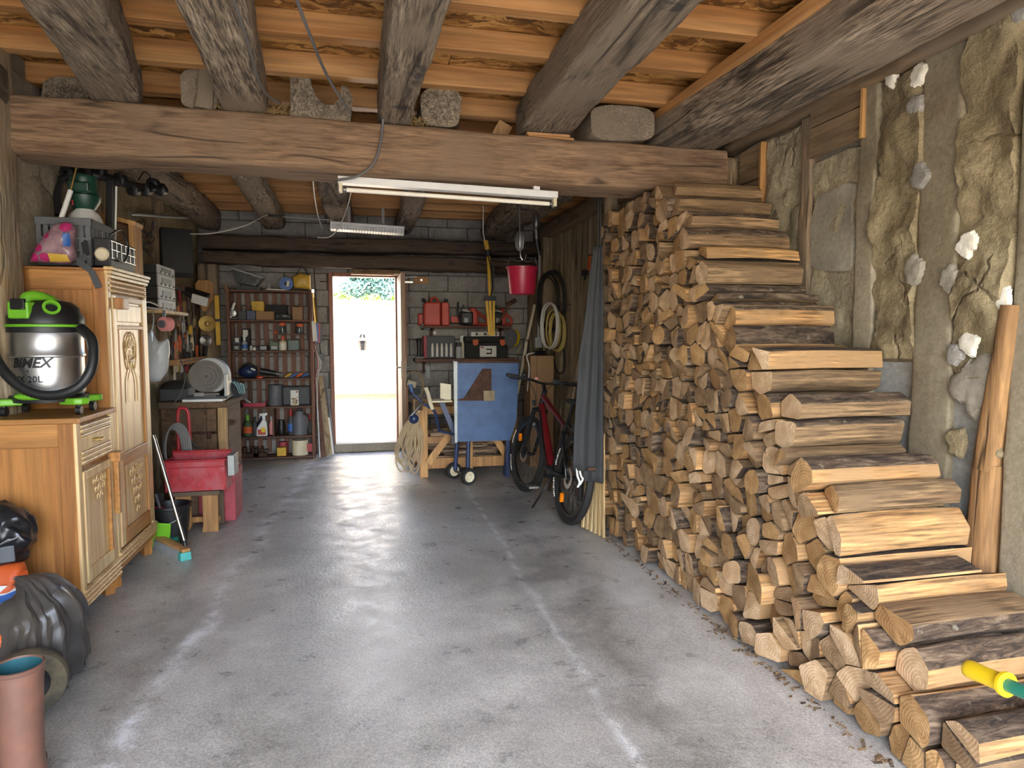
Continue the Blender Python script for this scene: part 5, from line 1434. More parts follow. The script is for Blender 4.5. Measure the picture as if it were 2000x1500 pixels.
T = [
     ('pincers', 328, 655, 0.24, 'dark pincers hanging just under the tape dispenser', ('rust', 'black')),
     ('hand_saw', 356, 560, 0.42, 'rusty saw with dark handle high beside the work lamp', ('rust', 'black')),
     ('brush', 366, 610, 0.24, 'paint brush with ochre bristles under the work lamp', ('yellow_old', 'bench')),
     ('shears', 372, 618, 0.30, 'black shears hanging left of the brass disc', ('dsteel', 'black')),
     ('clamp', 380, 600, 0.26, 'rusty clamp hanging between the work lamp and the corner post', ('rust', 'rust')),
     ('trowel', 347, 690, 0.2, 'pointed steel trowel low on the tool wall', ('steel', 'bench')),
     ('pliers', 357, 692, 0.2, 'red-gripped pliers low on the tool wall', ('dsteel', 'red')),
     ('wrench', 372, 694, 0.2, 'chrome wrench low on the tool wall', ('chrome', 'chrome')),
     ('scraper', 388, 690, 0.18, 'black scraper at the corner post end of the tool wall', ('dsteel', 'black')),
     ('hammer', 340, 590, 0.28, 'mallet with pale handle next to the stereo stack', ('bench', 'pine_z')),
     ('pincers', 350, 600, 0.26, 'steel pincers beside the mallet', ('dsteel', 'dsteel')),
     ('hammer', 344, 560, 0.32, 'claw hammer with red handle hanging under the stereo shelf side', ('dsteel', 'red')),
     ('brush', 352, 555, 0.30, 'wide flat brush with brown handle hanging beside the stereo stack', ('straw', 'bench')),
     ('pliers', 362, 585, 0.26, 'pliers with dark grips hanging under the black-hooded lamp', ('dsteel', 'black')),
     ('hand_saw', 372, 575, 0.50, 'hand saw with brown handle hanging by the corner post', ('dsteel', 'bench')),
     ('shears', 335, 640, 0.34, 'shears with orange grips hanging next to the tape dispenser', ('dsteel', 'orange')),
     ('pincers', 343, 632, 0.28, 'orange-handled pincers at the top of the crowded tool wall', ('rust', 'orange')),
     ('clamp', 350, 625, 0.30, 'bar clamp with bright orange jaw on the tool wall', ('dsteel', 'orange')),
     ('trowel', 338, 668, 0.30, 'pale trowel with wooden handle above the lower tool shelf', ('cream', 'pine_z')),
     ('wrench', 352, 660, 0.30, 'dark wrench hanging in the middle of the tool wall', ('dsteel', 'black')),
     ('tenon_saw', 360, 645, 0.34, 'small saw with black handle on the tool wall', ('steel', 'black')),
     ('pliers', 368, 640, 0.25, 'pliers with cream grips near the brass disc', ('dsteel', 'cream')),
     ('screwdriver', 376, 640, 0.26, 'black-handled screwdriver near the brass disc', ('dsteel', 'black')),
     ('clamp', 384, 655, 0.30, 'black clamp hanging below the brass disc', ('black', 'black')),
     ('hammer', 378, 668, 0.26, 'small hammer with orange shaft by the lower tool shelf', ('rust', 'orange')),
     ('spanner', 366, 672, 0.2, 'short steel spanner over the lower tool shelf', ('dsteel', 'dsteel')),
     ('scraper', 334, 712, 0.16, 'cream scraper hanging under the lower tool shelf', ('cream', 'cream')),
     ('screwdriver', 342, 712, 0.16, 'yellow-handled screwdriver under the lower tool shelf', ('dsteel', 'yellow_old')),
     ('chisel', 349, 712, 0.17, 'chisel with white handle under the lower tool shelf', ('dsteel', 'white_pl')),
     ('screwdriver', 356, 712, 0.17, 'red-handled screwdriver under the lower tool shelf', ('dsteel', 'red')),
     ('chisel', 363, 713, 0.16, 'chisel with brown handle under the lower tool shelf', ('dsteel', 'bench')),
     ('screwdriver', 370, 713, 0.16, 'black screwdriver under the lower tool shelf close to the sander', ('dsteel', 'black'))]
for k_, px, py, L, lab, mt in T:
    hung(k_, px, py, L, lab, -1.80, mt, R.uniform(-0.12, 0.12))
pl_ = at(360, 700, 'x', -1.80)
s2 = thing('wall_shelf', 'narrow knobbly wooden tool shelf above the disc sander', 'shelf', (-1.75, 7.7, pl_.z - 0.03))
MB().bb(XL, -1.70, at(325, 700, 'x', -1.80).y, at(395, 700, 'x', -1.80).y - 0.25, pl_.z - 0.05, pl_.z + 0.005).rough(0.008, 5, 3).build('board', M['pine_z'], s2, bevel=0.004, seg=1)
sh = MB(); yy = at(325, 700, 'x', -1.80).y
for i in range(9): sh.cyl((-1.71, yy + 0.06 + i * 0.11, pl_.z - 0.02), (-1.66, yy + 0.06 + i * 0.11, pl_.z - 0.01), 0.005, n=6)
sh.build('pegs', M['dsteel'], s2)
lp_ = at(365, 575, 'x', -1.78)
t = thing('work_lamp', 'black-hooded work lamp with white reflector high on the tool wall', 'lamp', (lp_.x + 0.1, lp_.y, lp_.z - 0.1))
MB().box((lp_.x + 0.1, lp_.y - 0.1, lp_.z), (0.26, 0.2, 0.05), (0.3, 0.3, 0)).build('hood', M['black'], t, bevel=0.01)
MB().box((lp_.x + 0.17, lp_.y - 0.21, lp_.z - 0.07), (0.16, 0.02, 0.10), (0.5, 0.3, 0)).build('reflector', M['white_pl'], t, bevel=0.004)
MB().bar((XL + 0.02, lp_.y, lp_.z), (lp_.x + 0.1, lp_.y - 0.05, lp_.z), 0.03, 0.03).build('arm', M['black'], t)
pp = at(400, 570, 'y', 8.19)
t = thing('bread_peel', 'broad wooden paddle board with short neck hanging on the corner post', 'board', (pp.x, 8.19, pp.z - 0.2))
MB().prism([(pp.x + a, pp.z + b) for a, b in ((-0.09, -0.09), (-0.05, -0.13), (-0.025, -0.22), (0.025, -0.22), (0.05, -0.13), (0.09, -0.09), (0.095, 0.09), (0.06, 0.13), (-0.06, 0.13), (-0.095, 0.09))], 'y', 8.165, 8.188).build('blade', M['pine_z'], t, bevel=0.004)
dc = at(404, 632, 'y', 8.17)
t = thing('brass_disc', 'round dull brass disc hanging on the corner post', 'disc', (dc.x, 8.17, dc.z - 0.09))
MB().lathe((dc.x, 8.188, dc.z), [(0.001, 0.03), (0.02, 0.028), (0.03, 0.012), (0.088, 0.016), (0.094, 0.008), (0.09, 0.0)], 32, (0, -1, 0)).build('dish', M['brass'], t)
MB().cyl((dc.x, 8.19, dc.z), (dc.x, 8.145, dc.z), 0.006).build('nail', M['dsteel'], t)
a, b = at(423, 577, 'y', 8.10), at(427, 674, 'y', 8.10)
t = thing('spirit_level', 'yellow spirit level hanging upright beside the shelf unit', 'level', tuple(b))
MB().bar(a, b, 0.045, 0.022, (0, 1, 0)).build('body', M['yellow_old'], t, bevel=0.002, seg=1)
MB().box((a + b) / 2, (0.05, 0.028, 0.03)).build('vial', M['black'], t)
q = at(400, 665, 'y', 8.12)
t = thing('glass_reflector_lamp', 'round chrome inspection lamp below the brass disc', 'lamp', (q.x, 8.12, q.z - 0.09))
MB().lathe((q.x, 8.188, q.z), [(0.02, 0), (0.035, 0.02), (0.065, 0.07), (0.06, 0.075), (0.001, 0.06)], 24, (0.15, -1, 0)).build('reflector', M['chrome'], t)
MB().cyl((q.x, 8.18, q.z - 0.02), (q.x - 0.01, 8.13, q.z - 0.17), 0.03, 0.024).build('handle', M['black'], t)

# ------------------------------------------------------------------ workbench and what stands on it
XBN = -1.20
bn = thing('workbench', 'old brown timber workbench with waney pale corner leg along the wall', 'workbench', (-1.5, 6.4, 0))
BY0 = at(440, 830, 'x', XBN).y; BY1 = at(466, 775, 'x', XBN).y + 0.1
zbt = at(440, 783, 'y', BY0).z
MB().bb(XL + 0.10, XBN + 0.03, BY0 - 0.03, BY1, zbt - 0.06, zbt).rough(0.004, 3, 4).build('bench_top', M['bench'], bn, bevel=0.006)
timber((XBN - 0.03, BY0 + 0.04, 0), (XBN - 0.03, BY0 + 0.04, zbt - 0.06), 0.09, 0.08, 0.075, 0.08, seed=95, amp=0.012, up=(1, 0, 0)).build('leg', [M['bench_leg'], M['oak_end']], bn)
for xx, yy in ((XL + 0.15, BY0 + 0.05), (XL + 0.15, BY1 - 0.08), (XBN - 0.04, BY1 - 0.08)):
    MB().bb(xx - 0.04, xx + 0.04, yy - 0.04, yy + 0.04, 0, zbt - 0.06).build('leg', M['bench'], bn, bevel=0.004, seg=1)
for z0, z1 in ((0.22, 0.40), (0.41, 0.60), (0.62, zbt - 0.07)):
    d_ = MB().bb(XL + 0.16, XBN - 0.08, BY0 + 0.02, BY0 + 0.05, z0, z1).build('end_board', M['bench'], bn, bevel=0.004, seg=1)
MB().bb(-1.40, -1.36, BY0 + 0.0, BY0 + 0.025, 0.2, zbt - 0.07).build('batten', M['bench'], bn)
hg = MB().bb(-1.55, -1.32, BY0 - 0.004, BY0 + 0.006, 0.60, 0.625).cyl((-1.34, BY0 - 0.01, 0.62), (-1.34, BY0 - 0.01, 0.56), 0.018)
hg.build('strap_hinge', M['rust'], bn)
MB().bb(XBN + 0.0, XBN + 0.012, BY0 + 0.10, BY1 - 0.1, 0.15, zbt - 0.07).build('side_board', M['bench'], bn)
vsx = MB().bb(XBN + 0.012, XBN + 0.05, BY0 + 0.14, BY0 + 0.2, zbt - 0.24, zbt - 0.20).cyl((XBN + 0.05, BY0 + 0.10, zbt - 0.22), (XBN + 0.05, BY0 + 0.24, zbt - 0.22), 0.012)
vsx.build('latch', M['rust'], bn)
bdz = zbt + 0.002
wbp = at(398, 780, 'y', BY0 - 0.01)
tag(MB().bb(wbp.x - 0.17, wbp.x + 0.17, BY0 - 0.06, BY0 + 0.30, bdz, bdz + 0.022).build('white_board', M['white'], bevel=0.002, seg=1), 'white-edged board lying on the workbench under the disc sander', 'board')
ZS = bdz + 0.023
dsc = at(402, 738, 'y', BY0 + 0.02)
ds = thing('disc_sander', 'grey bench disc sander with large round plate standing on a white board', 'sander', (dsc.x + 0.03, BY0 + 0.1, ZS))
rd = 0.146; zc_ = ZS + rd + 0.055
MB().lathe((dsc.x, BY0 + 0.03, zc_), [(0.001, 0), (rd, 0), (rd, 0.012), (0.001, 0.012)], 48, (0.12, -1, 0)).build('disc', M['stone_gray'], ds)
rg_ = MB()
for q in (0.045, 0.08, 0.115): rg_.tube([(dsc.x + 0.01 + q * math.cos(a), BY0 + 0.018, zc_ + q * math.sin(a)) for a in [2 * PI * i / 32 for i in range(32)]], 0.0018, 5, closed=True)
rg_.lathe((dsc.x + 0.003, BY0 + 0.018, zc_), [(0.012, 0), (0.010, 0.008), (0.001, 0.009)], 12, (0.1, -1, 0))
rg_.build('disc_rings', M['dgray'], ds)
MB().lathe((dsc.x + 0.03, BY0 + 0.15, zc_ + 0.005), [(0.001, 0.11), (rd + 0.014, 0.11), (rd + 0.018, 0.10), (rd + 0.018, 0.01), (rd, 0.0), (0.001, 0)], 40, (0.0, -1, 0)).build('guard', M['lgray'], ds)
MB().bb(dsc.x + 0.165, dsc.x + 0.185, BY0 - 0.05, BY0 + 0.2, ZS, ZS + 0.22).build('side_plate', M['galv'], ds, bevel=0.003, seg=1)
MB().bb(dsc.x - 0.09, dsc.x + 0.10, BY0 - 0.06, BY0 + 0.0, ZS + 0.025, ZS + 0.06).cyl((dsc.x + 0.0, BY0 - 0.065, ZS + 0.045), (dsc.x + 0.13, BY0 - 0.065, ZS + 0.045), 0.014).build('work_rest', M['dsteel'], ds, bevel=0.002, seg=1)
MB().bb(dsc.x - 0.15, dsc.x + 0.19, BY0 - 0.055, BY0 + 0.25, ZS, ZS + 0.025).build('sander_base', M['dgray'], ds, bevel=0.004)
MB().cyl((dsc.x + 0.02, BY0 + 0.15, zc_), (dsc.x + 0.02, BY0 + 0.34, zc_), 0.07).build('motor', M['dgray'], ds)
bk = at(342, 765, 'y', BY0 + 0.12)
t = thing('tool_case', 'black lidded tool case on the workbench beside the disc sander', 'case', (bk.x, BY0 + 0.2, bdz))
MB().bb(max(bk.x - 0.16, -1.765), bk.x + 0.11, BY0 + 0.08, BY0 + 0.4, bdz, bdz + 0.11).build('case_body', M['dgray'], t, bevel=0.008)
MB().ell((bk.x - 0.02, BY0 + 0.24, bdz + 0.112), (0.13, 0.15, 0.07), 20, 8, zmin=bdz + 0.112).build('case_lid', M['black_matte'], t)
hc = at(448, 757, 'y', BY0 + 0.35)
t = thing('baseball_cap', 'dark cap with pale teal stripes at the far end of the workbench', 'cap', (hc.x, BY0 + 0.35, bdz))
MB().ell((hc.x, BY0 + 0.38, bdz), (0.12, 0.13, 0.19), 20, 10, zmin=bdz).build('crown', M['cloth_dark'], t)
bl_ = MB()
for i in range(7):
    if i % 2 == 0: m_ = 0
    bl_.tube(smooth_path([(hc.x + 0.035 + i * 0.013, BY0 + 0.24, bdz + 0.165 - i * 0.004), (hc.x + 0.08 + i * 0.010, BY0 + 0.26, bdz + 0.12), (hc.x + 0.10 + i * 0.007, BY0 + 0.30, bdz + 0.04)]), 0.0075, 6, mat=i % 2)
bl_.build('brim', [M['cloth_teal'], M['cloth_dark']], t)
cbl = MB().tube(smooth_path([at(352, 700, 'x', -1.68), at(362, 735, 'y', BY0 - 0.05), at(352, 770, 'y', BY0 - 0.06), at(338, 790, 'y', BY0 - 0.07)]), 0.004, 6)
tag(cbl.build('thin_cable', M['cable']), 'thin grey cable drooping from the lower tool shelf past the sander', 'cable')

# ------------------------------------------------------------------ on the floor in front of the bench
sy = 5.50
t = thing('wooden_stool', 'small pine stool with splayed slab legs under the red tool tray', 'stool', (-1.21, sy, 0))
MB().bb(-1.385, -1.05, sy - 0.12, sy + 0.14, 0.285, 0.318).build('seat', M['bench'], t, bevel=0.004)
for yy, mm in ((sy - 0.115, 'stool'), (sy + 0.11, 'bench')):
    for s in (-1, 1):
        x_ = -1.215 + s * 0.095
        MB().prism([(x_ - 0.065 - (0.02 if s < 0 else 0), 0), (x_ + (-0.01 if s < 0 else 0.01) * 0 + (0.02 if s < 0 else -0.035), 0.0 if s > 0 else 0.0), (x_ + 0.055, 0.05 if s < 0 else 0.0), (x_ + 0.055, 0.284), (x_ - 0.055, 0.284), (x_ - 0.055, 0.05 if s > 0 else 0.1)], 'y', yy, yy + 0.022).build('leg', M[mm], t, bevel=0.003, seg=1)
MB().bb(-1.36, -1.07, sy - 0.03, sy + 0.0, 0.06, 0.10).build('stretcher', M['stool'], t)
# tray
tx0, tx1, ty0, ty1, tz = -1.43, -0.995, sy - 0.12, sy + 0.12, 0.32
t = thing('red_tool_tray', 'scuffed red metal tool tray resting on the pine stool', 'tool tray', ((tx0 + tx1) / 2, sy, tz))
MB().prism([(tx0 + 0.015, tz), (tx1 - 0.015, tz), (tx1, tz + 0.235), (tx0, tz + 0.235)], 'y', ty0, ty0 + 0.004).build('front_panel', M['red_scuff'], t)
MB().prism([(tx0 + 0.015, tz), (tx1 - 0.015, tz), (tx1, tz + 0.27), (tx0, tz + 0.27)], 'y', ty1, ty1 + 0.004).build('back_panel', M['red_scuff'], t)
MB().bb(tx0, tx1, ty0, ty1, tz, tz + 0.004).build('bottom_panel', M['red'], t)
for xx in (tx0 + 0.006, tx1 - 0.006): MB().bb(xx - 0.004, xx + 0.004, ty0, ty1, tz, tz + 0.24).build('end_panel', M['red'], t)
MB().cyl((tx0, ty0, tz + 0.235), (tx1, ty0, tz + 0.235), 0.008).cyl((tx0, ty1, tz + 0.27), (tx1, ty1, tz + 0.27), 0.008).cyl((tx0, ty0 - 0.002, tz + 0.185), (tx1, ty0 - 0.002, tz + 0.185), 0.004).build('rolled_rim', M['red'], t)
MB().bb(tx1, tx1 + 0.05, ty1 - 0.20, ty1 - 0.02, tz + 0.10, tz + 0.26).build('end_bracket', M['galv'], t, bevel=0.004)
t = thing('red_metal_box', 'dusty red metal box on the floor behind the stool', 'box', (-1.08, 5.82, 0))
MB().bb(-1.30, -0.99, 5.68, 6.02, 0.0, 0.335).build('box_body', M['red_dust'], t, bevel=0.005)
MB().bb(-1.305, -0.985, 5.675, 6.025, 0.336, 0.40).build('box_lid', M['red_dust'], t, bevel=0.006)
MB().cyl((-1.02, 5.70, 0.412), (-1.02, 6.0, 0.412), 0.012).build('lid_rod', M['white_pl'], t)
bc = at(337, 1058, 'z', 0)
t = thing('black_bucket', 'black builder\'s bucket with splashes standing beside the stool', 'bucket', (bc.x, bc.y, 0))
MB().lathe((bc.x, bc.y, 0), [(0.001, 0.012), (0.092, 0.012), (0.09, 0.0), (0.098, 0.0), (0.128, 0.255), (0.14, 0.262), (0.14, 0.28), (0.126, 0.28), (0.094, 0.02), (0.001, 0.02)], 32).build('pail', M['black'], t)
MB().tube(smooth_path([(bc.x - 0.13, bc.y, 0.26), (bc.x - 0.08, bc.y - 0.11, 0.20), (bc.x, bc.y - 0.14, 0.17), (bc.x + 0.08, bc.y - 0.11, 0.20), (bc.x + 0.13, bc.y, 0.26)]), 0.003, 6).build('bail', M['dsteel'], t)
# red sprayer tank with hose
ex = at(358, 880, 'y', 5.86)
t = thing('red_spray_tank', 'red tank with tall loop handle and coiled grey hose behind the red tool tray', 'sprayer', (ex.x, 5.86, 0))
MB().lathe((ex.x, 5.86, 0), [(0.001, 0), (0.085, 0.005), (0.09, 0.03), (0.09, 0.5), (0.06, 0.58), (0.02, 0.61), (0.001, 0.61)], 24).build('tank', M['red'], t)
hz = at(365, 797, 'y', 5.80).z
MB().tube(smooth_path([(ex.x - 0.02, 5.80, 0.58), (ex.x - 0.015, 5.80, hz - 0.04), (ex.x + 0.02, 5.80, hz), (ex.x + 0.06, 5.80, hz - 0.04), (ex.x + 0.065, 5.80, 0.66), (ex.x + 0.04, 5.82, 0.60)]), 0.013, 10).build('loop_handle', M['red'], t)
MB().cyl((ex.x + 0.04, 5.80, 0.66), (ex.x + 0.14, 5.74, 0.60), 0.012).cyl((ex.x + 0.06, 5.79, 0.62), (ex.x + 0.16, 5.72, 0.52), 0.007).build('nozzle', M['dsteel'], t)
for i in range(5):
    c_ = Vector((ex.x - 0.04 + 0.012 * i, 5.72 - 0.012 * i, 0.60))
    MB().tube([(c_.x + (0.085 + 0.008 * i) * math.cos(2 * PI * q / 24) * 0.8, c_.y, c_.z + (0.16 + 0.012 * i) * math.sin(2 * PI * q / 24)) for q in range(24)], 0.008, 6, closed=True).build('hose_coil', M['cable'], t)
# brooms
def rod(name, label, cat, a, b, r_, m, fer=None):
    t = thing(name, label, cat, tuple(b))
    MB().cyl(a, b, r_, n=12).build('handle', M[m], t)
    return t
e0, e1 = at(352, 1090, 'z', 0.03), at(366, 1078, 'z', 0.05)
bA, bB = at(306, 1052, 'z', 0.06), at(364, 1080, 'z', 0.05)
t = rod('broom', 'push broom with shiny metal handle and worn pale bristles leaning beside the cupboard', 'broom', at(300, 850, 'y', bB.y + 0.25), at(361, 1060, 'z', 0.09), 0.012, 'chrome')
MB().cyl(at(360, 1056, 'z', 0.11), at(362, 1066, 'z', 0.075), 0.016).build('ferrule', M['black'], t)
bC = Vector((bA.x * 0.5 + bB.x * 0.5, bA.y * 0.5 + bB.y * 0.5, 0))
MB().bar((bA.x, bA.y, 0.078), (bB.x, bB.y, 0.066), 0.055, 0.022).build('block', M['pine_z'], t, bevel=0.004)
MB().bar((bA.x, bA.y, 0.034), (bA.x * 0.12 + bB.x * 0.88, bA.y * 0.12 + bB.y * 0.88, 0.030), 0.062, 0.06).rough(0.008, 30, 2).build('bristles', M['lgray'], t)
MB().bar((bA.x * 0.12 + bB.x * 0.88, bA.y * 0.12 + bB.y * 0.88, 0.028), (bB.x, bB.y - 0.01, 0.028), 0.066, 0.052).rough(0.006, 30, 3).build('teal_bristles', M['teal'], t)
t = rod('hand_brush', 'dark-handled brush with lime ferrule leaning between cupboard and bucket', 'brush', at(304, 965, 'y', 5.12), at(334, 1062, 'y', 5.06), 0.010, 'dgray')
q = at(334, 1062, 'y', 5.06)
MB().cyl((q.x, q.y, q.z + 0.01), (q.x + 0.012, q.y, q.z - 0.05), 0.018, 0.024).build('ferrule', M['yellow'], t)
MB().bar((q.x - 0.07, q.y, 0.035), (q.x + 0.05, q.y, 0.035), 0.05, 0.07).build('bristles', M['tgreen'], t)
q = at(316, 1058, 'y', 5.03)
t = thing('dustpan', 'bright green dustpan tucked between the cupboard and the brooms', 'dustpan', (q.x, 5.03, 0))
MB().box((q.x - 0.03, 5.04, 0.10), (0.17, 0.012, 0.19), (0.25, 0.15, 0)).build('pan', M['green'], t, bevel=0.004)
MB().box((q.x - 0.07, 5.06, 0.24), (0.03, 0.02, 0.12), (0.25, 0.1, 0)).build('grip', M['green'], t, bevel=0.004)
q = at(306, 1010, 'y', 5.16)
t = thing('red_dustpan', 'red plastic scoop standing upright behind the green dustpan', 'scoop', (q.x, 5.16, 0))
MB().box((q.x - 0.02, 5.15, 0.15), (0.14, 0.02, 0.26), (0.15, 0.1, 0)).build('pan', M['red'], t, bevel=0.004)
MB().box((q.x - 0.03, 5.17, 0.31), (0.03, 0.02, 0.10), (0.15, 0.1, 0)).build('grip', M['red'], t, bevel=0.004)

# ------------------------------------------------------------------ near left: covered machine, sacks and boots
mw = thing('covered_mower', 'machine wrapped in dusty black plastic with one fat tyre showing', 'mower', (-1.45, 3.2, 0))
cv_ = MB()
prof = []
n, m = 96, 28; vs = []
for j in range(m + 1):
    v = j / m
    for i in range(n):
        a = 2 * PI * i / n
        zt_ = 0.39 + 0.07 * math.cos(a)
        k_ = math.sin(min(1, (1 - v) * 1.35) * PI / 2) ** 0.6 if v > 0.26 else 1.0
        rx, ry = 0.235 * k_, 0.26 * k_
        z = 0.012 + (zt_ - 0.012) * (1 - (1 - v) ** 1.6 if v > 0.26 else (1 - 0.74 ** 1.6) * v / 0.26)
        x = -1.455 + rx * math.copysign(abs(math.cos(a)) ** 0.75, math.cos(a)); y = 3.20 + ry * math.copysign(abs(math.sin(a)) ** 0.8, math.sin(a))
        f_ = 0.016 * math.sin(a * 13 + 3.5 * v) * (1 - 0.6 * v) + 0.010 * math.sin(a * 29 + 1 + 5 * v)
        x += math.cos(a) * f_; y += math.sin(a) * f_
        p = Vector((x, y, z)); p += noise.noise_vector(p * 5) * 0.022 + noise.noise_vector(p * 17) * 0.010
        p.z = max(p.z, 0.006); p.x = max(p.x, -1.80)
        vs.append(p)
cv_.add(vs, [(j * n + i, j * n + (i + 1) % n, (j + 1) * n + (i + 1) % n, (j + 1) * n + i) for j in range(m) for i in range(n)], 0, True)
cv_.add(vs[-n:], [tuple(range(n))], 0, True)
cv_.build('plastic_cover', M['bag_dusty'], mw)
wc = at(46, 1335, 'y', 2.86)
wz = 0.135
wl_ = MB().lathe((wc.x, 2.89, wz), [(0.075, 0.03), (0.105, 0.042), (0.128, 0.036), (0.135, 0.02), (0.135, -0.02), (0.128, -0.036), (0.105, -0.042), (0.075, -0.03), (0.075, 0.03)], 40, (0.45, -1, 0))
wl_.build('tyre', M['dusty_rubber'], mw)
MB().lathe((wc.x, 2.89, wz), [(0.076, 0.028), (0.05, 0.015), (0.03, 0.02), (0.02, 0.035), (0.001, 0.036), (0.001, -0.03), (0.076, -0.028)], 28, (0.45, -1, 0)).build('wheel_hub', M['black'], mw)
q = at(84, 1170, 'y', 3.40)
MB().ell((q.x - 0.01, 3.41, q.z - 0.02), (0.06, 0.05, 0.045), 16, 8, jit=0.3, seed=2).build('orange_cowl', M['orange'], mw)
q = at(-2, 1265, 'y', 2.95)
MB().ell((q.x - 0.03, 3.0, q.z), (0.06, 0.05, 0.05), 16, 8).build('orange_cowl', M['orange'], mw)

sk = [(q.x, q.z) for q in (at(px, py, 'y', 3.50) for px, py in ((-60, 1105), (42, 1102), (52, 1140), (66, 1165), (55, 1190), (10, 1222), (-60, 1235)))]
t = thing('pellet_sack', 'orange white and blue printed sack propped against the low cupboard side', 'sack', (sk[3][0] - 0.1, 3.5, sk[5][1]))
pillow(sk, 3.52, 0.07, 0.07, 0.012, 9, 5).build('sack_film', M['orange'], t)
P_ = lambda *pts: [(q.x, q.z) for q in (at(px, py, 'y', 3.45) for px, py in pts)]
print_on(sk, P_((-40, 1150), (0, 1143), (40, 1142), (46, 1165), (30, 1195), (0, 1210), (-40, 1215)), 3.52, 0.085).build('white_print', M['white_pl'], t)
print_on(sk, P_((-30, 1165), (8, 1160), (40, 1150), (38, 1172), (18, 1190), (2, 1200), (-30, 1195)), 3.52, 0.085, off=0.010).build('blue_print', M['bluebag'], t)
print_on(sk, P_((0, 1158), (20, 1140), (40, 1120), (44, 1135), (20, 1155)), 3.52, 0.085, off=0.007).build('orange_print', M['orange'], t)
mm_ = MB()
for i in range(3): print_on(sk, P_((4 + i * 8, 1178 + i * 2), (10 + i * 8, 1172 + i * 2), (14 + i * 8, 1180), (8 + i * 8, 1188)), 3.52, 0.085, off=0.014, mb=mm_)
mm_.build('pale_marks', M['cream'], t)
gb = [(q.x, q.z) for q in (at(px, py, 'y', 3.56) for px, py in ((-70, 985), (10, 978), (45, 995), (66, 1025), (72, 1055), (52, 1085), (40, 1100), (-70, 1104)))]
t = thing('bin_bag', 'crumpled shiny black bin bag lying on the printed sack', 'bag', (gb[3][0] - 0.2, 3.56, gb[6][1]))
pillow(gb, 3.56, 0.12, 0.10, 0.05, 11, 8, n=64, m=18).rough(0.012, 26, 4).build('bag_film', M['bag_black'], t)
q = at(8, 1085, 'y', 3.43)
MB().box((q.x, 3.455, q.z), (0.06, 0.02, 0.08), (0.2, 0, 0.3)).build('grey_clip', M['gray'], t, bevel=0.004)
def boot(name_label, x, y, lean=0.0):
    t = thing('rubber_boot', name_label, 'boot', (x, y, 0), 'pair of brown rubber boots')
    h = 0.42; n = 28
    path = [(0, 0.0, 0.062), (0.06, 0.0, 0.064), (0.12, -0.004, 0.060), (0.22, -0.006, 0.063), (0.33, -0.006, 0.067), (h, -0.004, 0.071)]
    vs = []
    for z, dy, rr_ in path:
        for i in range(n):
            a = 2 * PI * i / n; vs.append((x + math.cos(a) * rr_, y + dy + math.sin(a) * rr_ * 1.02, z))
    m_ = MB().add(vs, [(j * n + i, j * n + (i + 1) % n, (j + 1) * n + (i + 1) % n, (j + 1) * n + i) for j in range(len(path) - 1) for i in range(n)], 0, True)
    m_.build('shaft', M['boot'], t)
    MB().lathe((x, y - 0.004, h), [(0.071, -0.004), (0.0735, 0.0), (0.0735, 0.012), (0.069, 0.014), (0.066, 0.008)], n).build('top_edge', M['boot'], t)
    MB().lathe((x, y - 0.004, h), [(0.067, 0.01), (0.063, -0.10), (0.058, -0.25), (0.001, -0.26)], n).build('lining', M['boot_in'], t)
    MB().ell((x - 0.05, y + 0.07, 0.045), (0.055, 0.14, 0.06), 20, 12, zmin=0.004).build('foot', M['boot'], t)
    MB().prism([(x - 0.045 + 0.06 * math.cos(2 * PI * i / 20), y + 0.06 + 0.155 * math.sin(2 * PI * i / 20)) for i in range(20)], 'z', 0.0, 0.014).build('sole', M['dusty_rubber'], t)
b1 = at(36, 1302, 'z', 0.425)
boot('brown rubber boot with teal lining at the frame corner beside the tyre', b1.x, b1.y)
boot('second brown rubber boot, mostly cut off by the frame edge', b1.x - 0.152, b1.y + 0.03)

wt = thing('wire_tangle', 'tangle of thin dark wires hanging on the clay wall above the stereo stack', 'wires', tuple(at(290, 500, 'y', 5.9)))
wr_ = random.Random(4)
for i in range(5):
    c_ = [at(272 + wr_.uniform(0, 30), 432 + q * 13 + wr_.uniform(-6, 6), 'y', 5.85 + 0.03 * i) for q in range(6)]
    MB().tube(smooth_path(c_), 0.005, 5).build('wire', M['black' if i % 2 else 'rust'], wt)
MB().bar(at(285, 434, 'y', 5.88), Vector((XL + 0.03, 5.88, at(285, 434, 'y', 5.88).z)), 0.012, 0.012).build('nail', M['rust'], wt)
# ------------------------------------------------------------------ shelf unit on the back wall
YS = 8.40
su = thing('shelf_unit', 'red-brown wooden shelf unit of six boards against the block wall beside the door', 'shelf unit', (-1.02, 8.55, 0))
SX0, SX1 = -1.50, -0.535
ZS_ = [2.035, 1.685, 1.318, 0.985, 0.645, 0.285]
for xx in (SX0, SX1 - 0.03):
    MB().bb(xx, xx + 0.035, YS - 0.01, YS + 0.04, 0, 2.05).build('upright', M['shelf_up'], su, bevel=0.003, seg=1)
    MB().bb(xx, xx + 0.035, 8.66, 8.70, 0, 2.05).build('upright', M['shelf_up'], su)
for z in ZS_:
    MB().bb(SX0 - 0.02, SX1 + 0.005, YS, 8.70, z - 0.02, z).build('shelf_board', M['shelf_wood'], su, bevel=0.002, seg=1)
MB().bb(SX0 - 0.02, SX1 + 0.005, YS, 8.70, 0.01, 0.03).build('shelf_board', M['shelf_wood'], su)
for i in range(9):
    x = SX0 + 0.06 + i * 0.104
    MB().bb(x, x + 0.055, 8.705, 8.72, 0.04, 2.02).build('slat', M['shelf_up'], su)
MB().bb(-1.02, -1.005, YS + 0.01, 8.68, 0.286, 0.624).build('divider', M['shelf_wood'], su)

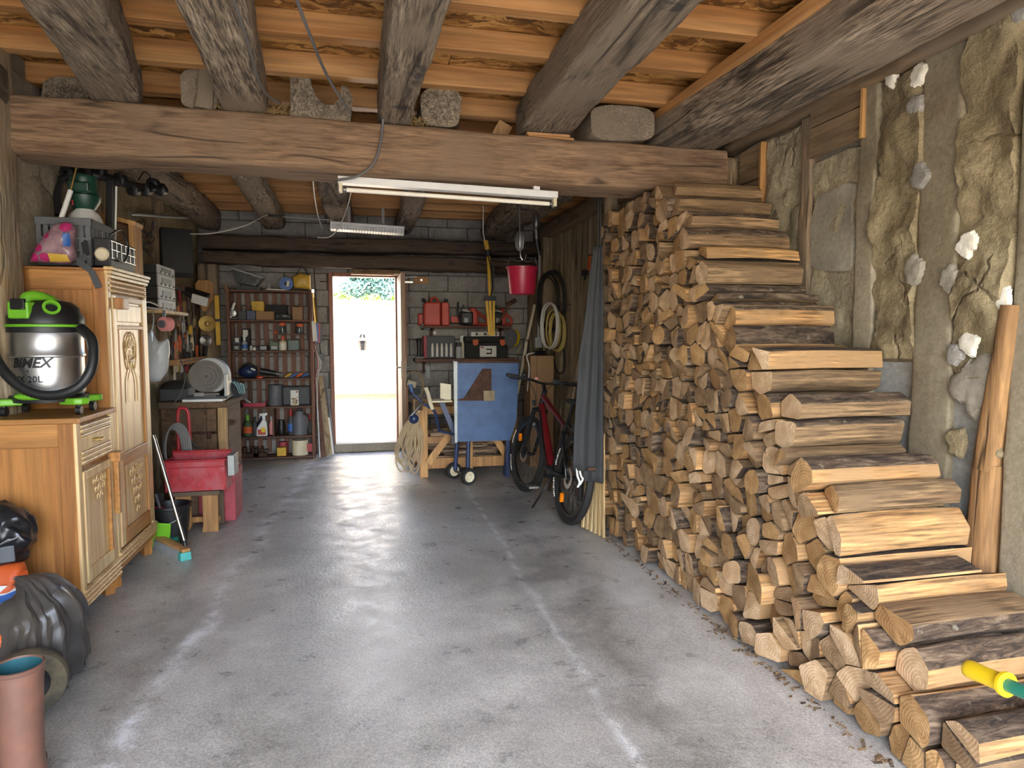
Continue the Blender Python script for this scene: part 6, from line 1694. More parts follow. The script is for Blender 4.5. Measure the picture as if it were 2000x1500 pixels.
def sx(px, z, y=8.47):
    return at(px, 655, 'y', y).x
def span(px0, px1, y=8.47): return at(px0, 655, 'y', y).x, at(px1, 655, 'y', y).x
PXM = 8.9 / 1300
def box_on(name, label, cat, px0, px1, hpx, z, m, d=0.16, y=8.47, lab=None, bev=0.003, rot=0):
    a, b = span(px0, px1, y); h = hpx * PXM
    t = thing(name, label, cat, ((a + b) / 2, y + d / 2, z + 0.001))
    MB().bb(a, b, y, y + d, z + 0.001, z + h).build('box_body', M[m], t, bevel=bev, seg=1)
    w = b - a
    if lab: MB().bb(a + w * lab[0], a + w * lab[1], y - 0.002, y, z + h * lab[2], z + h * lab[3]).build('printed_label', M[lab[4]], t)
    return t
def bottle_on(name, label, cat, pxc, wpx, hpx, z, m, capm=None, y=8.50, neck=0.35, lab=None, prof=None):
    x = at(pxc, 655, 'y', y).x; r = wpx * PXM / 2; h = hpx * PXM; z = z + 0.001
    t = thing(name, label, cat, (x, y, z))
    hb = h * (0.72 if capm else 1)
    MB().lathe((x, y, z), [(0.001, 0), (r * 0.95, 0.001), (r, 0.006), (r, hb * 0.78), (r * neck + 0.002, hb), (0.001, hb)], 18).build('bottle_body', M[m], t)
    if capm: MB().lathe((x, y, z + hb), [(r * neck + 0.004, 0), (r * neck + 0.004, h - hb - 0.002), (0.001, h - hb)], 14).build('cap', M[capm], t)
    if lab: MB().lathe((x, y, z + hb * 0.2), [(r + 0.0015, 0), (r + 0.0015, hb * 0.42)], 18).build('paper_label', M[lab], t)
    return t
# top board
z = ZS_[0]
t = thing('clear_crate', 'tilted clear ribbed plastic tray on the top board of the shelf unit', 'tray', (at(485, 545, 'y', 8.5).x, 8.5, z))
A_ = [at(px, py, 'y', 8.48) for px, py in ((452, 524), (514, 543), (500, 560), (462, 552))]
M['clear_dark'] = plain('smoky clear plastic', (88, 94, 94), 0.2, c2=(50, 54, 54), vs=16, bmp=0.3, bs=20)
MB().prism([(q.x, q.z) for q in A_], 'y', 8.46, 8.62).build('tray_body', M['clear_dark'], t, bevel=0.006)
MB().bar(A_[0] + Vector((0, -0.02, 0)), A_[1] + Vector((0, -0.02, 0)), 0.012, 0.014).build('tray_rim', M['lgray'], t)
MB().bb(A_[3].x, A_[2].x + 0.05, 8.46, 8.62, z, A_[2].z).build('foot_rail', M['dgray'], t)
q = at(559, 554, 'y', 8.48)
t = thing('blue_reel', 'round blue reel with white label on the top board of the shelf unit', 'reel', (q.x, 8.5, z))
MB().lathe((q.x, 8.47, z + 0.082), [(0.02, 0), (0.08, 0.0), (0.08, 0.05), (0.02, 0.05), (0.02, 0)], 28, (0, 1, 0)).build('reel_body', M['mblue'], t)
MB().box((q.x + 0.02, 8.468, z + 0.085), (0.03, 0.004, 0.07), (0, 0.2, 0)).build('paper_label', M['label_w'], t)
gs = [(q.x, q.z) for q in (at(px, py, 'y', 8.46) for px, py in ((572, 540), (585, 533), (606, 537), (607, 566), (590, 563), (573, 562)))]
t = thing('gold_bag', 'crinkled gold-coloured bag at the end of the top board near the door', 'bag', (gs[0][0] + 0.1, 8.46, z))
gs = [(a, max(b, z + 0.004)) for a, b in gs]
pillow(gs, 8.50, 0.06, 0.05, 0.012, 14, 4).build('bag_film', M['gold'], t)
MB().tube(smooth_path([(gs[0][0] + 0.02, 8.5, gs[0][1]), (gs[0][0] + 0.10, 8.5, gs[1][1] + 0.07), (gs[2][0] - 0.02, 8.5, gs[2][1])]), 0.004, 6).build('handle', M['black'], t)
q = at(433, 553, 'y', 8.48)
t = thing('screwdriver', 'orange-handled screwdriver standing on the top board', 'screwdriver', (q.x + 0.04, 8.48, z))
MB().cyl((q.x + 0.04, 8.48, z + 0.001), (q.x + 0.04, 8.48, z + 0.07), 0.012).build('handle', M['bench_leg'], t); MB().cyl((q.x + 0.04, 8.48, z + 0.07), (q.x + 0.04, 8.48, z + 0.13), 0.004).build('shaft', M['dsteel'], t)
bottle_on('small_tin', 'small grey tin on the top board between the tray and the blue reel', 'tin', 528, 6, 12, z, 'lgray', None)
tag(MB().bar((at(505, 0, 'y', 8.45).x, 8.43, z + 0.012), (at(545, 0, 'y', 8.45).x, 8.46, z + 0.006), 0.03, 0.012).build('flat_bar', M['dsteel']), 'flat dark metal bar lying on the top board', 'bar')
# second board
z = ZS_[1]
q = at(455, 612, 'y', 8.46)
t = thing('hand_drill', 'old chromed hand drill with white handle on the second board', 'drill', (q.x, 8.47, z))
MB().cyl((q.x - 0.02, 8.47, z + 0.09), (q.x + 0.02, 8.47, z + 0.2), 0.016).build('handle', M['white_pl'], t)
MB().cyl((q.x - 0.03, 8.47, z + 0.012), (q.x - 0.02, 8.47, z + 0.10), 0.010).lathe((q.x, 8.455, z + 0.075), [(0.001, 0), (0.04, 0.003), (0.04, 0.012), (0.001, 0.014)], 18, (0, -1, 0)).cyl((q.x + 0.03, 8.45, z + 0.10), (q.x - 0.06, 8.45, z + 0.05), 0.005).build('gears', M['chrome'], t)
MB().cyl((q.x + 0.05, 8.47, z + 0.02), (q.x - 0.03, 8.47, z + 0.016), 0.012).build('chuck', M['dsteel'], t)
box_on('dark_case', 'dark blue flat case on the second board next to the hand drill', 'case', 466, 482, 15, z, 'dgray')
box_on('dark_case', 'navy blue case in the middle of the second board by the cardboard box', 'case', 483, 500, 16, z, 'dblue')
box_on('cardboard_box', 'long brown cardboard box on the second board', 'box', 501, 536, 15, z, 'card')
box_on('yellow_box', 'yellow box perched behind the long brown cardboard box', 'box', 493, 517, 33, z, 'yellow_old', 0.1, 8.58)
box_on('black_case', 'black case lying behind the clear bag on the second board', 'case', 521, 562, 27, z, 'black_matte', 0.12, 8.56)
pb_ = [(sx(538, 0), z + 0.002), (sx(569, 0), z + 0.002), (sx(570, 0), z + 0.06), (sx(556, 0), z + 0.085), (sx(540, 0), z + 0.075)]
tag(pillow(pb_, 8.48, 0.04, 0.04, 0.01, 16, 6).build('clear_bag', M['clear_dark']), 'clear plastic bag of small parts on the second board', 'bag')
box_on('cardboard_box', 'small brown cardboard box at the door end of the second board', 'box', 572, 590, 23, z, 'card')
# third board
z = ZS_[2]
box_on('black_tub', 'lower black tub with white label on the third board', 'tub', 454, 470, 10, z, 'black', lab=(0.2, 0.7, 0.25, 0.8, 'lgray'))
box_on('black_tub', 'upper black tub with white label stacked on the third board', 'tub', 454, 470, 14, z + 10 * PXM + 0.001, 'black', lab=(0.3, 0.75, 0.3, 0.85, 'label_w'))
t = bottle_on('pump_bottle', 'clear pump bottle with white pump on the third board', 'bottle', 477, 10, 24, z, 'lgray', 'white_pl', lab='mblue')
q = at(477, 640, 'y', 8.5); MB().bb(q.x - 0.02, q.x + 0.03, 8.49, 8.51, z + 24 * PXM, z + 24 * PXM + 0.02).cyl((q.x, 8.5, z + 0.12), (q.x, 8.5, z + 24 * PXM), 0.004).build('pump', M['white_pl'], t)
box_on('white_box', 'dark carton with a white front behind the pump bottle', 'box', 473, 488, 38, z, 'black_matte', 0.1, 8.58, lab=(0.1, 0.75, 0.7, 0.95, 'label_w'))
for i, (pxc, h, m, lab) in enumerate(((490, 12, 'lgray', 'small white bottle right beside the pump bottle'), (496, 9, 'white_pl', 'short white pot second along from the pump bottle'), (502, 8, 'dgray', 'dark little pot by the low grey box'))):
    bottle_on('small_bottle', lab + ' on the third board', 'bottle', pxc, 6, h, z, m, 'black')
box_on('grey_box', 'low grey box with pale label on the third board', 'box', 506, 521, 9, z, 'dgray', lab=(0.1, 0.9, 0.2, 0.8, 'lgray'))
box_on('grey_box', 'olive tin box in the middle of the third board', 'box', 527, 543, 15, z, 'olive', lab=(0.15, 0.85, 0.15, 0.5, 'lgray'))
bottle_on('glue_bottle', 'cream glue bottle with orange cap on the third board', 'bottle', 552, 13, 25, z, 'cream', 'orange', lab='label_w')
a, b = span(540, 595)
MB().bb(a, b, 8.56, 8.70, z + 0.185, z + 0.20).build('small_ledge', M['shelf_wood'], su)
bottle_on('glass_jar', 'tall glass jar with orange lid on the small ledge', 'jar', 552, 12, 20, z + 0.20, 'clear_dark', 'orange', 8.62, 0.85)
bottle_on('glass_jar', 'glass jar with orange lid at the door end of the small ledge', 'jar', 585, 13, 18, z + 0.20, 'clear_dark', 'orange', 8.62, 0.85)
box_on('dark_green_box', 'wide dark green box on the third board', 'box', 562, 583, 18, z, 'dgreen', 0.1)
q = at(528, 648, 'y', 8.62)
t = thing('ladle', 'dark ladle with an orange bowl hanging over the third board', 'ladle', (q.x, 8.69, q.z - 0.02))
MB().bar((q.x - 0.05, 8.69, q.z + 0.03), (q.x + 0.04, 8.69, q.z), 0.012, 0.008).build('shaft', M['black'], t); MB().ell((q.x + 0.055, 8.685, q.z - 0.005), (0.022, 0.015, 0.02), 12, 8).build('bowl', M['orange'], t)
# fourth board
z = ZS_[3]
q = at(483, 725, 'y', 8.47)
t = thing('circular_saw', 'blue and black power saw slumped on the fourth board', 'power tool', (q.x, 8.5, z))
MB().ell((q.x, 8.52, z + 0.08), (0.11, 0.08, 0.074), 20, 10, jit=0.15, seed=3, zmin=z + 0.002).build('saw_motor', M['dblue'], t)
MB().tube(smooth_path([(q.x - 0.08, 8.5, z + 0.10), (q.x, 8.48, z + 0.17), (q.x + 0.11, 8.5, z + 0.12)]), 0.02, 8).build('saw_handle', M['black'], t)
MB().box((q.x + 0.07, 8.45, z + 0.11), (0.05, 0.01, 0.02), (0, 0.4, 0)).build('saw_badge', M['label_w'], t)
t = thing('drill_press_parts', 'black power drill lying along the fourth board', 'power tool', (q.x + 0.25, 8.52, z))
MB().cyl((q.x + 0.14, 8.52, z + 0.085), (q.x + 0.32, 8.52, z + 0.05), 0.04, 0.03).bar((q.x + 0.16, 8.52, z + 0.06), (q.x + 0.15, 8.5, z + 0.005), 0.04, 0.03, (0, 1, 0)).build('drill_body', M['black'], t)
MB().cyl((q.x + 0.32, 8.52, z + 0.05), (q.x + 0.37, 8.52, z + 0.04), 0.014).build('chuck', M['dsteel'], t)
bottle_on('red_lid', 'small red lid lying on the fourth board', 'lid', 505, 12, 4, z, 'red_pl', None, 8.43, 0.9)  # a flat lid on its own, no tin under it
for i, (pxc, m, lab) in enumerate(((563, 'yellow_old', 'yellow gripped tool'), (574, 'mblue', 'dark blue gripped tool'), (585, 'orange', 'orange gripped tool'), (596, 'mblue', 'bright blue gripped tool'))):
    q = at(pxc, 728, 'y', 8.46)
    t = thing('grip_tool', lab + ' lying at the door end of the fourth board', 'tool', (q.x, 8.47, z))
    MB().cyl((q.x - 0.04, 8.47, z + 0.014), (q.x + 0.03, 8.49, z + 0.05), 0.013).build('handle', M[m], t)
    MB().cyl((q.x - 0.09, 8.45, z + 0.006), (q.x - 0.04, 8.47, z + 0.014), 0.005).build('shaft', M['dsteel'], t)
# fifth board
z = ZS_[4]
a, b = span(470, 517)
t = thing('red_tray', 'red plastic tray with a tool in it on the fifth board', 'tray', ((a + b) / 2, 8.48, z))
MB().prism([(a + 0.02, z + 0.001), (b - 0.02, z + 0.001), (b, z + 0.07), (b - 0.008, z + 0.07), (b - 0.026, z + 0.008), (a + 0.026, z + 0.008), (a + 0.008, z + 0.07), (a, z + 0.07)], 'y', 8.43, 8.60).build('tray_body', M['red_bucket'], t)
MB().prism([(a + 0.015, z + 0.001), (b - 0.015, z + 0.001), (b - 0.004, z + 0.045), (a + 0.004, z + 0.045)], 'y', 8.425, 8.43).build('front_wall', M['red_bucket'], t)
MB().cyl((a + 0.03, 8.45, z + 0.09), (a + 0.09, 8.47, z + 0.05), 0.008).build('tool', M['white_pl'], t)
bottle_on('grey_canister', 'plain grey cylindrical canister on the fifth board', 'canister', 535, 24, 37, z, 'gray', None, 8.52, 0.97)
t = box_on('black_suitcase', 'black tool case with picture card leaning on it on the fifth board', 'case', 548, 603, 34, z, 'dgray', 0.12, 8.52, bev=0.015)
a, b = span(564, 580)
t = thing('picture_card', 'cream card with a pebble picture leaning against the black tool case', 'card', ((a + b) / 2, 8.50, z))
MB().bb(a, b, 8.500, 8.506, z + 0.001, z + 0.185).build('card', M['label_w'], t)
pc = MB()
for i in range(26): pc.ell((R.uniform(a + 0.012, b - 0.012), 8.4995, z + R.uniform(0.012, 0.10)), (0.010, 0.0012, 0.008), 7, 4, mat=R.randrange(3))
pc.build('pebble_print', [M['gold'], M['card'], M['dgray']], t)
MB().bb(b - 0.03, b - 0.01, 8.498, 8.5, z + 0.155, z + 0.175).build('red_mark', M['red'], t)
# sixth board
z = ZS_[5]
bottle_on('green_bottle', 'green garden product bottle on the sixth board', 'bottle', 479, 15, 38, z, 'olive', 'green', lab='orange')
bottle_on('dark_bottle', 'dark slim bottle beside the green bottle on the sixth board', 'bottle', 493, 9, 34, z, 'dgray', 'black')
bottle_on('blue_bottle', 'navy bottle behind the white spray bottle', 'bottle', 506, 13, 36, z, 'dblue', 'dblue', 8.60)
t = thing('spray_bottle', 'white trigger spray bottle with fruit-coloured label on the sixth board', 'spray bottle', (at(514, 0, 'y', 8.46).x, 8.46, z))
q = at(513, 848, 'y', 8.46); x_ = q.x
MB().prism([(x_ - 0.065, z + 0.002), (x_ + 0.055, z + 0.002), (x_ + 0.06, z + 0.02), (x_ + 0.055, z + 0.16), (x_ + 0.035, z + 0.20), (x_ + 0.005, z + 0.205), (x_ - 0.03, z + 0.15), (x_ - 0.065, z + 0.10), (x_ - 0.07, z + 0.02)], 'y', 8.43, 8.49).build('bottle_body', M['white_pl'], t, bevel=0.01)
MB().prism([(x_ - 0.03, z + 0.275), (x_ + 0.06, z + 0.285), (x_ + 0.06, z + 0.255), (x_ + 0.035, z + 0.245), (x_ + 0.035, z + 0.20), (x_ + 0.005, z + 0.20), (x_ + 0.0, z + 0.245), (x_ - 0.02, z + 0.25), (x_ - 0.03, z + 0.215), (x_ - 0.036, z + 0.218), (x_ - 0.03, z + 0.25)], 'y', 8.445, 8.475).build('trigger_head', M['white_pl'], t, bevel=0.003, seg=1)
MB().bb(x_ - 0.05, x_ + 0.04, 8.426, 8.43, z + 0.02, z + 0.085).build('paper_label', M['red_pl'], t)
MB().bb(x_ - 0.01, x_ + 0.035, 8.424, 8.426, z + 0.05, z + 0.11).build('yellow_print', M['yellow'], t)
bottle_on('pink_bottle', 'pink bottle tucked right behind the white spray bottle', 'bottle', 526, 9, 34, z, 'pink', 'white_pl', 8.56)
bottle_on('dark_jar', 'wide dark jar in the shadow of the sixth board', 'jar', 545, 14, 26, z, 'black', 'black', 8.58, 0.8)
bottle_on('red_top_bottle', 'dark bottle with tall red nozzle cap on the sixth board', 'bottle', 564, 12, 46, z, 'dgray', 'red', lab='mblue')
wc_ = at(585, 820, 'y', 8.49)
t = thing('grey_jug', 'grey metal jug with shiny spout on the sixth board', 'jug', (wc_.x, 8.49, z))
MB().lathe((wc_.x, 8.49, z + 0.001), [(0.001, 0), (0.085, 0.002), (0.085, 0.20), (0.06, 0.26), (0.055, 0.29), (0.001, 0.29)], 24).build('jug_body', M['gray'], t)
MB().tube(smooth_path([(wc_.x + 0.05, 8.45, z + 0.26), (wc_.x + 0.10, 8.42, z + 0.22), (wc_.x + 0.095, 8.42, z + 0.08)]), 0.012, 8).build('spout', M['chrome'], t)
MB().tube(smooth_path([(wc_.x - 0.04, 8.47, z + 0.28), (wc_.x, 8.46, z + 0.33), (wc_.x + 0.05, 8.46, z + 0.29)]), 0.008, 8).build('handle', M['black'], t)
bottle_on('capped_bottle', 'grey bottle with red cap at the door end of the sixth board', 'bottle', 601, 9, 34, z, 'dgray', 'red', 8.60)
# bottom
z = 0.03
box_on('yellow_block', 'small yellow-brown wooden block on the bottom board', 'block', 535, 553, 15, z, 'yellow_old', 0.1)
t = bottle_on('white_pail', 'dirty white pail with red label on the bottom board', 'pail', 581, 28, 27, z, 'cream', None, 8.52, 0.97)
q = at(581, 0, 'y', 8.52); MB().bb(q.x + 0.0, q.x + 0.07, 8.422, 8.427, z + 0.05, z + 0.15).build('red_label', M['red'], t)
MB().tube(smooth_path([(q.x - 0.092, 8.50, z + 0.17), (q.x, 8.43, z + 0.20), (q.x + 0.092, 8.50, z + 0.17)]), 0.003, 6).build('bail', M['dsteel'], t)
bottle_on('red_pail', 'small orange-red pot behind the wooden block', 'pot', 548, 16, 22, z, 'red_dust', None, 8.64, 0.9)
for i, (pxc, w) in enumerate(((488, 0.22), (508, 0.16))):
    q = at(pxc, 890, 'y', 8.48)
    t = thing('iron_tool', ['heap-like rusty iron vice on the bottom board', 'dark iron clamp on the bottom board next to the vice'][i], 'tool', (q.x, 8.5, z))
    MB().bb(q.x - w / 2, q.x + w / 2, 8.46, 8.54, z + 0.001, z + 0.05).bb(q.x - w / 3, q.x - w / 6, 8.46, 8.54, z + 0.05, z + 0.12).bb(q.x + w / 8, q.x + w / 4, 8.46, 8.54, z + 0.05, z + 0.13).build('iron_body', M['rust'], t, bevel=0.006)
    MB().cyl((q.x + w / 4, 8.44, z + 0.09), (q.x + w / 2 + 0.03, 8.40, z + 0.10), 0.010).build('screw_bar', M['dsteel'], t)

# things hanging on the shelf side and leaning by the door
XS = SX1 + 0.008
t = thing('seed_packets', 'bundle of colourful packets hanging on the side of the shelf unit', 'packets', (XS + 0.02, 8.42, 1.43))
for i, m in enumerate(('label_w', 'mblue', 'red', 'black')):
    q = at(605 + i * 4, 645, 'y', 8.40 + 0.05 * i)
    MB().box((XS + 0.015 + 0.02 * i, 8.39 + 0.02 * i, 1.55 - 0.01 * i), (0.05, 0.004, 0.24), (0, 0.06 * i - 0.05, 0)).build('packet', M[m], t)
t = thing('gold_strap', 'long dull gold strap hanging on the shelf upright', 'strap', (XS + 0.02, 8.385, 1.6))
MB().tube(smooth_path([(XS + 0.005, 8.38, 2.02), (XS + 0.015, 8.375, 1.85), (XS + 0.03, 8.375, 1.66), (XS + 0.045, 8.375, 1.70), (XS + 0.02, 8.375, 1.95)]), 0.012, 6).build('webbing', M['brass'], t)
MB().box((XS + 0.01, 8.375, 2.03), (0.03, 0.02, 0.04)).build('buckle', M['chrome'], t)
t = thing('wire_bundle', 'dangling bundle of red and pale wires on the shelf upright', 'wires', (XS + 0.03, 8.38, 0.7))
for i, m in enumerate(('red', 'cable_w', 'cable', 'cable_w')):
    MB().tube(smooth_path([(XS + 0.01 + i * 0.008, 8.375, 1.40 - i * 0.03), (XS + 0.05 + i * 0.012, 8.37, 1.15), (XS + 0.015 + i * 0.01, 8.37, 0.98), (XS + 0.03, 8.37, 0.72 - i * 0.1)]), 0.004, 6).build('wire', M[m], t)
def lean(name, label, cat, p0, p1, w, h, m, y0, y1, up=(0, -1, 0)):
    a, b = at(*p0, 'y', y0), at(*p1, 'y', y1)
    a.z = max(a.z, 0.006)
    return tag(MB().bar(a, b, w, h, up).build(name, M[m], bevel=0.002, seg=1), label, cat)
lean('leaning_board', 'dark brown board leaning beside the shelf unit', 'board', (632, 893), (617, 735), 0.06, 0.02, 'shelf_up', 8.32, 8.62)
lean('leaning_board', 'wide grey weathered plank leaning on the block wall beside the door', 'board', (643, 889), (625, 735), 0.075, 0.022, 'board_z', 8.40, 8.70)
lean('metal_strip', 'thin shiny metal strip leaning beside the dark brown board', 'strip', (625, 893), (617, 735), 0.015, 0.008, 'galv', 8.26, 8.42)
lean('white_pipe', 'short white pipe leaning between plank and door', 'pipe', (650, 887), (641, 816), 0.032, 0.032, 'white_pl', 8.43, 8.60)
lean('grey_rod', 'long grey rod standing by the door, beside the white pipe', 'rod', (653, 886), (637, 735), 0.018, 0.018, 'gray', 8.55, 8.72)
lean('grey_rod', 'second thinner grey rod standing behind the white pipe', 'rod', (648, 886), (632, 733), 0.014, 0.014, 'gray', 8.60, 8.73)
t = thing('wall_cable', 'black cable running down the block wall into a small grey box', 'cable', (at(628, 695, 'y', 8.74).x, 8.74, at(628, 700, 'y', 8.74).z))
MB().tube([at(613, 525, 'y', 8.742), at(618, 600, 'y', 8.742), at(626, 692, 'y', 8.742)], 0.006, 6).build('cable', M['black'], t)
q = at(627, 697, 'y', 8.735); MB().box(q, (0.08, 0.03, 0.09)).build('junction_box', M['gray'], t, bevel=0.004)
for i, (px, py) in enumerate(((634, 550), (634, 656))):
    q = at(px, py, 'y', 8.735)
    tag(MB().box(q, (0.12, 0.012, 0.012)).cyl(q + Vector((0.04, 0, 0)), q + Vector((0.04, -0.02, 0)), 0.008).build('iron_hook', M['rust']), ['small iron latch keeper high on the blocks by the door jamb', 'small iron latch keeper halfway down the blocks by the door jamb'][i], 'latch')

# ------------------------------------------------------------------ right of the door: two wall shelves
def wall_shelf(name, label, px0, px1, py, d=0.27, th=0.03):
    a, b = at(px0, py, 'y', 8.46), at(px1, py, 'y', 8.46)
    t = thing(name, label, 'shelf', ((a.x + b.x) / 2, 8.6, a.z - th))
    MB().bb(a.x, b.x, 8.745 - d, 8.745, a.z - th, a.z).rough(0.003, 6, int(px0)).build('board', M['shelf_wood'], t, bevel=0.003, seg=1)
    for xx in (a.x + 0.12, b.x - 0.12): MB().bb(xx, xx + 0.03, 8.745 - d * 0.8, 8.745, a.z - th - 0.03, a.z - th).bb(xx, xx + 0.03, 8.715, 8.745, a.z - th - 0.16, a.z - th).build('bracket', M['rust'], t)
    return a.z + 0.002
zu = wall_shelf('wall_shelf', 'upper red-brown wall shelf carrying the fuel can and chainsaw', 826, 1000, 636)
zl = wall_shelf('wall_shelf', 'lower dark wall shelf carrying the black toolbox', 810, 1012, 701, 0.3, 0.04)
a, b = span(828, 878, 8.52)
t = thing('fuel_can', 'faded orange jerry can on the upper wall shelf', 'jerry can', ((a + b) / 2, 8.57, zu))
h = 45 * PXM
MB().prism([(a, zu), (a + (b - a) * 0.66, zu), (a + (b - a) * 0.66, zu + h * 0.97), (a + 0.02, zu + h * 0.97), (a, zu + h * 0.85)], 'y', 8.50, 8.64).build('can_body', M['red_pl'], t, bevel=0.02)
MB().prism([(a + (b - a) * 0.69, zu), (b, zu), (b, zu + h * 0.9), (b - 0.02, zu + h * 0.97), (a + (b - a) * 0.69, zu + h * 0.97)], 'y', 8.50, 8.64).build('oil_tank', M['red_pl'], t, bevel=0.02)
MB().tube(smooth_path([(a + 0.09, 8.57, zu + h * 0.95), (a + 0.11, 8.57, zu + h * 1.13), (b - 0.16, 8.57, zu + h * 1.13), (b - 0.13, 8.57, zu + h * 0.95)]), 0.014, 8).build('handle', M['red_pl'], t)
MB().cyl((a + 0.03, 8.57, zu + h * 0.95), (a - 0.01, 8.56, zu + h * 1.10), 0.02).cyl((b - 0.04, 8.57, zu + h * 0.95), (b - 0.03, 8.57, zu + h * 1.10), 0.022).build('spout_caps', M['black'], t)
a2, _ = span(817, 830, 8.64)
tag(MB().bb(a2, a2 + 0.10, 8.66, 8.74, zu, zu + 0.16).build('orange_tub', M['red_pl'], bevel=0.02), 'small orange tub poking out behind the jerry can', 'tub')
tag(MB().bb(a2 + 0.03, a2 + 0.14, 8.50, 8.56, zu - 0.055, zu - 0.035).bb(a2 + 0.03, a2 + 0.06, 8.50, 8.56, zu - 0.055, zu + 0.02).build('black_clip', M['black']), 'black clip hooked under the shelf end below the jerry can', 'clip')
def saw(name, label, px0, px1, orange_first, seed):
    a, b = span(px0, px1, 8.52); L = b - a
    t = thing(name, label, 'chainsaw', ((a + b) / 2, 8.57, zu))
    MB().bb(a + L * 0.12, a + L * 0.55, 8.50, 8.64, zu + 0.01, zu + 0.19).build('engine_cover', M['black'], t, bevel=0.03)
    MB().prism([(a + L * 0.42, zu + 0.01), (a + L * 0.70, zu + 0.01), (a + L * 0.72, zu + 0.14), (a + L * 0.60, zu + 0.24), (a + L * 0.45, zu + 0.23), (a + L * 0.38, zu + 0.16)], 'y', 8.515, 8.63).build('rear_body', M['red_pl'], t, bevel=0.02)
    MB().tube(smooth_path([(a + L * 0.65, 8.57, zu + 0.20), (a + L * 0.85, 8.57, zu + 0.13), (a + L, 8.57, zu + 0.09), (a + L * 0.97, 8.57, zu + 0.02), (a + L * 0.66, 8.57, zu + 0.03)]), 0.018, 8).build('rear_handle', M['red_pl'], t)
    MB().tube(smooth_path([(a + L * 0.10, 8.48, zu + 0.03), (a + L * 0.02, 8.48, zu + 0.16), (a + L * 0.04, 8.50, zu + 0.30)]), 0.012, 8).prism([(a + L * 0.18, zu + 0.18), (a + L * 0.30, zu + 0.18), (a + L * 0.24, zu + 0.27)], 'y', 8.50, 8.62).build('front_guard', M['black'], t)
    MB().box((a + L * 0.30, 8.499, zu + 0.19), (0.10, 0.006, 0.02), (0, 0.2, 0)).box((a + L * 0.30, 8.499, zu + 0.07), (0.05, 0.006, 0.06)).build('badges', M['lgray'], t)
    MB().bb(a - L * 0.16, a + L * 0.14, 8.56, 8.575, zu + 0.04, zu + 0.12).build('guide_bar', M['red_pl'], t, bevel=0.004, seg=1)
saw('chainsaw', 'orange and black chainsaw next to the jerry can on the upper wall shelf', 892, 952, True, 1)
saw('chainsaw', 'second orange chainsaw at the bucket end of the upper wall shelf', 960, 1000, True, 2)
t = thing('axe', 'hatchet with brown handle leaning against the second chainsaw', 'axe', (at(978, 620, 'y', 8.46).x, 8.46, zu))
a, b = at(974, 630, 'y', 8.455), at(996, 592, 'y', 8.46)
MB().cyl(a, b, 0.016).build('handle', M['bench'], t); MB().box(b + Vector((0.02, 0, 0.01)), (0.14, 0.025, 0.06), (0, -0.5, 0)).build('axe_head', M['rust'], t)
# lower shelf
q = at(817, 680, 'y', 8.5)
t = thing('air_gun', 'black upright pistol-like tool at the door end of the lower wall shelf', 'tool', (q.x + 0.01, 8.52, zl))
MB().cyl((q.x + 0.01, 8.52, zl), (q.x + 0.01, 8.52, zl + 0.21), 0.02, 0.028).ell((q.x + 0.01, 8.52, zl + 0.23), (0.035, 0.03, 0.03), 14, 8).bb(q.x - 0.03, q.x + 0.07, 8.48, 8.56, zl, zl + 0.025).build('gun_body', M['black'], t)
a, b = span(829, 889, 8.5); h = 42 * PXM
t = thing('bottle_case', 'dark green case holding white sleeves on the lower wall shelf', 'case', ((a + b) / 2, 8.57, zl))
MB().bb(a, b, 8.52, 8.66, zl, zl + h).build('case_body', M['dgray'], t, bevel=0.01)
MB().bb(a - 0.01, a + 0.03, 8.515, 8.66, zl, zl + h).build('red_hinge', M['red_dust'], t, bevel=0.006)
for i in range(5):
    x_ = a + 0.10 + i * 0.06
    MB().lathe((x_, 8.508, zl + 0.02), [(0.001, 0), (0.018, 0.004), (0.018, 0.12), (0.010, 0.17), (0.001, 0.175)], 10).build('white_sleeve', M['label_w'], t)
bottle_on('spray_can', 'grey and white spray can on the lower wall shelf next to the toolbox', 'can', 896, 12, 30, zl, 'lgray', 'dgray', 8.50, 0.8)
bottle_on('white_bottle', 'tall cream bottle squeezed behind the spray can and toolbox', 'bottle', 902, 15, 42, zl, 'cream', 'white_pl', 8.62, 0.4)
a, b = span(909, 992, 8.47); h = 41 * PXM
t = thing('toolbox', 'black toolbox with two orange latches and a white picture label on the lower wall shelf', 'toolbox', ((a + b) / 2, 8.6, zl))
MB().bb(a, b, 8.49, 8.72, zl, zl + h * 0.72).build('box_body', M['black_matte'], t, bevel=0.012)
MB().bb(a - 0.008, b + 0.008, 8.48, 8.725, zl + h * 0.73, zl + h).build('lid', M['black_matte'], t, bevel=0.015)
for k in (0.17, 0.81):
    MB().prism([(a + (b - a) * k, zl + h * 0.86), (a + (b - a) * (k + 0.13), zl + h * 0.86), (a + (b - a) * (k + 0.13), zl + h * 0.66), (a + (b - a) * (k + 0.09), zl + h * 0.58), (a + (b - a) * (k + 0.04), zl + h * 0.58), (a + (b - a) * k, zl + h * 0.66)], 'y', 8.462, 8.48).build('latch', M['orange'], t, bevel=0.003, seg=1)
lx0, lx1 = a + (b - a) * 0.34, a + (b - a) * 0.73
lb_ = MB().bb(lx0, lx1, 8.484, 8.49, zl + h * 0.06, zl + h * 0.56).build('picture_label', M['label_w'], t)
MB().bb(lx0 + 0.085, lx1 - 0.06, 8.4825, 8.484, zl + h * 0.18, zl + h * 0.25).bb(lx1 - 0.075, lx1 - 0.06, 8.4825, 8.484, zl + h * 0.18, zl + h * 0.40).bb(lx0 + 0.085, lx1 - 0.06, 8.4825, 8.484, zl + h * 0.38, zl + h * 0.44).build('label_print', M['black'], lb_)
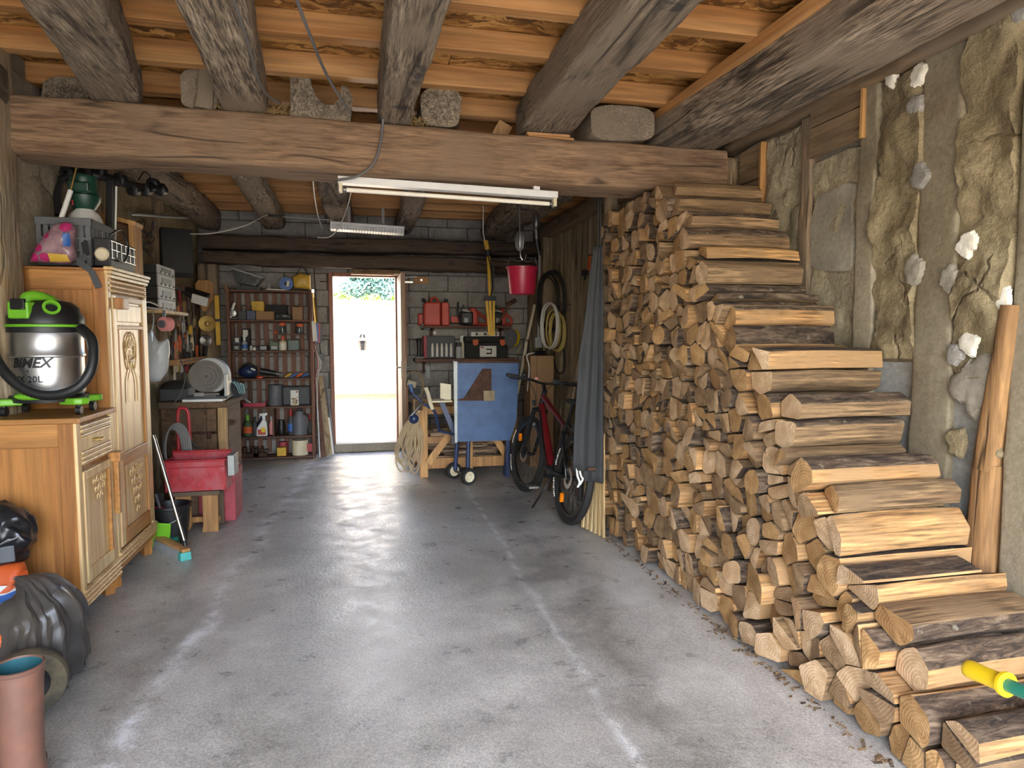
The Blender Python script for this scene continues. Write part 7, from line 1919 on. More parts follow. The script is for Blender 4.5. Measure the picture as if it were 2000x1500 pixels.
MB().bb(lx0 + 0.01, lx0 + 0.05, 8.4825, 8.484, zl + h * 0.47, zl + h * 0.52).build('label_mark', M['red'], lb_)
zt2 = zl + h + 0.002
a, b = span(920, 975, 8.5)
t = thing('white_level', 'white aluminium level lying on top of the black toolbox', 'level', ((a + b) / 2, 8.52, zt2))
MB().bb(a, b, 8.50, 8.53, zt2, zt2 + 0.055).build('body', M['label_w'], t, bevel=0.002, seg=1)
MB().bb(a + 0.06, a + 0.09, 8.497, 8.50, zt2 + 0.012, zt2 + 0.045).bb((a + b) / 2 - 0.02, (a + b) / 2 + 0.02, 8.497, 8.50, zt2 + 0.015, zt2 + 0.042).bb(b - 0.05, b - 0.03, 8.497, 8.50, zt2 + 0.012, zt2 + 0.045).build('vials', M['black'], t)
q = at(996, 662, 'y', 8.46)
for i, (m, lab) in enumerate((('gray', 'grey sanding disc hanging in front of the toolbox end'), ('yellow', 'yellow sanding disc hanging behind the grey one'))):
    t = thing('sanding_disc', lab, 'disc', (q.x + 0.05 * i, 8.40 + 0.05 * i, q.z - 0.11))
    MB().lathe((q.x + 0.05 * i, 8.38 + 0.07 * i, q.z + 0.01), [(0.012, 0), (0.115, 0.002), (0.118, 0.012), (0.012, 0.012), (0.012, 0)], 28, (-0.86, -0.5, 0.1)).build('disc', M[m], t)
    MB().cyl((q.x + 0.05 * i, 8.38 + 0.07 * i, q.z + 0.01), (q.x + 0.05 * i + 0.02, 8.48, q.z + 0.01), 0.006).build('spindle', M['dsteel'], t)
# door stay, wall marks, cable coil
q0, q1 = at(790, 549, 'y', 8.70), at(808, 549, 'y', 8.70)
t = thing('door_stay', 'small wooden block with shiny hook beside the top of the door', 'door stay', (at(822, 548, 'y', 8.72).x, 8.72, at(822, 553, 'y', 8.72).z))
q = at(823, 547, 'y', 8.73); MB().box(q, (0.19, 0.03, 0.085)).build('block', M['pine_z'], t, bevel=0.004)
MB().cyl(at(823, 547, 'y', 8.71), at(823, 547, 'y', 8.69), 0.012).box(at(795, 551, 'y', 8.70), (0.15, 0.012, 0.02)).cyl(at(785, 543, 'y', 8.70), at(814, 540, 'y', 8.70), 0.005).build('hook', M['chrome'], t)
q = at(849, 650, 'y', 8.735)
tag(MB().cyl((q.x, 8.745, q.z), (q.x, 8.72, q.z), 0.022).cyl((q.x, 8.72, q.z), (q.x, 8.712, q.z), 0.008).build('white_knob', M['white_pl']), 'small round white knob on the blocks between the two wall shelves', 'knob')  # plain round knob, not a plug
q = at(836, 727, 'y', 8.738)
tag(MB().box(q, (0.05, 0.008, 0.16)).build('paper_strip', M['lgray']), 'narrow paper strip stuck on the blocks under the lower wall shelf', 'paper')
q = at(808, 745, 'y', 8.60)
t = thing('cable_reel', 'loop of pale cable with a cream plug hanging under the shelf by the door', 'cable', (q.x, 8.6, q.z - 0.28))
for i in range(3):
    MB().tube([(q.x + (0.13 - 0.01 * i) * math.cos(2 * PI * k / 28), 8.62 + 0.01 * i, q.z - 0.06 - 0.01 * i + (0.19 + 0.01 * i) * math.sin(2 * PI * k / 28)) for k in range(28)], 0.006, 6, closed=True).build('cable_loop', M['rope'], t)
MB().box((q.x - 0.03, 8.58, q.z - 0.03), (0.12, 0.06, 0.08), (0, 0.3, 0)).build('plug_block', M['cream'], t, bevel=0.01)
MB().bb(q.x - 0.08, q.x + 0.08, 8.60, 8.66, q.z - 0.17, q.z - 0.10).build('bracket', M['dgray'], t)
MB().cyl((q.x + 0.06, 8.61, q.z + 0.11), (q.x + 0.06, 8.61, zl - 0.045), 0.005).build('hanger', M['rope'], t)

# ------------------------------------------------------------------ pine crate of kindling
CX0, CX1, CY0, CY1 = 0.615, 1.66, 6.98, 7.85
zct = at(826, 793, 'y', CY0).z
cr = thing('pine_crate', 'open pine crate with diagonal braces full of kindling below the blue saw guard', 'crate', (1.1, 7.4, 0))
for xx in (CX0, CX1 - 0.05):
    for yy in (CY0, CY1 - 0.05):
        MB().bb(xx, xx + (0.085 if xx == CX0 and yy == CY0 else 0.06), yy, yy + 0.05, 0, zct).build('corner_post', M['pine_z'], cr, bevel=0.003, seg=1)
MB().bb(1.13, 1.18, CY0, CY0 + 0.05, 0, 0.62).build('corner_post', M['pine_z'], cr, bevel=0.003, seg=1)
for z0, z1, xa, xb in ((zct - 0.09, zct - 0.01, CX0 + 0.085, CX1 - 0.05), (0.36, 0.43, CX0 + 0.085, CX1 - 0.05), (0.09, 0.20, CX0 + 0.085, CX1 - 0.05)):
    MB().bb(xa, xb, CY0 + 0.005, CY0 + 0.03, z0, z1).build('rail', M['stool'], cr, bevel=0.002, seg=1)
for z0, z1 in ((zct - 0.09, zct - 0.01), (0.36, 0.43), (0.09, 0.20)):
    MB().bb(CX0 + 0.005, CX0 + 0.03, CY0 + 0.05, CY1 - 0.05, z0, z1).build('rail', M['pine_y'], cr, bevel=0.002, seg=1)
    MB().bb(CX1 - 0.03, CX1 - 0.005, CY0 + 0.05, CY1 - 0.05, z0, z1).build('rail', M['pine_y'], cr)
    MB().bb(CX0 + 0.05, CX1 - 0.05, CY1 - 0.03, CY1 - 0.005, z0, z1).build('rail', M['stool'], cr)
MB().bar(at(836, 905, 'y', CY0 - 0.012), at(878, 848, 'y', CY0 - 0.012), 0.075, 0.022, (0, 1, 0)).build('brace', M['pine_z'], cr, bevel=0.002, seg=1)
MB().bar(at(990, 892, 'y', CY0 - 0.012), at(968, 855, 'y', CY0 - 0.012), 0.075, 0.022, (0, 1, 0)).build('brace', M['pine_z'], cr, bevel=0.002, seg=1)
MB().bb(CX0 + 0.05, CX1 - 0.05, CY0 + 0.04, CY1 - 0.04, 0.09, 0.10).build('crate_floor', M['stool'], cr)
rk = random.Random(77); nk = 0
for lay in range(6):
    for j in range(11):
        yy = CY0 + 0.085 + j * 0.062; zz = 0.125 + lay * 0.062
        L = rk.uniform(0.35, 0.85); cxm = rk.uniform(CX0 + 0.08 + L / 2, CX1 - 0.08 - L / 2)
        o = MB().box((cxm, yy, zz), (L, rk.uniform(0.03, 0.05), rk.uniform(0.02, 0.045)), (rk.uniform(-0.15, 0.15), rk.uniform(-0.035, 0.035), rk.uniform(-0.02, 0.02)))
        tag(o.build('kindling_stick', M['scrap']), 'rough kindling stick in the pine crate, %s layer up, %s from the front' % (ORD[lay + 1], ORD[j + 1]), 'stick', 'kindling sticks in the pine crate'); nk += 1
for i in range(5):
    a = at(842 + i * 9, 838 - i * 3, 'y', CY0 + 0.1)
    tag(MB().cyl((a.x, CY0 + 0.09 + 0.07 * i, a.z - 0.12 + 0.012 * i), (a.x + 0.3, CY0 + 0.11 + 0.07 * i, a.z - 0.10 + 0.012 * i), 0.018, 0.014).build('round_stick', M['scrap']), 'round stick on top of the kindling, %s from the crate front' % ORD[i + 1], 'stick', 'round sticks on the kindling')
# rope
q = at(802, 795, 'y', 6.95)
t = thing('rope_coil', 'hank of pale rope hanging down the door side of the pine crate', 'rope', (q.x, 6.92, 0.05))
rp = random.Random(9)
for i in range(11):
    x_ = q.x - 0.075 + 0.014 * i; top = Vector((q.x + 0.05 + rp.uniform(-0.02, 0.02), 6.95, zct - 0.06))
    bx_ = x_ - 0.02 + rp.uniform(-0.03, 0.03); zb_ = rp.uniform(0.06, 0.30)
    MB().tube(smooth_path([top, (x_ - 0.03, 6.90, zct - 0.25), (bx_ - 0.06, 6.88 - 0.004 * i, zb_ + 0.13), (bx_, 6.88 - 0.004 * i, zb_), (bx_ + 0.07, 6.89, zb_ + 0.12), (x_ + 0.05, 6.92, zct - 0.28), top + Vector((0.01, 0.01, 0))], 5), 0.0075, 6).build('rope_loop', M['rope'], t)
MB().bb(CX0 - 0.05, CX0 + 0.03, 6.93, 6.985, zct - 0.04, zct + 0.05).build('wooden_peg', M['bench'], t)

# ------------------------------------------------------------------ saw bench with the blue guard sheet
YW = 6.58
sb = thing('saw_bench', 'wheeled log saw with big worn blue sheet guard standing before the pine crate', 'saw bench', (1.15, 6.65, 0))
W = lambda px, py, y=YW: (at(px, py, 'y', y).x, at(px, py, 'y', y).z)
g = MB()
for poly in ([W(890, 708), W(1013, 709), W(1013, 720), W(890, 720)], [W(890, 720), W(942, 720), W(906, 777), W(890, 781)], [W(960, 720), W(1013, 720), W(1011, 781), W(960, 781)],
             [W(890, 781), W(1011, 781), W(1008, 825), W(996, 860), W(890, 863)]):
    g.prism(poly, 'y', YW, YW + 0.004)
g.build('guard_sheet', M['blue'], sb)
MB().prism([W(886, 706), W(893, 706), W(893, 864), W(888, 864)], 'y', YW - 0.012, YW + 0.01).build('guard_edge', M['galv'], sb)
MB().prism([W(900, 715), W(970, 715), W(970, 785), W(900, 785)], 'y', YW + 0.02, YW + 0.03).build('inner_plate', M['rust'], sb)
MB().prism([W(943, 763), W(965, 762), W(965, 782), W(944, 783)], 'y', YW - 0.03, YW).build('wooden_block', M['board_z'], sb, bevel=0.003, seg=1)
MB().prism([W(892, 780), W(945, 780), W(945, 782.5), W(892, 782.5)], 'y', YW - 0.006, YW - 0.001).build('slot_strip', M['rust'], sb)
MB().prism([W(888, 704), W(1016, 704), W(1016, 709), W(888, 709)], 'y', YW - 0.01, YW + 0.16).build('top_rail', M['rust'], sb)
dt = MB()
for i in range(4): dt.cyl((W(893, 830)[0], YW - 0.008, W(893, 720 + i * 45)[1]), (W(893, 830)[0], YW - 0.02, W(893, 720 + i * 45)[1]), 0.007, n=8)
dt.build('rivets', M['dsteel'], sb)
wA, wB = Vector((1.06, 6.53, 0.085)), Vector((0.955, 6.86, 0.085))
ax = (wB - wA).normalized()
for w_ in (wA, wB):
    MB().lathe(w_, [(0.055, -0.03), (0.078, -0.03), (0.085, -0.015), (0.085, 0.015), (0.078, 0.03), (0.055, 0.03), (0.055, -0.03)], 32, ax).build('tyre', M['rubber'], sb)
    MB().lathe(w_, [(0.054, -0.022), (0.03, -0.012), (0.018, -0.03), (0.001, -0.032), (0.001, 0.032), (0.018, 0.03), (0.03, 0.012), (0.054, 0.022), (0.054, -0.022)], 24, ax).build('wheel_hub', M['cream'], sb)
MB().cyl(wA - ax * 0.01, wB + ax * 0.01, 0.012).build('axle', M['dsteel'], sb)
z5 = W(900, 858)[1]
MB().tube([(1.065, 6.62, 0.10), (1.075, 6.62, z5 + 0.05), (1.08, 6.64, 1.15)], 0.022, 12).build('leg_tube', M['dblue'], sb)
MB().tube([(0.965, 6.82, 0.10), (0.99, 6.80, z5 + 0.05), (1.0, 6.78, 1.15)], 0.022, 12).build('leg_tube', M['dblue'], sb)
MB().bar((1.5, 6.7, 0.02), (1.5, 6.7, 1.15), 0.04, 0.04, (0, 1, 0)).bar((1.5, 6.85, 0.02), (1.5, 6.7, 0.5), 0.03, 0.03, (0, 1, 0)).build('rear_leg', M['dblue'], sb)
MB().bar((1.06, 6.66, z5 + 0.06), (1.5, 6.68, z5 + 0.06), 0.04, 0.05).bar((1.06, 6.66, 1.12), (1.5, 6.68, 1.12), 0.04, 0.05).build('cross_rail', M['dblue'], sb)
MB().tube(smooth_path([at(802, 752, 'y', 6.5), at(808, 770, 'y', 6.5), at(828, 788, 'y', 6.5), at(848, 803, 'y', 6.52), at(853, 822, 'y', 6.55), at(858, 842, 'y', 6.60)]), 0.014, 10).build('handle_tube', M['dblue'], sb)
MB().cyl(at(801, 750, 'y', 6.5), at(805, 765, 'y', 6.5), 0.02).build('handle_grip', M['blue'], sb)
MB().bar(at(862, 785, 'y', 6.72), at(890, 852, 'y', 6.72), 0.05, 0.05, (0, 1, 0)).build('frame_tube', M['dblue'], sb)
MB().bar(at(858, 842, 'y', 6.62), at(893, 850, 'y', 6.68), 0.02, 0.02, (0, 1, 0)).build('linkage', M['dblue'], sb)
q = at(808, 818, 'y', 6.47); MB().ell(q, (0.048, 0.048, 0.048), 20, 12).build('blue_ball', M['dblue'], sb)
MB().tube(smooth_path([at(803, 812, 'y', 6.45), at(812, 802, 'y', 6.46), at(822, 790, 'y', 6.48), at(830, 786, 'y', 6.5)]), 0.013, 8).build('clamp_arm', M['dsteel'], sb)
MB().prism([W(860, 748, 6.6), W(881, 751, 6.6), W(881, 783, 6.6), W(860, 778, 6.6)], 'y', 6.6, 6.606).build('stop_plate', M['cream'], sb)
MB().bb(W(842, 780)[0], W(881, 780)[0], 6.5, 6.75, W(860, 784, 6.6)[1], W(860, 781, 6.6)[1]).build('saw_table', M['cream'], sb)
MB().tube(smooth_path([at(831, 757, 'y', 6.5), at(836, 768, 'y', 6.5), at(840, 785, 'y', 6.5), at(845, 800, 'y', 6.5)]), [0.02] * 18 + [0.015], 8).build('log_cradle', M['cream'], sb)
q = at(884, 858, 'y', 6.66); MB().bb(q.x - 0.02, q.x + 0.04, 6.62, 6.7, q.z - 0.05, q.z + 0.05).build('switch_box', M['black'], sb, bevel=0.005)

# ------------------------------------------------------------------ mountain bike
GB, GF = Vector((1.600, 4.99, 0)), Vector((1.525, 6.15, 0))
fw_ = (GF - GB).normalized(); WB = (GF - GB).length
sd_ = fw_.cross(Vector((0, 0, 1))).normalized()
LEAN = math.radians(8)
up_ = (Vector((0, 0, 1)) * math.cos(LEAN) + sd_ * math.sin(LEAN)); sw_ = fw_.cross(up_).normalized()
def BK(s, h, w=0): return GB + fw_ * s + up_ * h + sw_ * w
bike = thing('mountain_bike', 'black and red mountain bike leaning between the woodpile end and the blue saw guard', 'bicycle', tuple(GB * 0.5 + GF * 0.5))
RW = 0.365
def wheel(name, s, steer=0.0):
    ax_ = (sw_ * math.cos(steer) + fw_ * math.sin(steer)).normalized(); c = BK(s, RW)
    ty = MB().lathe(c, [(0.305, -0.014), (0.325, -0.026), (0.350, -0.028), (0.362, -0.016), (0.366, 0), (0.362, 0.016), (0.350, 0.028), (0.325, 0.026), (0.305, 0.014), (0.305, -0.014)], 64, ax_).build(name, M['rubber'], bike)
    MB().lathe(c, [(0.285, -0.012), (0.306, -0.014), (0.306, 0.014), (0.285, 0.012), (0.285, -0.012)], 64, ax_).build('rim', M['frame_blk'], ty)
    sp_ = MB(); a_ = ax_.cross(Vector((0, 0, 1))).normalized(); b_ = ax_.cross(a_)
    for i in range(28):
        th = 2 * PI * i / 28; o2 = 0.5 if i % 4 < 2 else -0.5
        sp_.cyl(c + ax_ * (0.028 if i % 2 else -0.028) + (a_ * math.cos(th + o2) + b_ * math.sin(th + o2)) * 0.022, c + (a_ * math.cos(th) + b_ * math.sin(th)) * 0.288, 0.0012, n=4)
    sp_.build('spokes', M['dsteel'], ty)
    MB().cyl(c - ax_ * 0.05, c + ax_ * 0.05, 0.018).build('hub', M['black'], ty)
    MB().lathe(c - ax_ * 0.045, [(0.05, 0), (0.085, 0), (0.085, 0.003), (0.05, 0.003), (0.05, 0)], 24, ax_).build('brake_disc', M['chrome'], ty)
    th = 0.6 if s > 0.5 else -0.9
    MB().box(c + (a_ * math.cos(th) + b_ * math.sin(th)) * -0.24 - ax_ * 0.012, (0.03, 0.02, 0.075), (0.2, 0, 0.1)).build('amber_reflector', M['amber'], ty)
    lt_ = MB()
    for st_, cnt in ((2.5, 9), (3.3, 9)):
        for i in range(cnt):
            th = st_ + i * 0.055; p_ = c + (a_ * math.cos(th) + b_ * math.sin(th)) * 0.338 - ax_ * 0.0285
            lt_.box(p_, (0.006, 0.012, 0.012), (0.3, 0.2, i))
    lt_.build('sidewall_marks', M['label_w'], ty)
    return ty
wheel('rear_tyre', 0.0); wheel('front_tyre', WB, 0.10)
fr = MB()
MB().tube([BK(0.93, 0.99), BK(0.975, 0.83)], 0.026, 12).build('head_tube', M['frame_blk'], bike)
MB().tube([BK(0.955, 0.86), BK(0.74, 0.62), BK(0.50, 0.36)], [0.030, 0.038, 0.036], 12).build('down_tube', M['red_bike'], bike)
MB().tube([BK(0.90, 0.81, -0.030), BK(0.72, 0.60, -0.038), BK(0.52, 0.37, -0.036)], 0.014, 8).build('battery_stripe', M['frame_blk'], bike)
MB().tube([BK(0.93, 0.94), BK(0.30, 0.74)], [0.026, 0.020], 12).build('top_tube', M['red_bike'], bike)
MB().tube([BK(0.27, 0.79), BK(0.45, 0.33)], 0.020, 12).build('seat_tube', M['frame_blk'], bike)
for w in (-0.06, 0.06):
    MB().tube([BK(0.42, 0.34, w * 0.6), BK(0.0, RW, w)], 0.012, 8).build('chain_stay', M['frame_blk'], bike)
    MB().tube([BK(0.30, 0.70, w * 0.4), BK(0.0, RW, w)], 0.010, 8).build('seat_stay', M['frame_blk'], bike)
    MB().tube([BK(0.985, 0.80, w), BK(1.05, 0.62, w), BK(WB, RW, w)], [0.022, 0.021, 0.016], 10).build('fork_leg', M['frame_blk'], bike)
MB().tube([BK(0.985, 0.80, -0.07), BK(0.985, 0.82, 0), BK(0.985, 0.80, 0.07)], 0.022, 10).build('fork_crown', M['frame_blk'], bike)
MB().bar(BK(1.04, 0.67, -0.06), BK(1.04, 0.67, 0.06), 0.03, 0.025, up_).build('fork_arch', M['dsteel'], bike)
MB().tube([BK(0.27, 0.78), BK(0.215, 0.945)], 0.014, 10).build('seat_post', M['black'], bike)
sdl = MB()
pr_ = [(-0.13, 0.07), (-0.10, 0.085), (0.0, 0.06), (0.07, 0.03), (0.14, 0.022), (0.15, 0.01)]
top_, n_ = [], len(pr_)
ring = [(s, w) for s, w in pr_] + [(s, -w) for s, w in reversed(pr_)]
vs = [BK(0.20 + s, 0.985 - 0.06 * (s * 3) ** 2 * (1 if s > 0 else 0.3), w) for s, w in ring] + [BK(0.20 + s, 0.945, w * 0.8) for s, w in ring]
k = len(ring)
sdl.add(vs, [(i, (i + 1) % k, k + (i + 1) % k, k + i) for i in range(k)]); sdl.add(vs[:k], [tuple(range(k))]); sdl.add(vs[k:], [tuple(range(k))[::-1]])
sdl.build('saddle', M['black_matte'], bike, bevel=0.012, seg=2)
MB().bar(BK(0.02, 0.73), BK(0.24, 0.76), 0.05, 0.015, up_).bar(BK(-0.12, 0.76), BK(0.06, 0.76), 0.09, 0.07, up_).build('saddle_bag', M['black'], bike)
MB().tube([BK(0.93, 0.99), BK(0.985, 1.055)], 0.02, 10).build('stem', M['black'], bike)
MB().tube(smooth_path([BK(0.93, 1.10, -0.37), BK(0.965, 1.085, -0.16), BK(0.985, 1.06, 0), BK(0.965, 1.085, 0.16), BK(0.93, 1.10, 0.37)]), 0.012, 10).build('handlebar', M['black'], bike)
for s in (-1, 1):
    MB().tube([BK(0.935, 1.098, s * 0.26), BK(0.928, 1.10, s * 0.385)], 0.017, 10).build('grip', M['black_matte'], bike)
    MB().tube([BK(0.98, 1.085, s * 0.20), BK(1.02, 1.07, s * 0.25), BK(1.0, 1.075, s * 0.34)], 0.006, 6).cyl(BK(0.96, 1.088, s * 0.19), BK(0.96, 1.088, s * 0.23), 0.02).build('brake_lever', M['black'], bike)
    MB().tube(smooth_path([BK(0.98, 1.085, s * 0.18), BK(1.06, 1.04, s * 0.10), BK(1.04, 0.92, s * 0.04), BK(0.98, 0.82, s * 0.06)]), 0.0035, 6).build('brake_hose', M['black'], bike)
MB().ell(BK(0.955, 1.12, -0.21), (0.028, 0.028, 0.024), 14, 8).build('bell', M['black'], bike)
MB().box(BK(0.98, 1.10, -0.08), (0.025, 0.025, 0.02)).build('pink_button', M['pink'], bike)
MB().box(BK(0.975, 1.095, 0.12), (0.06, 0.04, 0.05)).build('display', M['black'], bike, bevel=0.006)
MB().lathe(BK(0.45, 0.33, 0.05), [(0.03, 0), (0.085, 0), (0.085, 0.004), (0.03, 0.004), (0.03, 0)], 24, sw_).build('chainring', M['dsteel'], bike)
MB().cyl(BK(0.45, 0.33, -0.075), BK(0.45, 0.33, 0.075), 0.055).build('crank_motor', M['black'], bike)
MB().bar(BK(0.45, 0.33, -0.08), BK(0.53, 0.18, -0.085), 0.014, 0.028, sw_).bar(BK(0.45, 0.33, 0.08), BK(0.37, 0.48, 0.085), 0.014, 0.028, sw_).build('crank_arm', M['black'], bike)
MB().box(BK(0.53, 0.175, -0.135), (0.09, 0.10, 0.022)).build('pedal', M['dsteel'], bike, bevel=0.003, seg=1)
MB().box(BK(0.37, 0.485, 0.135), (0.09, 0.10, 0.022)).build('pedal', M['dsteel'], bike, bevel=0.003, seg=1)
MB().lathe(BK(0, RW, 0.03), [(0.02, 0), (0.06, 0), (0.045, 0.025), (0.02, 0.03), (0.02, 0)], 20, sw_).build('cassette', M['dsteel'], bike)
MB().box(BK(-0.02, 0.26, 0.07), (0.03, 0.06, 0.14)).build('derailleur', M['black'], bike, bevel=0.005)
MB().tube([BK(0.30, 0.30, -0.07), BK(0.40, 0.02, -0.16)], 0.009, 8).build('kickstand', M['black'], bike)
MB().box(BK(WB + 0.02, 0.86, 0.0), (0.03, 0.05, 0.05)).build('headlight', M['black'], bike, bevel=0.006)
# ------------------------------------------------------------------ cloths, post and slats at the far end of the woodpile
tag(timber((1.93, 4.955, 0), (1.93, 4.955, 2.70), 0.085, 0.085, seed=120, amp=0.005, up=(1, 0, 0)).build('pile_post', [M['board_z'], M['oak_end']]), 'grey upright post holding the far end of the woodpile', 'post')
tag(MB().bb(1.80, 1.815, 4.882, 4.898, 0.0, 1.62).build('thin_stake', M['pale_x']), 'thin pale stake standing against the far end of the woodpile', 'stake')
def drape(name, label, left, right, y, seed, m, hold=None):
    """hung cloth: left and right edges as pixel lists top to bottom on the plane y"""
    t = thing(name, label, 'cloth', (at(*right[-1], 'y', y).x, y, at(*right[-1], 'y', y).z))
    n, k = 22, 26
    def lerp(P, u):
        f = u * (len(P) - 1); i = min(int(f), len(P) - 2); q = f - i
        return (P[i][0] + (P[i + 1][0] - P[i][0]) * q, P[i][1] + (P[i + 1][1] - P[i][1]) * q)
    vs = []
    for j in range(k + 1):
        u = j / k; a, b = lerp(left, u), lerp(right, u)
        pa, pb_ = at(*a, 'y', y), at(*b, 'y', y)
        for i in range(n + 1):
            w = i / n; p = pa.lerp(pb_, w)
            p.y += 0.020 * math.sin(w * 9 + seed) * (0.4 + 0.6 * u) + 0.012 * noise.noise(Vector((w * 3, u * 5, seed)))
            vs.append(p)
    o = MB().add(vs, [(j * (n + 1) + i, j * (n + 1) + i + 1, (j + 1) * (n + 1) + i + 1, (j + 1) * (n + 1) + i) for j in range(k) for i in range(n)], 0, True).build('canvas', M[m], t)
    s = o.modifiers.new('thick', 'SOLIDIFY'); s.thickness = 0.006
    return t
t = drape('grey_waders', 'long grey canvas overall hanging beside the woodpile, its hem above the bicycle wheel',
      [(1160, 482), (1152, 540), (1143, 620), (1132, 700), (1126, 780), (1122, 850), (1120, 918)], [(1172, 482), (1170, 560), (1168, 640), (1166, 720), (1164, 800), (1163, 860), (1162, 921)], 4.54, 1, 'tarp')
q = at(1150, 916, 'y', 4.52)
MB().cyl((at(1168, 482, 'y', 4.54).x, 4.54, at(1168, 482, 'y', 4.54).z), (at(1168, 482, 'y', 4.54).x, 4.54, 2.79), 0.006).build('cord', M['black'], t)
MB().box((q.x + 0.02, 4.515, q.z), (0.06, 0.01, 0.018)).build('brown_tab', M['rust'], t)
t = drape('grey_tarpaulin', 'second grey canvas sheet hanging lower, next to the woodpile end',
      [(1163, 480), (1163, 560), (1160, 640), (1156, 720), (1150, 800), (1144, 870), (1136, 938)], [(1176, 480), (1178, 560), (1178, 640), (1178, 720), (1178, 800), (1178, 870), (1178, 944)], 4.59, 3, 'tarp')
q = at(1172, 481, 'y', 4.59)
MB().cyl((q.x, 4.59, q.z), (q.x, 4.59, 2.79), 0.006).build('cord', M['black'], t)
t = thing('white_tapes', 'two white tapes dangling below the hem of the grey overall', 'tape', tuple(at(1132, 950, 'y', 4.56)))
for i in range(2):
    MB().tube(smooth_path([at(1126 + i * 5, 915, 'y', 4.55), at(1128 + i * 7, 930, 'y', 4.55), at(1132 + i * 6, 942 - i * 6, 'y', 4.545), at(1128 + i * 4, 952 - i * 5, 'y', 4.545)]), 0.008, 6).build('tape', M['white_pl'], t)
t = thing('orange_strap', 'orange strap with black clamp hanging on the boards beside the grey overall', 'strap', tuple(at(1146, 545, 'x', 2.31)))
MB().bar(at(1151, 500, 'x', 2.315), at(1150, 528, 'x', 2.315), 0.05, 0.014, (1, 0, 0)).build('webbing', M['orange'], t)
MB().box(at(1142, 533, 'x', 2.30), (0.04, 0.09, 0.06)).bar(at(1142, 535, 'x', 2.30), at(1142, 547, 'x', 2.30), 0.03, 0.02, (1, 0, 0)).build('clamp', M['black'], t)
q = at(1151, 498, 'x', 2.31)
MB().cyl((2.36, q.y, q.z), (2.29, q.y, q.z), 0.008).build('nail', M['rust'], t)
for i in range(6):
    a = at(1138 + i * 8, 1030 + i * 4, 'z', 0.012); xt = a.x + 0.09 - i * 0.012
    tag(MB().bar((a.x, a.y, 0.012), (xt, a.y + 0.10, 0.62 + 0.03 * i), 0.03, 0.014, (1, 0.2, 0)).build('pale_slat', M['pale_x']), 'pale sawn slat leaning by the woodpile end, %s from the bicycle wheel' % ORD[i + 1], 'slat', 'pale slats behind the bicycle')

# behind the bicycle
t = thing('cardboard_box', 'tall brown cardboard box standing behind the bicycle handlebar', 'box', (1.98, 7.4, 0))
a, b = at(1036, 695, 'y', 7.3), at(1082, 695, 'y', 7.3)
MB().bb(a.x, b.x, 7.3, 7.6, 0.0, a.z).build('carton', M['card'], t, bevel=0.004, seg=1)
MB().bb(a.x + 0.075, a.x + 0.08, 7.297, 7.30, 0.02, a.z - 0.005).build('carton_edge', M['bench'], t)
zc2 = a.z + 0.002
t = thing('power_tool_plug', 'black cable connector with pale cable resting on the tall cardboard box', 'connector', (b.x - 0.12, 7.4, zc2))
MB().bar((b.x - 0.22, 7.36, zc2 + 0.03), (b.x - 0.08, 7.42, zc2 + 0.03), 0.05, 0.05).build('connector_body', M['black'], t, bevel=0.008)
MB().tube(smooth_path([(b.x - 0.22, 7.36, zc2 + 0.03), (b.x - 0.32, 7.30, zc2 + 0.0), (a.x - 0.03, 7.24, zc2 - 0.14), (a.x - 0.05, 7.25, zc2 - 0.4)]), 0.008, 6).build('pale_cable', M['cable_w'], t)
def leanx(name, label, cat, p0, y0, p1, y1, w, h, m, up=(1, 0, 0)):
    a, b = at(*p0, 'y', y0), at(*p1, 'y', y1); a.z = max(a.z, 0.01)
    return tag(MB().bar(a, b, w, h, up).build(name, M[m], bevel=0.002, seg=1), label, cat)
leanx('leaning_board', 'wide pale grooved board leaning behind the bicycle frame', 'board', (1085, 930), 6.2, (1130, 690), 6.6, 0.20, 0.025, 'board_z')
leanx('leaning_board', 'brown board leaning low behind the front fork of the bicycle', 'board', (1075, 960), 6.05, (1092, 850), 6.3, 0.16, 0.02, 'bench')
leanx('white_batten', 'upper white batten leaning beside the board wall under the red bucket', 'batten', (1029, 664), 8.1, (1044, 596), 8.25, 0.055, 0.03, 'cream')
leanx('white_batten', 'lower white batten leaning down behind the blue saw guard', 'batten', (1010, 770), 7.95, (1028, 668), 8.08, 0.055, 0.03, 'cream')
leanx('grey_rod', 'thin grey rod leaning in the corner beside the toolbox', 'rod', (1003, 715), 8.2, (1018, 670), 8.4, 0.025, 0.02, 'board_z')
t = thing('conduit', 'pale vertical conduit ending in a socket box on the board wall', 'conduit', tuple(at(1052, 680, 'y', 8.0)))
MB().cyl(at(1052, 660, 'y', 8.0), at(1054, 490, 'y', 8.0), 0.018).build('pipe', M['lgray'], t)
MB().box(at(1051, 669, 'y', 8.0), (0.09, 0.06, 0.13)).build('socket_box', M['lgray'], t, bevel=0.006)
MB().bb(at(1052, 0, 'y', 8.0).x + 0.0, 2.33, 8.0, 8.02, at(1052, 600, 'y', 8.0).z, at(1052, 597, 'y', 8.0).z).build('clip', M['dsteel'], t)
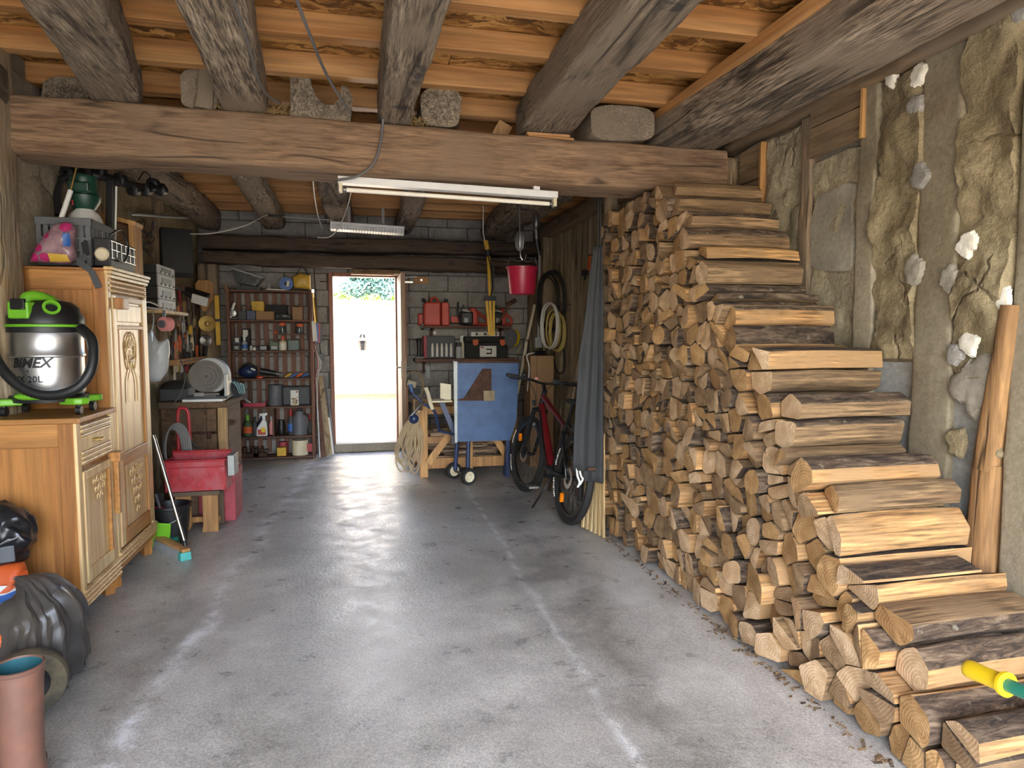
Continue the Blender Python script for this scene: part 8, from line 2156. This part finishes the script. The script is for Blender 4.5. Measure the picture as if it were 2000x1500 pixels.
# ring hung on the boards
ring_d = Vector((-0.17, 0.985, 0)).normalized()
def ring(name, label, cat, px, py, y, rx, rz, r_, m, n=1, seed=0):
    c = at(px, py, 'y', y); c.x -= 0.07; t = thing(name, label, cat, (c.x, c.y, c.z - rz))
    rr_ = random.Random(seed)
    for i in range(n):
        dx, dz = rr_.uniform(-0.03, 0.03) if n > 1 else 0, rr_.uniform(-0.03, 0.03) if n > 1 else 0
        MB().tube([c + ring_d * (rx * math.cos(2 * PI * k / 40) + dx) + Vector((-0.012 * i, 0, rz * math.sin(2 * PI * k / 40) + dz + (0.05 * rx * math.sin(6 * PI * k / 40) if n > 1 else 0))) for k in range(40)], r_, 8, closed=True).build('loop', M[m], t)
    MB().cyl(c + Vector((0, 0, rz)), Vector((2.35, c.y + 0.05, c.z + rz)), 0.006).build('nail', M['dsteel'], t)
    return t
t = ring('rubber_ring', 'old black bicycle tyre hanging on the board wall', 'tyre', 1088, 588, 7.55, 0.34, 0.34, 0.022, 'rubber')
ring('garden_hose', 'coil of dark olive hose hanging inside the bicycle tyre', 'hose', 1082, 590, 7.70, 0.28, 0.33, 0.008, 'hose_d', 4, 3)
ring('garden_hose', 'coil of yellowed hose hanging below the bicycle tyre', 'hose', 1100, 645, 7.30, 0.18, 0.22, 0.010, 'hose_y', 4, 4)
ring('white_cable_coil', 'coil of off-white cable hanging against the bicycle tyre', 'cable', 1088, 640, 7.16, 0.20, 0.26, 0.008, 'cable_w', 3, 5)
tag(MB().tube(smooth_path([at(1084, 672, 'y', 7.5), at(1082, 700, 'y', 7.5), at(1088, 726, 'y', 7.45), at(1100, 726, 'y', 7.4), at(1103, 700, 'y', 7.4), at(1098, 670, 'y', 7.4)]), 0.009, 8).build('black_hose', M['black']), 'black hose loop drooping below the coiled hoses', 'hose')

# ------------------------------------------------------------------ hanging from the joists
YP = 6.30
hk = at(1017, 470, 'y', YP)
t = thing('pulley_block', 'grey pulley block with steel hook carrying the red bucket', 'pulley', (hk.x, YP, at(1022, 490, 'y', YP).z))
MB().ell((hk.x - 0.01, YP, hk.z - 0.005), (0.045, 0.04, 0.10), 18, 10).build('pulley_shell', M['galv'], t)
for s in (-0.02, 0.02): MB().tube(smooth_path([(hk.x + s - 0.01, YP - 0.042, hk.z + 0.08), (hk.x + s * 1.3 - 0.01, YP - 0.048, hk.z), (hk.x + s - 0.01, YP - 0.042, hk.z - 0.08)]), 0.006, 6).build('rib', M['dsteel'], t)
MB().tube(smooth_path([(hk.x, YP, hk.z - 0.10), (hk.x + 0.0, YP, hk.z - 0.15), (hk.x + 0.025, YP, hk.z - 0.185), (hk.x + 0.05, YP, hk.z - 0.17), (hk.x + 0.055, YP, hk.z - 0.13)]), 0.008, 8).build('hook', M['chrome'], t)
MB().cyl((hk.x - 0.01, YP, hk.z + 0.09), (hk.x - 0.01, YP, 2.80), 0.007).build('sling', M['cable'], t)
bt = at(1020, 522, 'y', YP); bb_ = at(1020, 575, 'y', YP)
t = thing('red_bucket', 'raspberry red plastic bucket hanging from the pulley hook', 'bucket', (bt.x, YP, bb_.z))
hh_ = bt.z - bb_.z
MB().lathe((bt.x, YP, bb_.z), [(0.001, 0.005), (0.112, 0.005), (0.118, 0.0), (0.124, 0.01), (0.148, hh_ - 0.02), (0.156, hh_ - 0.018), (0.158, hh_), (0.145, hh_), (0.118, 0.014), (0.001, 0.012)], 40).build('pail', M['red_bucket'], t)
hzb = hk.z - 0.188
MB().tube(smooth_path([(bt.x - 0.15, YP, bt.z - 0.01), (bt.x - 0.12, YP, bt.z + 0.085), (bt.x - 0.04, YP, hzb - 0.01), (hk.x + 0.025, YP, hzb + 0.008), (bt.x + 0.05, YP, hzb - 0.012), (bt.x + 0.125, YP, bt.z + 0.085), (bt.x + 0.15, YP, bt.z - 0.01)]), 0.004, 6).build('bail', M['dsteel'], t)
q = at(1047, 432, 'y', 6.6)
t = thing('pulley_block', 'second dull pulley block hanging empty beside the board wall', 'pulley', (q.x, 6.6, q.z - 0.15))
MB().ell(q, (0.035, 0.04, 0.09), 16, 10).build('pulley_shell', M['dsteel'], t)
MB().cyl((q.x, 6.6, q.z - 0.08), (q.x + 0.005, 6.6, q.z - 0.18), 0.014).build('hook', M['galv'], t)
MB().cyl((q.x, 6.6, q.z + 0.08), (q.x, 6.6, 2.80), 0.006).build('sling', M['cable'], t)
MB().tube(smooth_path([(q.x + 0.005, 6.6, q.z - 0.18), (q.x + 0.02, 6.6, q.z - 0.26), (q.x + 0.035, 6.6, q.z - 0.34)]), 0.018, 8).build('rope_end', M['black'], t)
# yellow tripod
YT = 7.6
t = thing('yellow_tripod', 'folded yellow tripod hanging upside down from the ceiling beside the red bucket', 'tripod', tuple(at(958, 655, 'y', YT)))
MB().cyl(at(948, 470, 'y', YT), at(953, 490, 'y', YT), 0.028).cyl(at(954, 500, 'y', YT), at(957, 578, 'y', YT), 0.022, 0.018).build('upper_tube', M['yellow_old'], t)
MB().cyl(at(952, 488, 'y', YT), at(954, 501, 'y', YT), 0.036).build('collar', M['black'], t)
MB().box(at(957, 583, 'y', YT), (0.14, 0.05, 0.05)).build('leg_hinge', M['black'], t, bevel=0.006)
for i, (a_, b_) in enumerate((((950, 587), (956, 655)), ((957, 587), (960, 656)), ((964, 587), (964, 655)))):
    MB().bar(at(*a_, 'y', YT - 0.02 * (i % 2)), at(*b_, 'y', YT - 0.02 * (i % 2)), 0.026, 0.022, (0, 1, 0)).build('leg', M['yellow_old'], t)
MB().tube(smooth_path([at(953, 500, 'y', YT - 0.03), at(960, 530, 'y', YT - 0.04), at(962, 560, 'y', YT - 0.03), at(958, 580, 'y', YT - 0.02)]), 0.008, 6).build('strap', M['black'], t)
MB().tube(smooth_path([at(948, 472, 'y', YT), at(944, 455, 'y', YT), (at(944, 440, 'y', YT).x, YT, 2.99)]), 0.007, 6).build('cord', M['cable_w'], t)
t = thing('hook_rack', 'row of rusty hooks and a short chain hanging near the yellow tripod', 'hooks', tuple(at(975, 565, 'y', 8.35)))
MB().bar(at(962, 525, 'y', 8.36), at(990, 525, 'y', 8.36), 0.02, 0.02).build('rail', M['rust'], t)
for i in range(6):
    q = at(968 + i * 5, 527, 'y', 8.35); MB().tube(smooth_path([q, q + Vector((0, -0.02, -0.07)), q + Vector((0, -0.04, -0.09)), q + Vector((0, -0.055, -0.06))]), 0.005, 6).build('hook', M['rust'], t)
q = at(964, 520, 'y', 8.34); ch_ = MB()
for i in range(9):
    c = q + Vector((0, 0, -0.035 * i)); ch_.tube([c + Vector((0.010 * math.cos(2 * PI * k / 8) * (1 if i % 2 else 0), 0.010 * math.cos(2 * PI * k / 8) * (0 if i % 2 else 1), 0.024 * math.sin(2 * PI * k / 8))) for k in range(8)], 0.0035, 5, closed=True)
ch_.build('chain', M['dsteel'], t)
MB().bar(at(975, 525, 'y', 8.36), Vector((at(975, 525, 'y', 8.36).x, 8.40, at(975, 515, 'y', 8.36).z)), 0.02, 0.02).build('bracket', M['rust'], t)

# strip light under the cross beam
l, r_ = at(660, 356, 'y', 4.22), at(1087, 386, 'y', 4.22)
zl_ = (l.z + r_.z) / 2
t = thing('strip_light', 'long white fluorescent strip light fixed under the cross beam', 'strip light', ((l.x + r_.x) / 2, 4.22, zl_ - 0.06))
dz_ = -(l.x - r_.x) * 0.0
MB().bar(l + Vector((0, 0, 0.012)), r_ + Vector((0, 0, 0.012)), 0.075, 0.042).build('housing', M['white'], t, bevel=0.004)
for e_ in (l, r_):
    s = 1 if e_ is l else -1
    MB().box(e_ + Vector((s * 0.015, 0, -0.022)), (0.022, 0.05, 0.075)).build('lamp_holder', M['cream'], t, bevel=0.004)
    MB().cyl(e_ + Vector((s * 0.03, 0, -0.042)), e_ + Vector((s * 0.05, 0, -0.042)), 0.0135).build('tube_cap', M['dsteel'], t)
MB().cyl(l + Vector((0.05, 0, -0.042)), r_ + Vector((-0.05, 0, -0.042)), 0.013).build('lamp_tube', M['tube'], t)
for k in (0.1, 0.9):
    c = l.lerp(r_, k); MB().bb(c.x - 0.02, c.x + 0.02, 4.20, 4.24, c.z + 0.03, 2.47).build('fixing', M['white'], t)
# wide luminaire in the rear bay
YL = 7.0
l, r_ = at(645, 446, 'y', YL), at(790, 456, 'y', YL - 0.0)
t = thing('ceiling_luminaire', 'wide ribbed ceiling luminaire in the rear bay behind the strip light', 'luminaire', ((l.x + r_.x) / 2, YL, l.z))
MB().bar(l + Vector((0, 0.08, 0.055)), r_ + Vector((0, 0.08, 0.055)), 0.20, 0.03).build('tray', M['white'], t, bevel=0.006)
df = MB()
n_ = 26
for i in range(n_):
    a, b = l.lerp(r_, i / n_), l.lerp(r_, (i + 0.86) / n_)
    df.prism([(-0.015, 0.042), (0.0, 0.0), (0.15, 0.0), (0.18, 0.042)], 'x', 0, (b - a).length) if False else df.box((a + b) / 2 + Vector((0, 0.075, 0.018)), ((b - a).length, 0.17, 0.042))
df.build('ribbed_diffuser', M['tank'], t)
MB().bb((l.x + r_.x) / 2 - 0.2, (l.x + r_.x) / 2 - 0.17, YL + 0.05, YL + 0.09, l.z + 0.07, 2.80).bb((l.x + r_.x) / 2 + 0.14, (l.x + r_.x) / 2 + 0.17, YL + 0.05, YL + 0.09, l.z + 0.07, 2.80).build('hanger', M['dsteel'], t)
# cables
def cable(label, pts, r_, m, name='cable'):
    return tag(MB().tube(smooth_path(pts, 6), r_, 8).build(name + '_run', M[m]), label, 'cable')
cable('grey cable running down the narrow stained joist and across the beam to the strip light',
      [at(796, -5, 'y', 2.75), at(787, 60, 'y', 3.05), at(770, 115, 'y', 3.5), at(757, 165, 'y', 3.85), at(749, 222, 'y', 4.085), at(744, 275, 'y', 4.09), at(730, 318, 'y', 4.09), at(700, 343, 'y', 4.10), at(660, 352, 'y', 4.16)], 0.008, 'cable', 'grey_cable')
cable('taut dark cable slanting from the rafters down to the notched joist end', [at(578, -5, 'y', 2.9), at(602, 60, 'y', 3.15), at(640, 150, 'y', 3.7), at(683, 218, 'y', 4.06)], 0.008, 'cable', 'taut_cable')
cable('thin grey cable running along the second joist', [at(455, -5, 'z', 2.772), at(480, 70, 'z', 2.772), at(505, 155, 'z', 2.772), at(522, 185, 'z', 2.77), at(545, 200, 'y', 4.09)], 0.006, 'cable', 'joist_cable')
cable('sagging white cable strung between the loudspeaker and the rear joists', [at(372, 457, 'y', 6.8), at(420, 455, 'y', 6.7), at(480, 440, 'y', 6.6), at(522, 420, 'z', 2.775), at(560, 424, 'z', 2.765), at(648, 430, 'y', 7.0)], 0.006, 'cable_w', 'sagging_cable')
cable('white cable stapled up the notched joist in the rear bay', [at(611, 352, 'z', 2.765), at(615, 390, 'z', 2.765), at(622, 425, 'z', 2.765), at(630, 448, 'z', 2.765)], 0.007, 'cable_w', 'stapled_cable')
cable('white cable looping down beside the ribbed luminaire', [at(686, 372, 'z', 2.76), at(678, 405, 'y', 6.6), at(664, 440, 'y', 6.85), at(645, 462, 'y', 6.9), at(620, 464, 'y', 6.95)], 0.006, 'cable_w', 'looping_cable')
t = thing('cable_insulator', 'small dark strain insulator on the white cable under the oak joist', 'insulator', tuple(at(537, 421, 'z', 2.765)))
MB().bar(at(524, 421, 'z', 2.765), at(552, 422, 'z', 2.765), 0.03, 0.025).build('insulator_body', M['black'], t)

# yellow-gripped barrow handle reaching into the near corner
A_, B_ = at(1885, 1303, 'y', 1.50), at(1968, 1338, 'y', 1.37)
d_ = (B_ - A_).normalized(); L_ = (B_ - A_).length
t = thing('barrow_handle', 'green tubular handle with bright yellow grip entering the frame before the nearest logs', 'handle', (B_.x, 0.9, 0))
MB().lathe(A_, [(0.001, 0), (0.016, 0.002), (0.024, 0.010), (0.026, 0.024), (0.024, L_ * 0.5), (0.025, L_ - 0.012), (0.033, L_ - 0.010), (0.033, L_), (0.018, L_ + 0.002)], 28, d_).build('grip', M['yellow'], t)
C_ = B_ + d_ * 0.45
MB().tube(smooth_path([B_ - d_ * 0.02, B_ + d_ * 0.2, C_, Vector((C_.x, C_.y - 0.08, C_.z - 0.12)), Vector((C_.x, C_.y - 0.10, 0.02)), Vector((C_.x, C_.y - 0.10, 0.0))]), 0.018, 12).build('shaft', M['tgreen'], t)
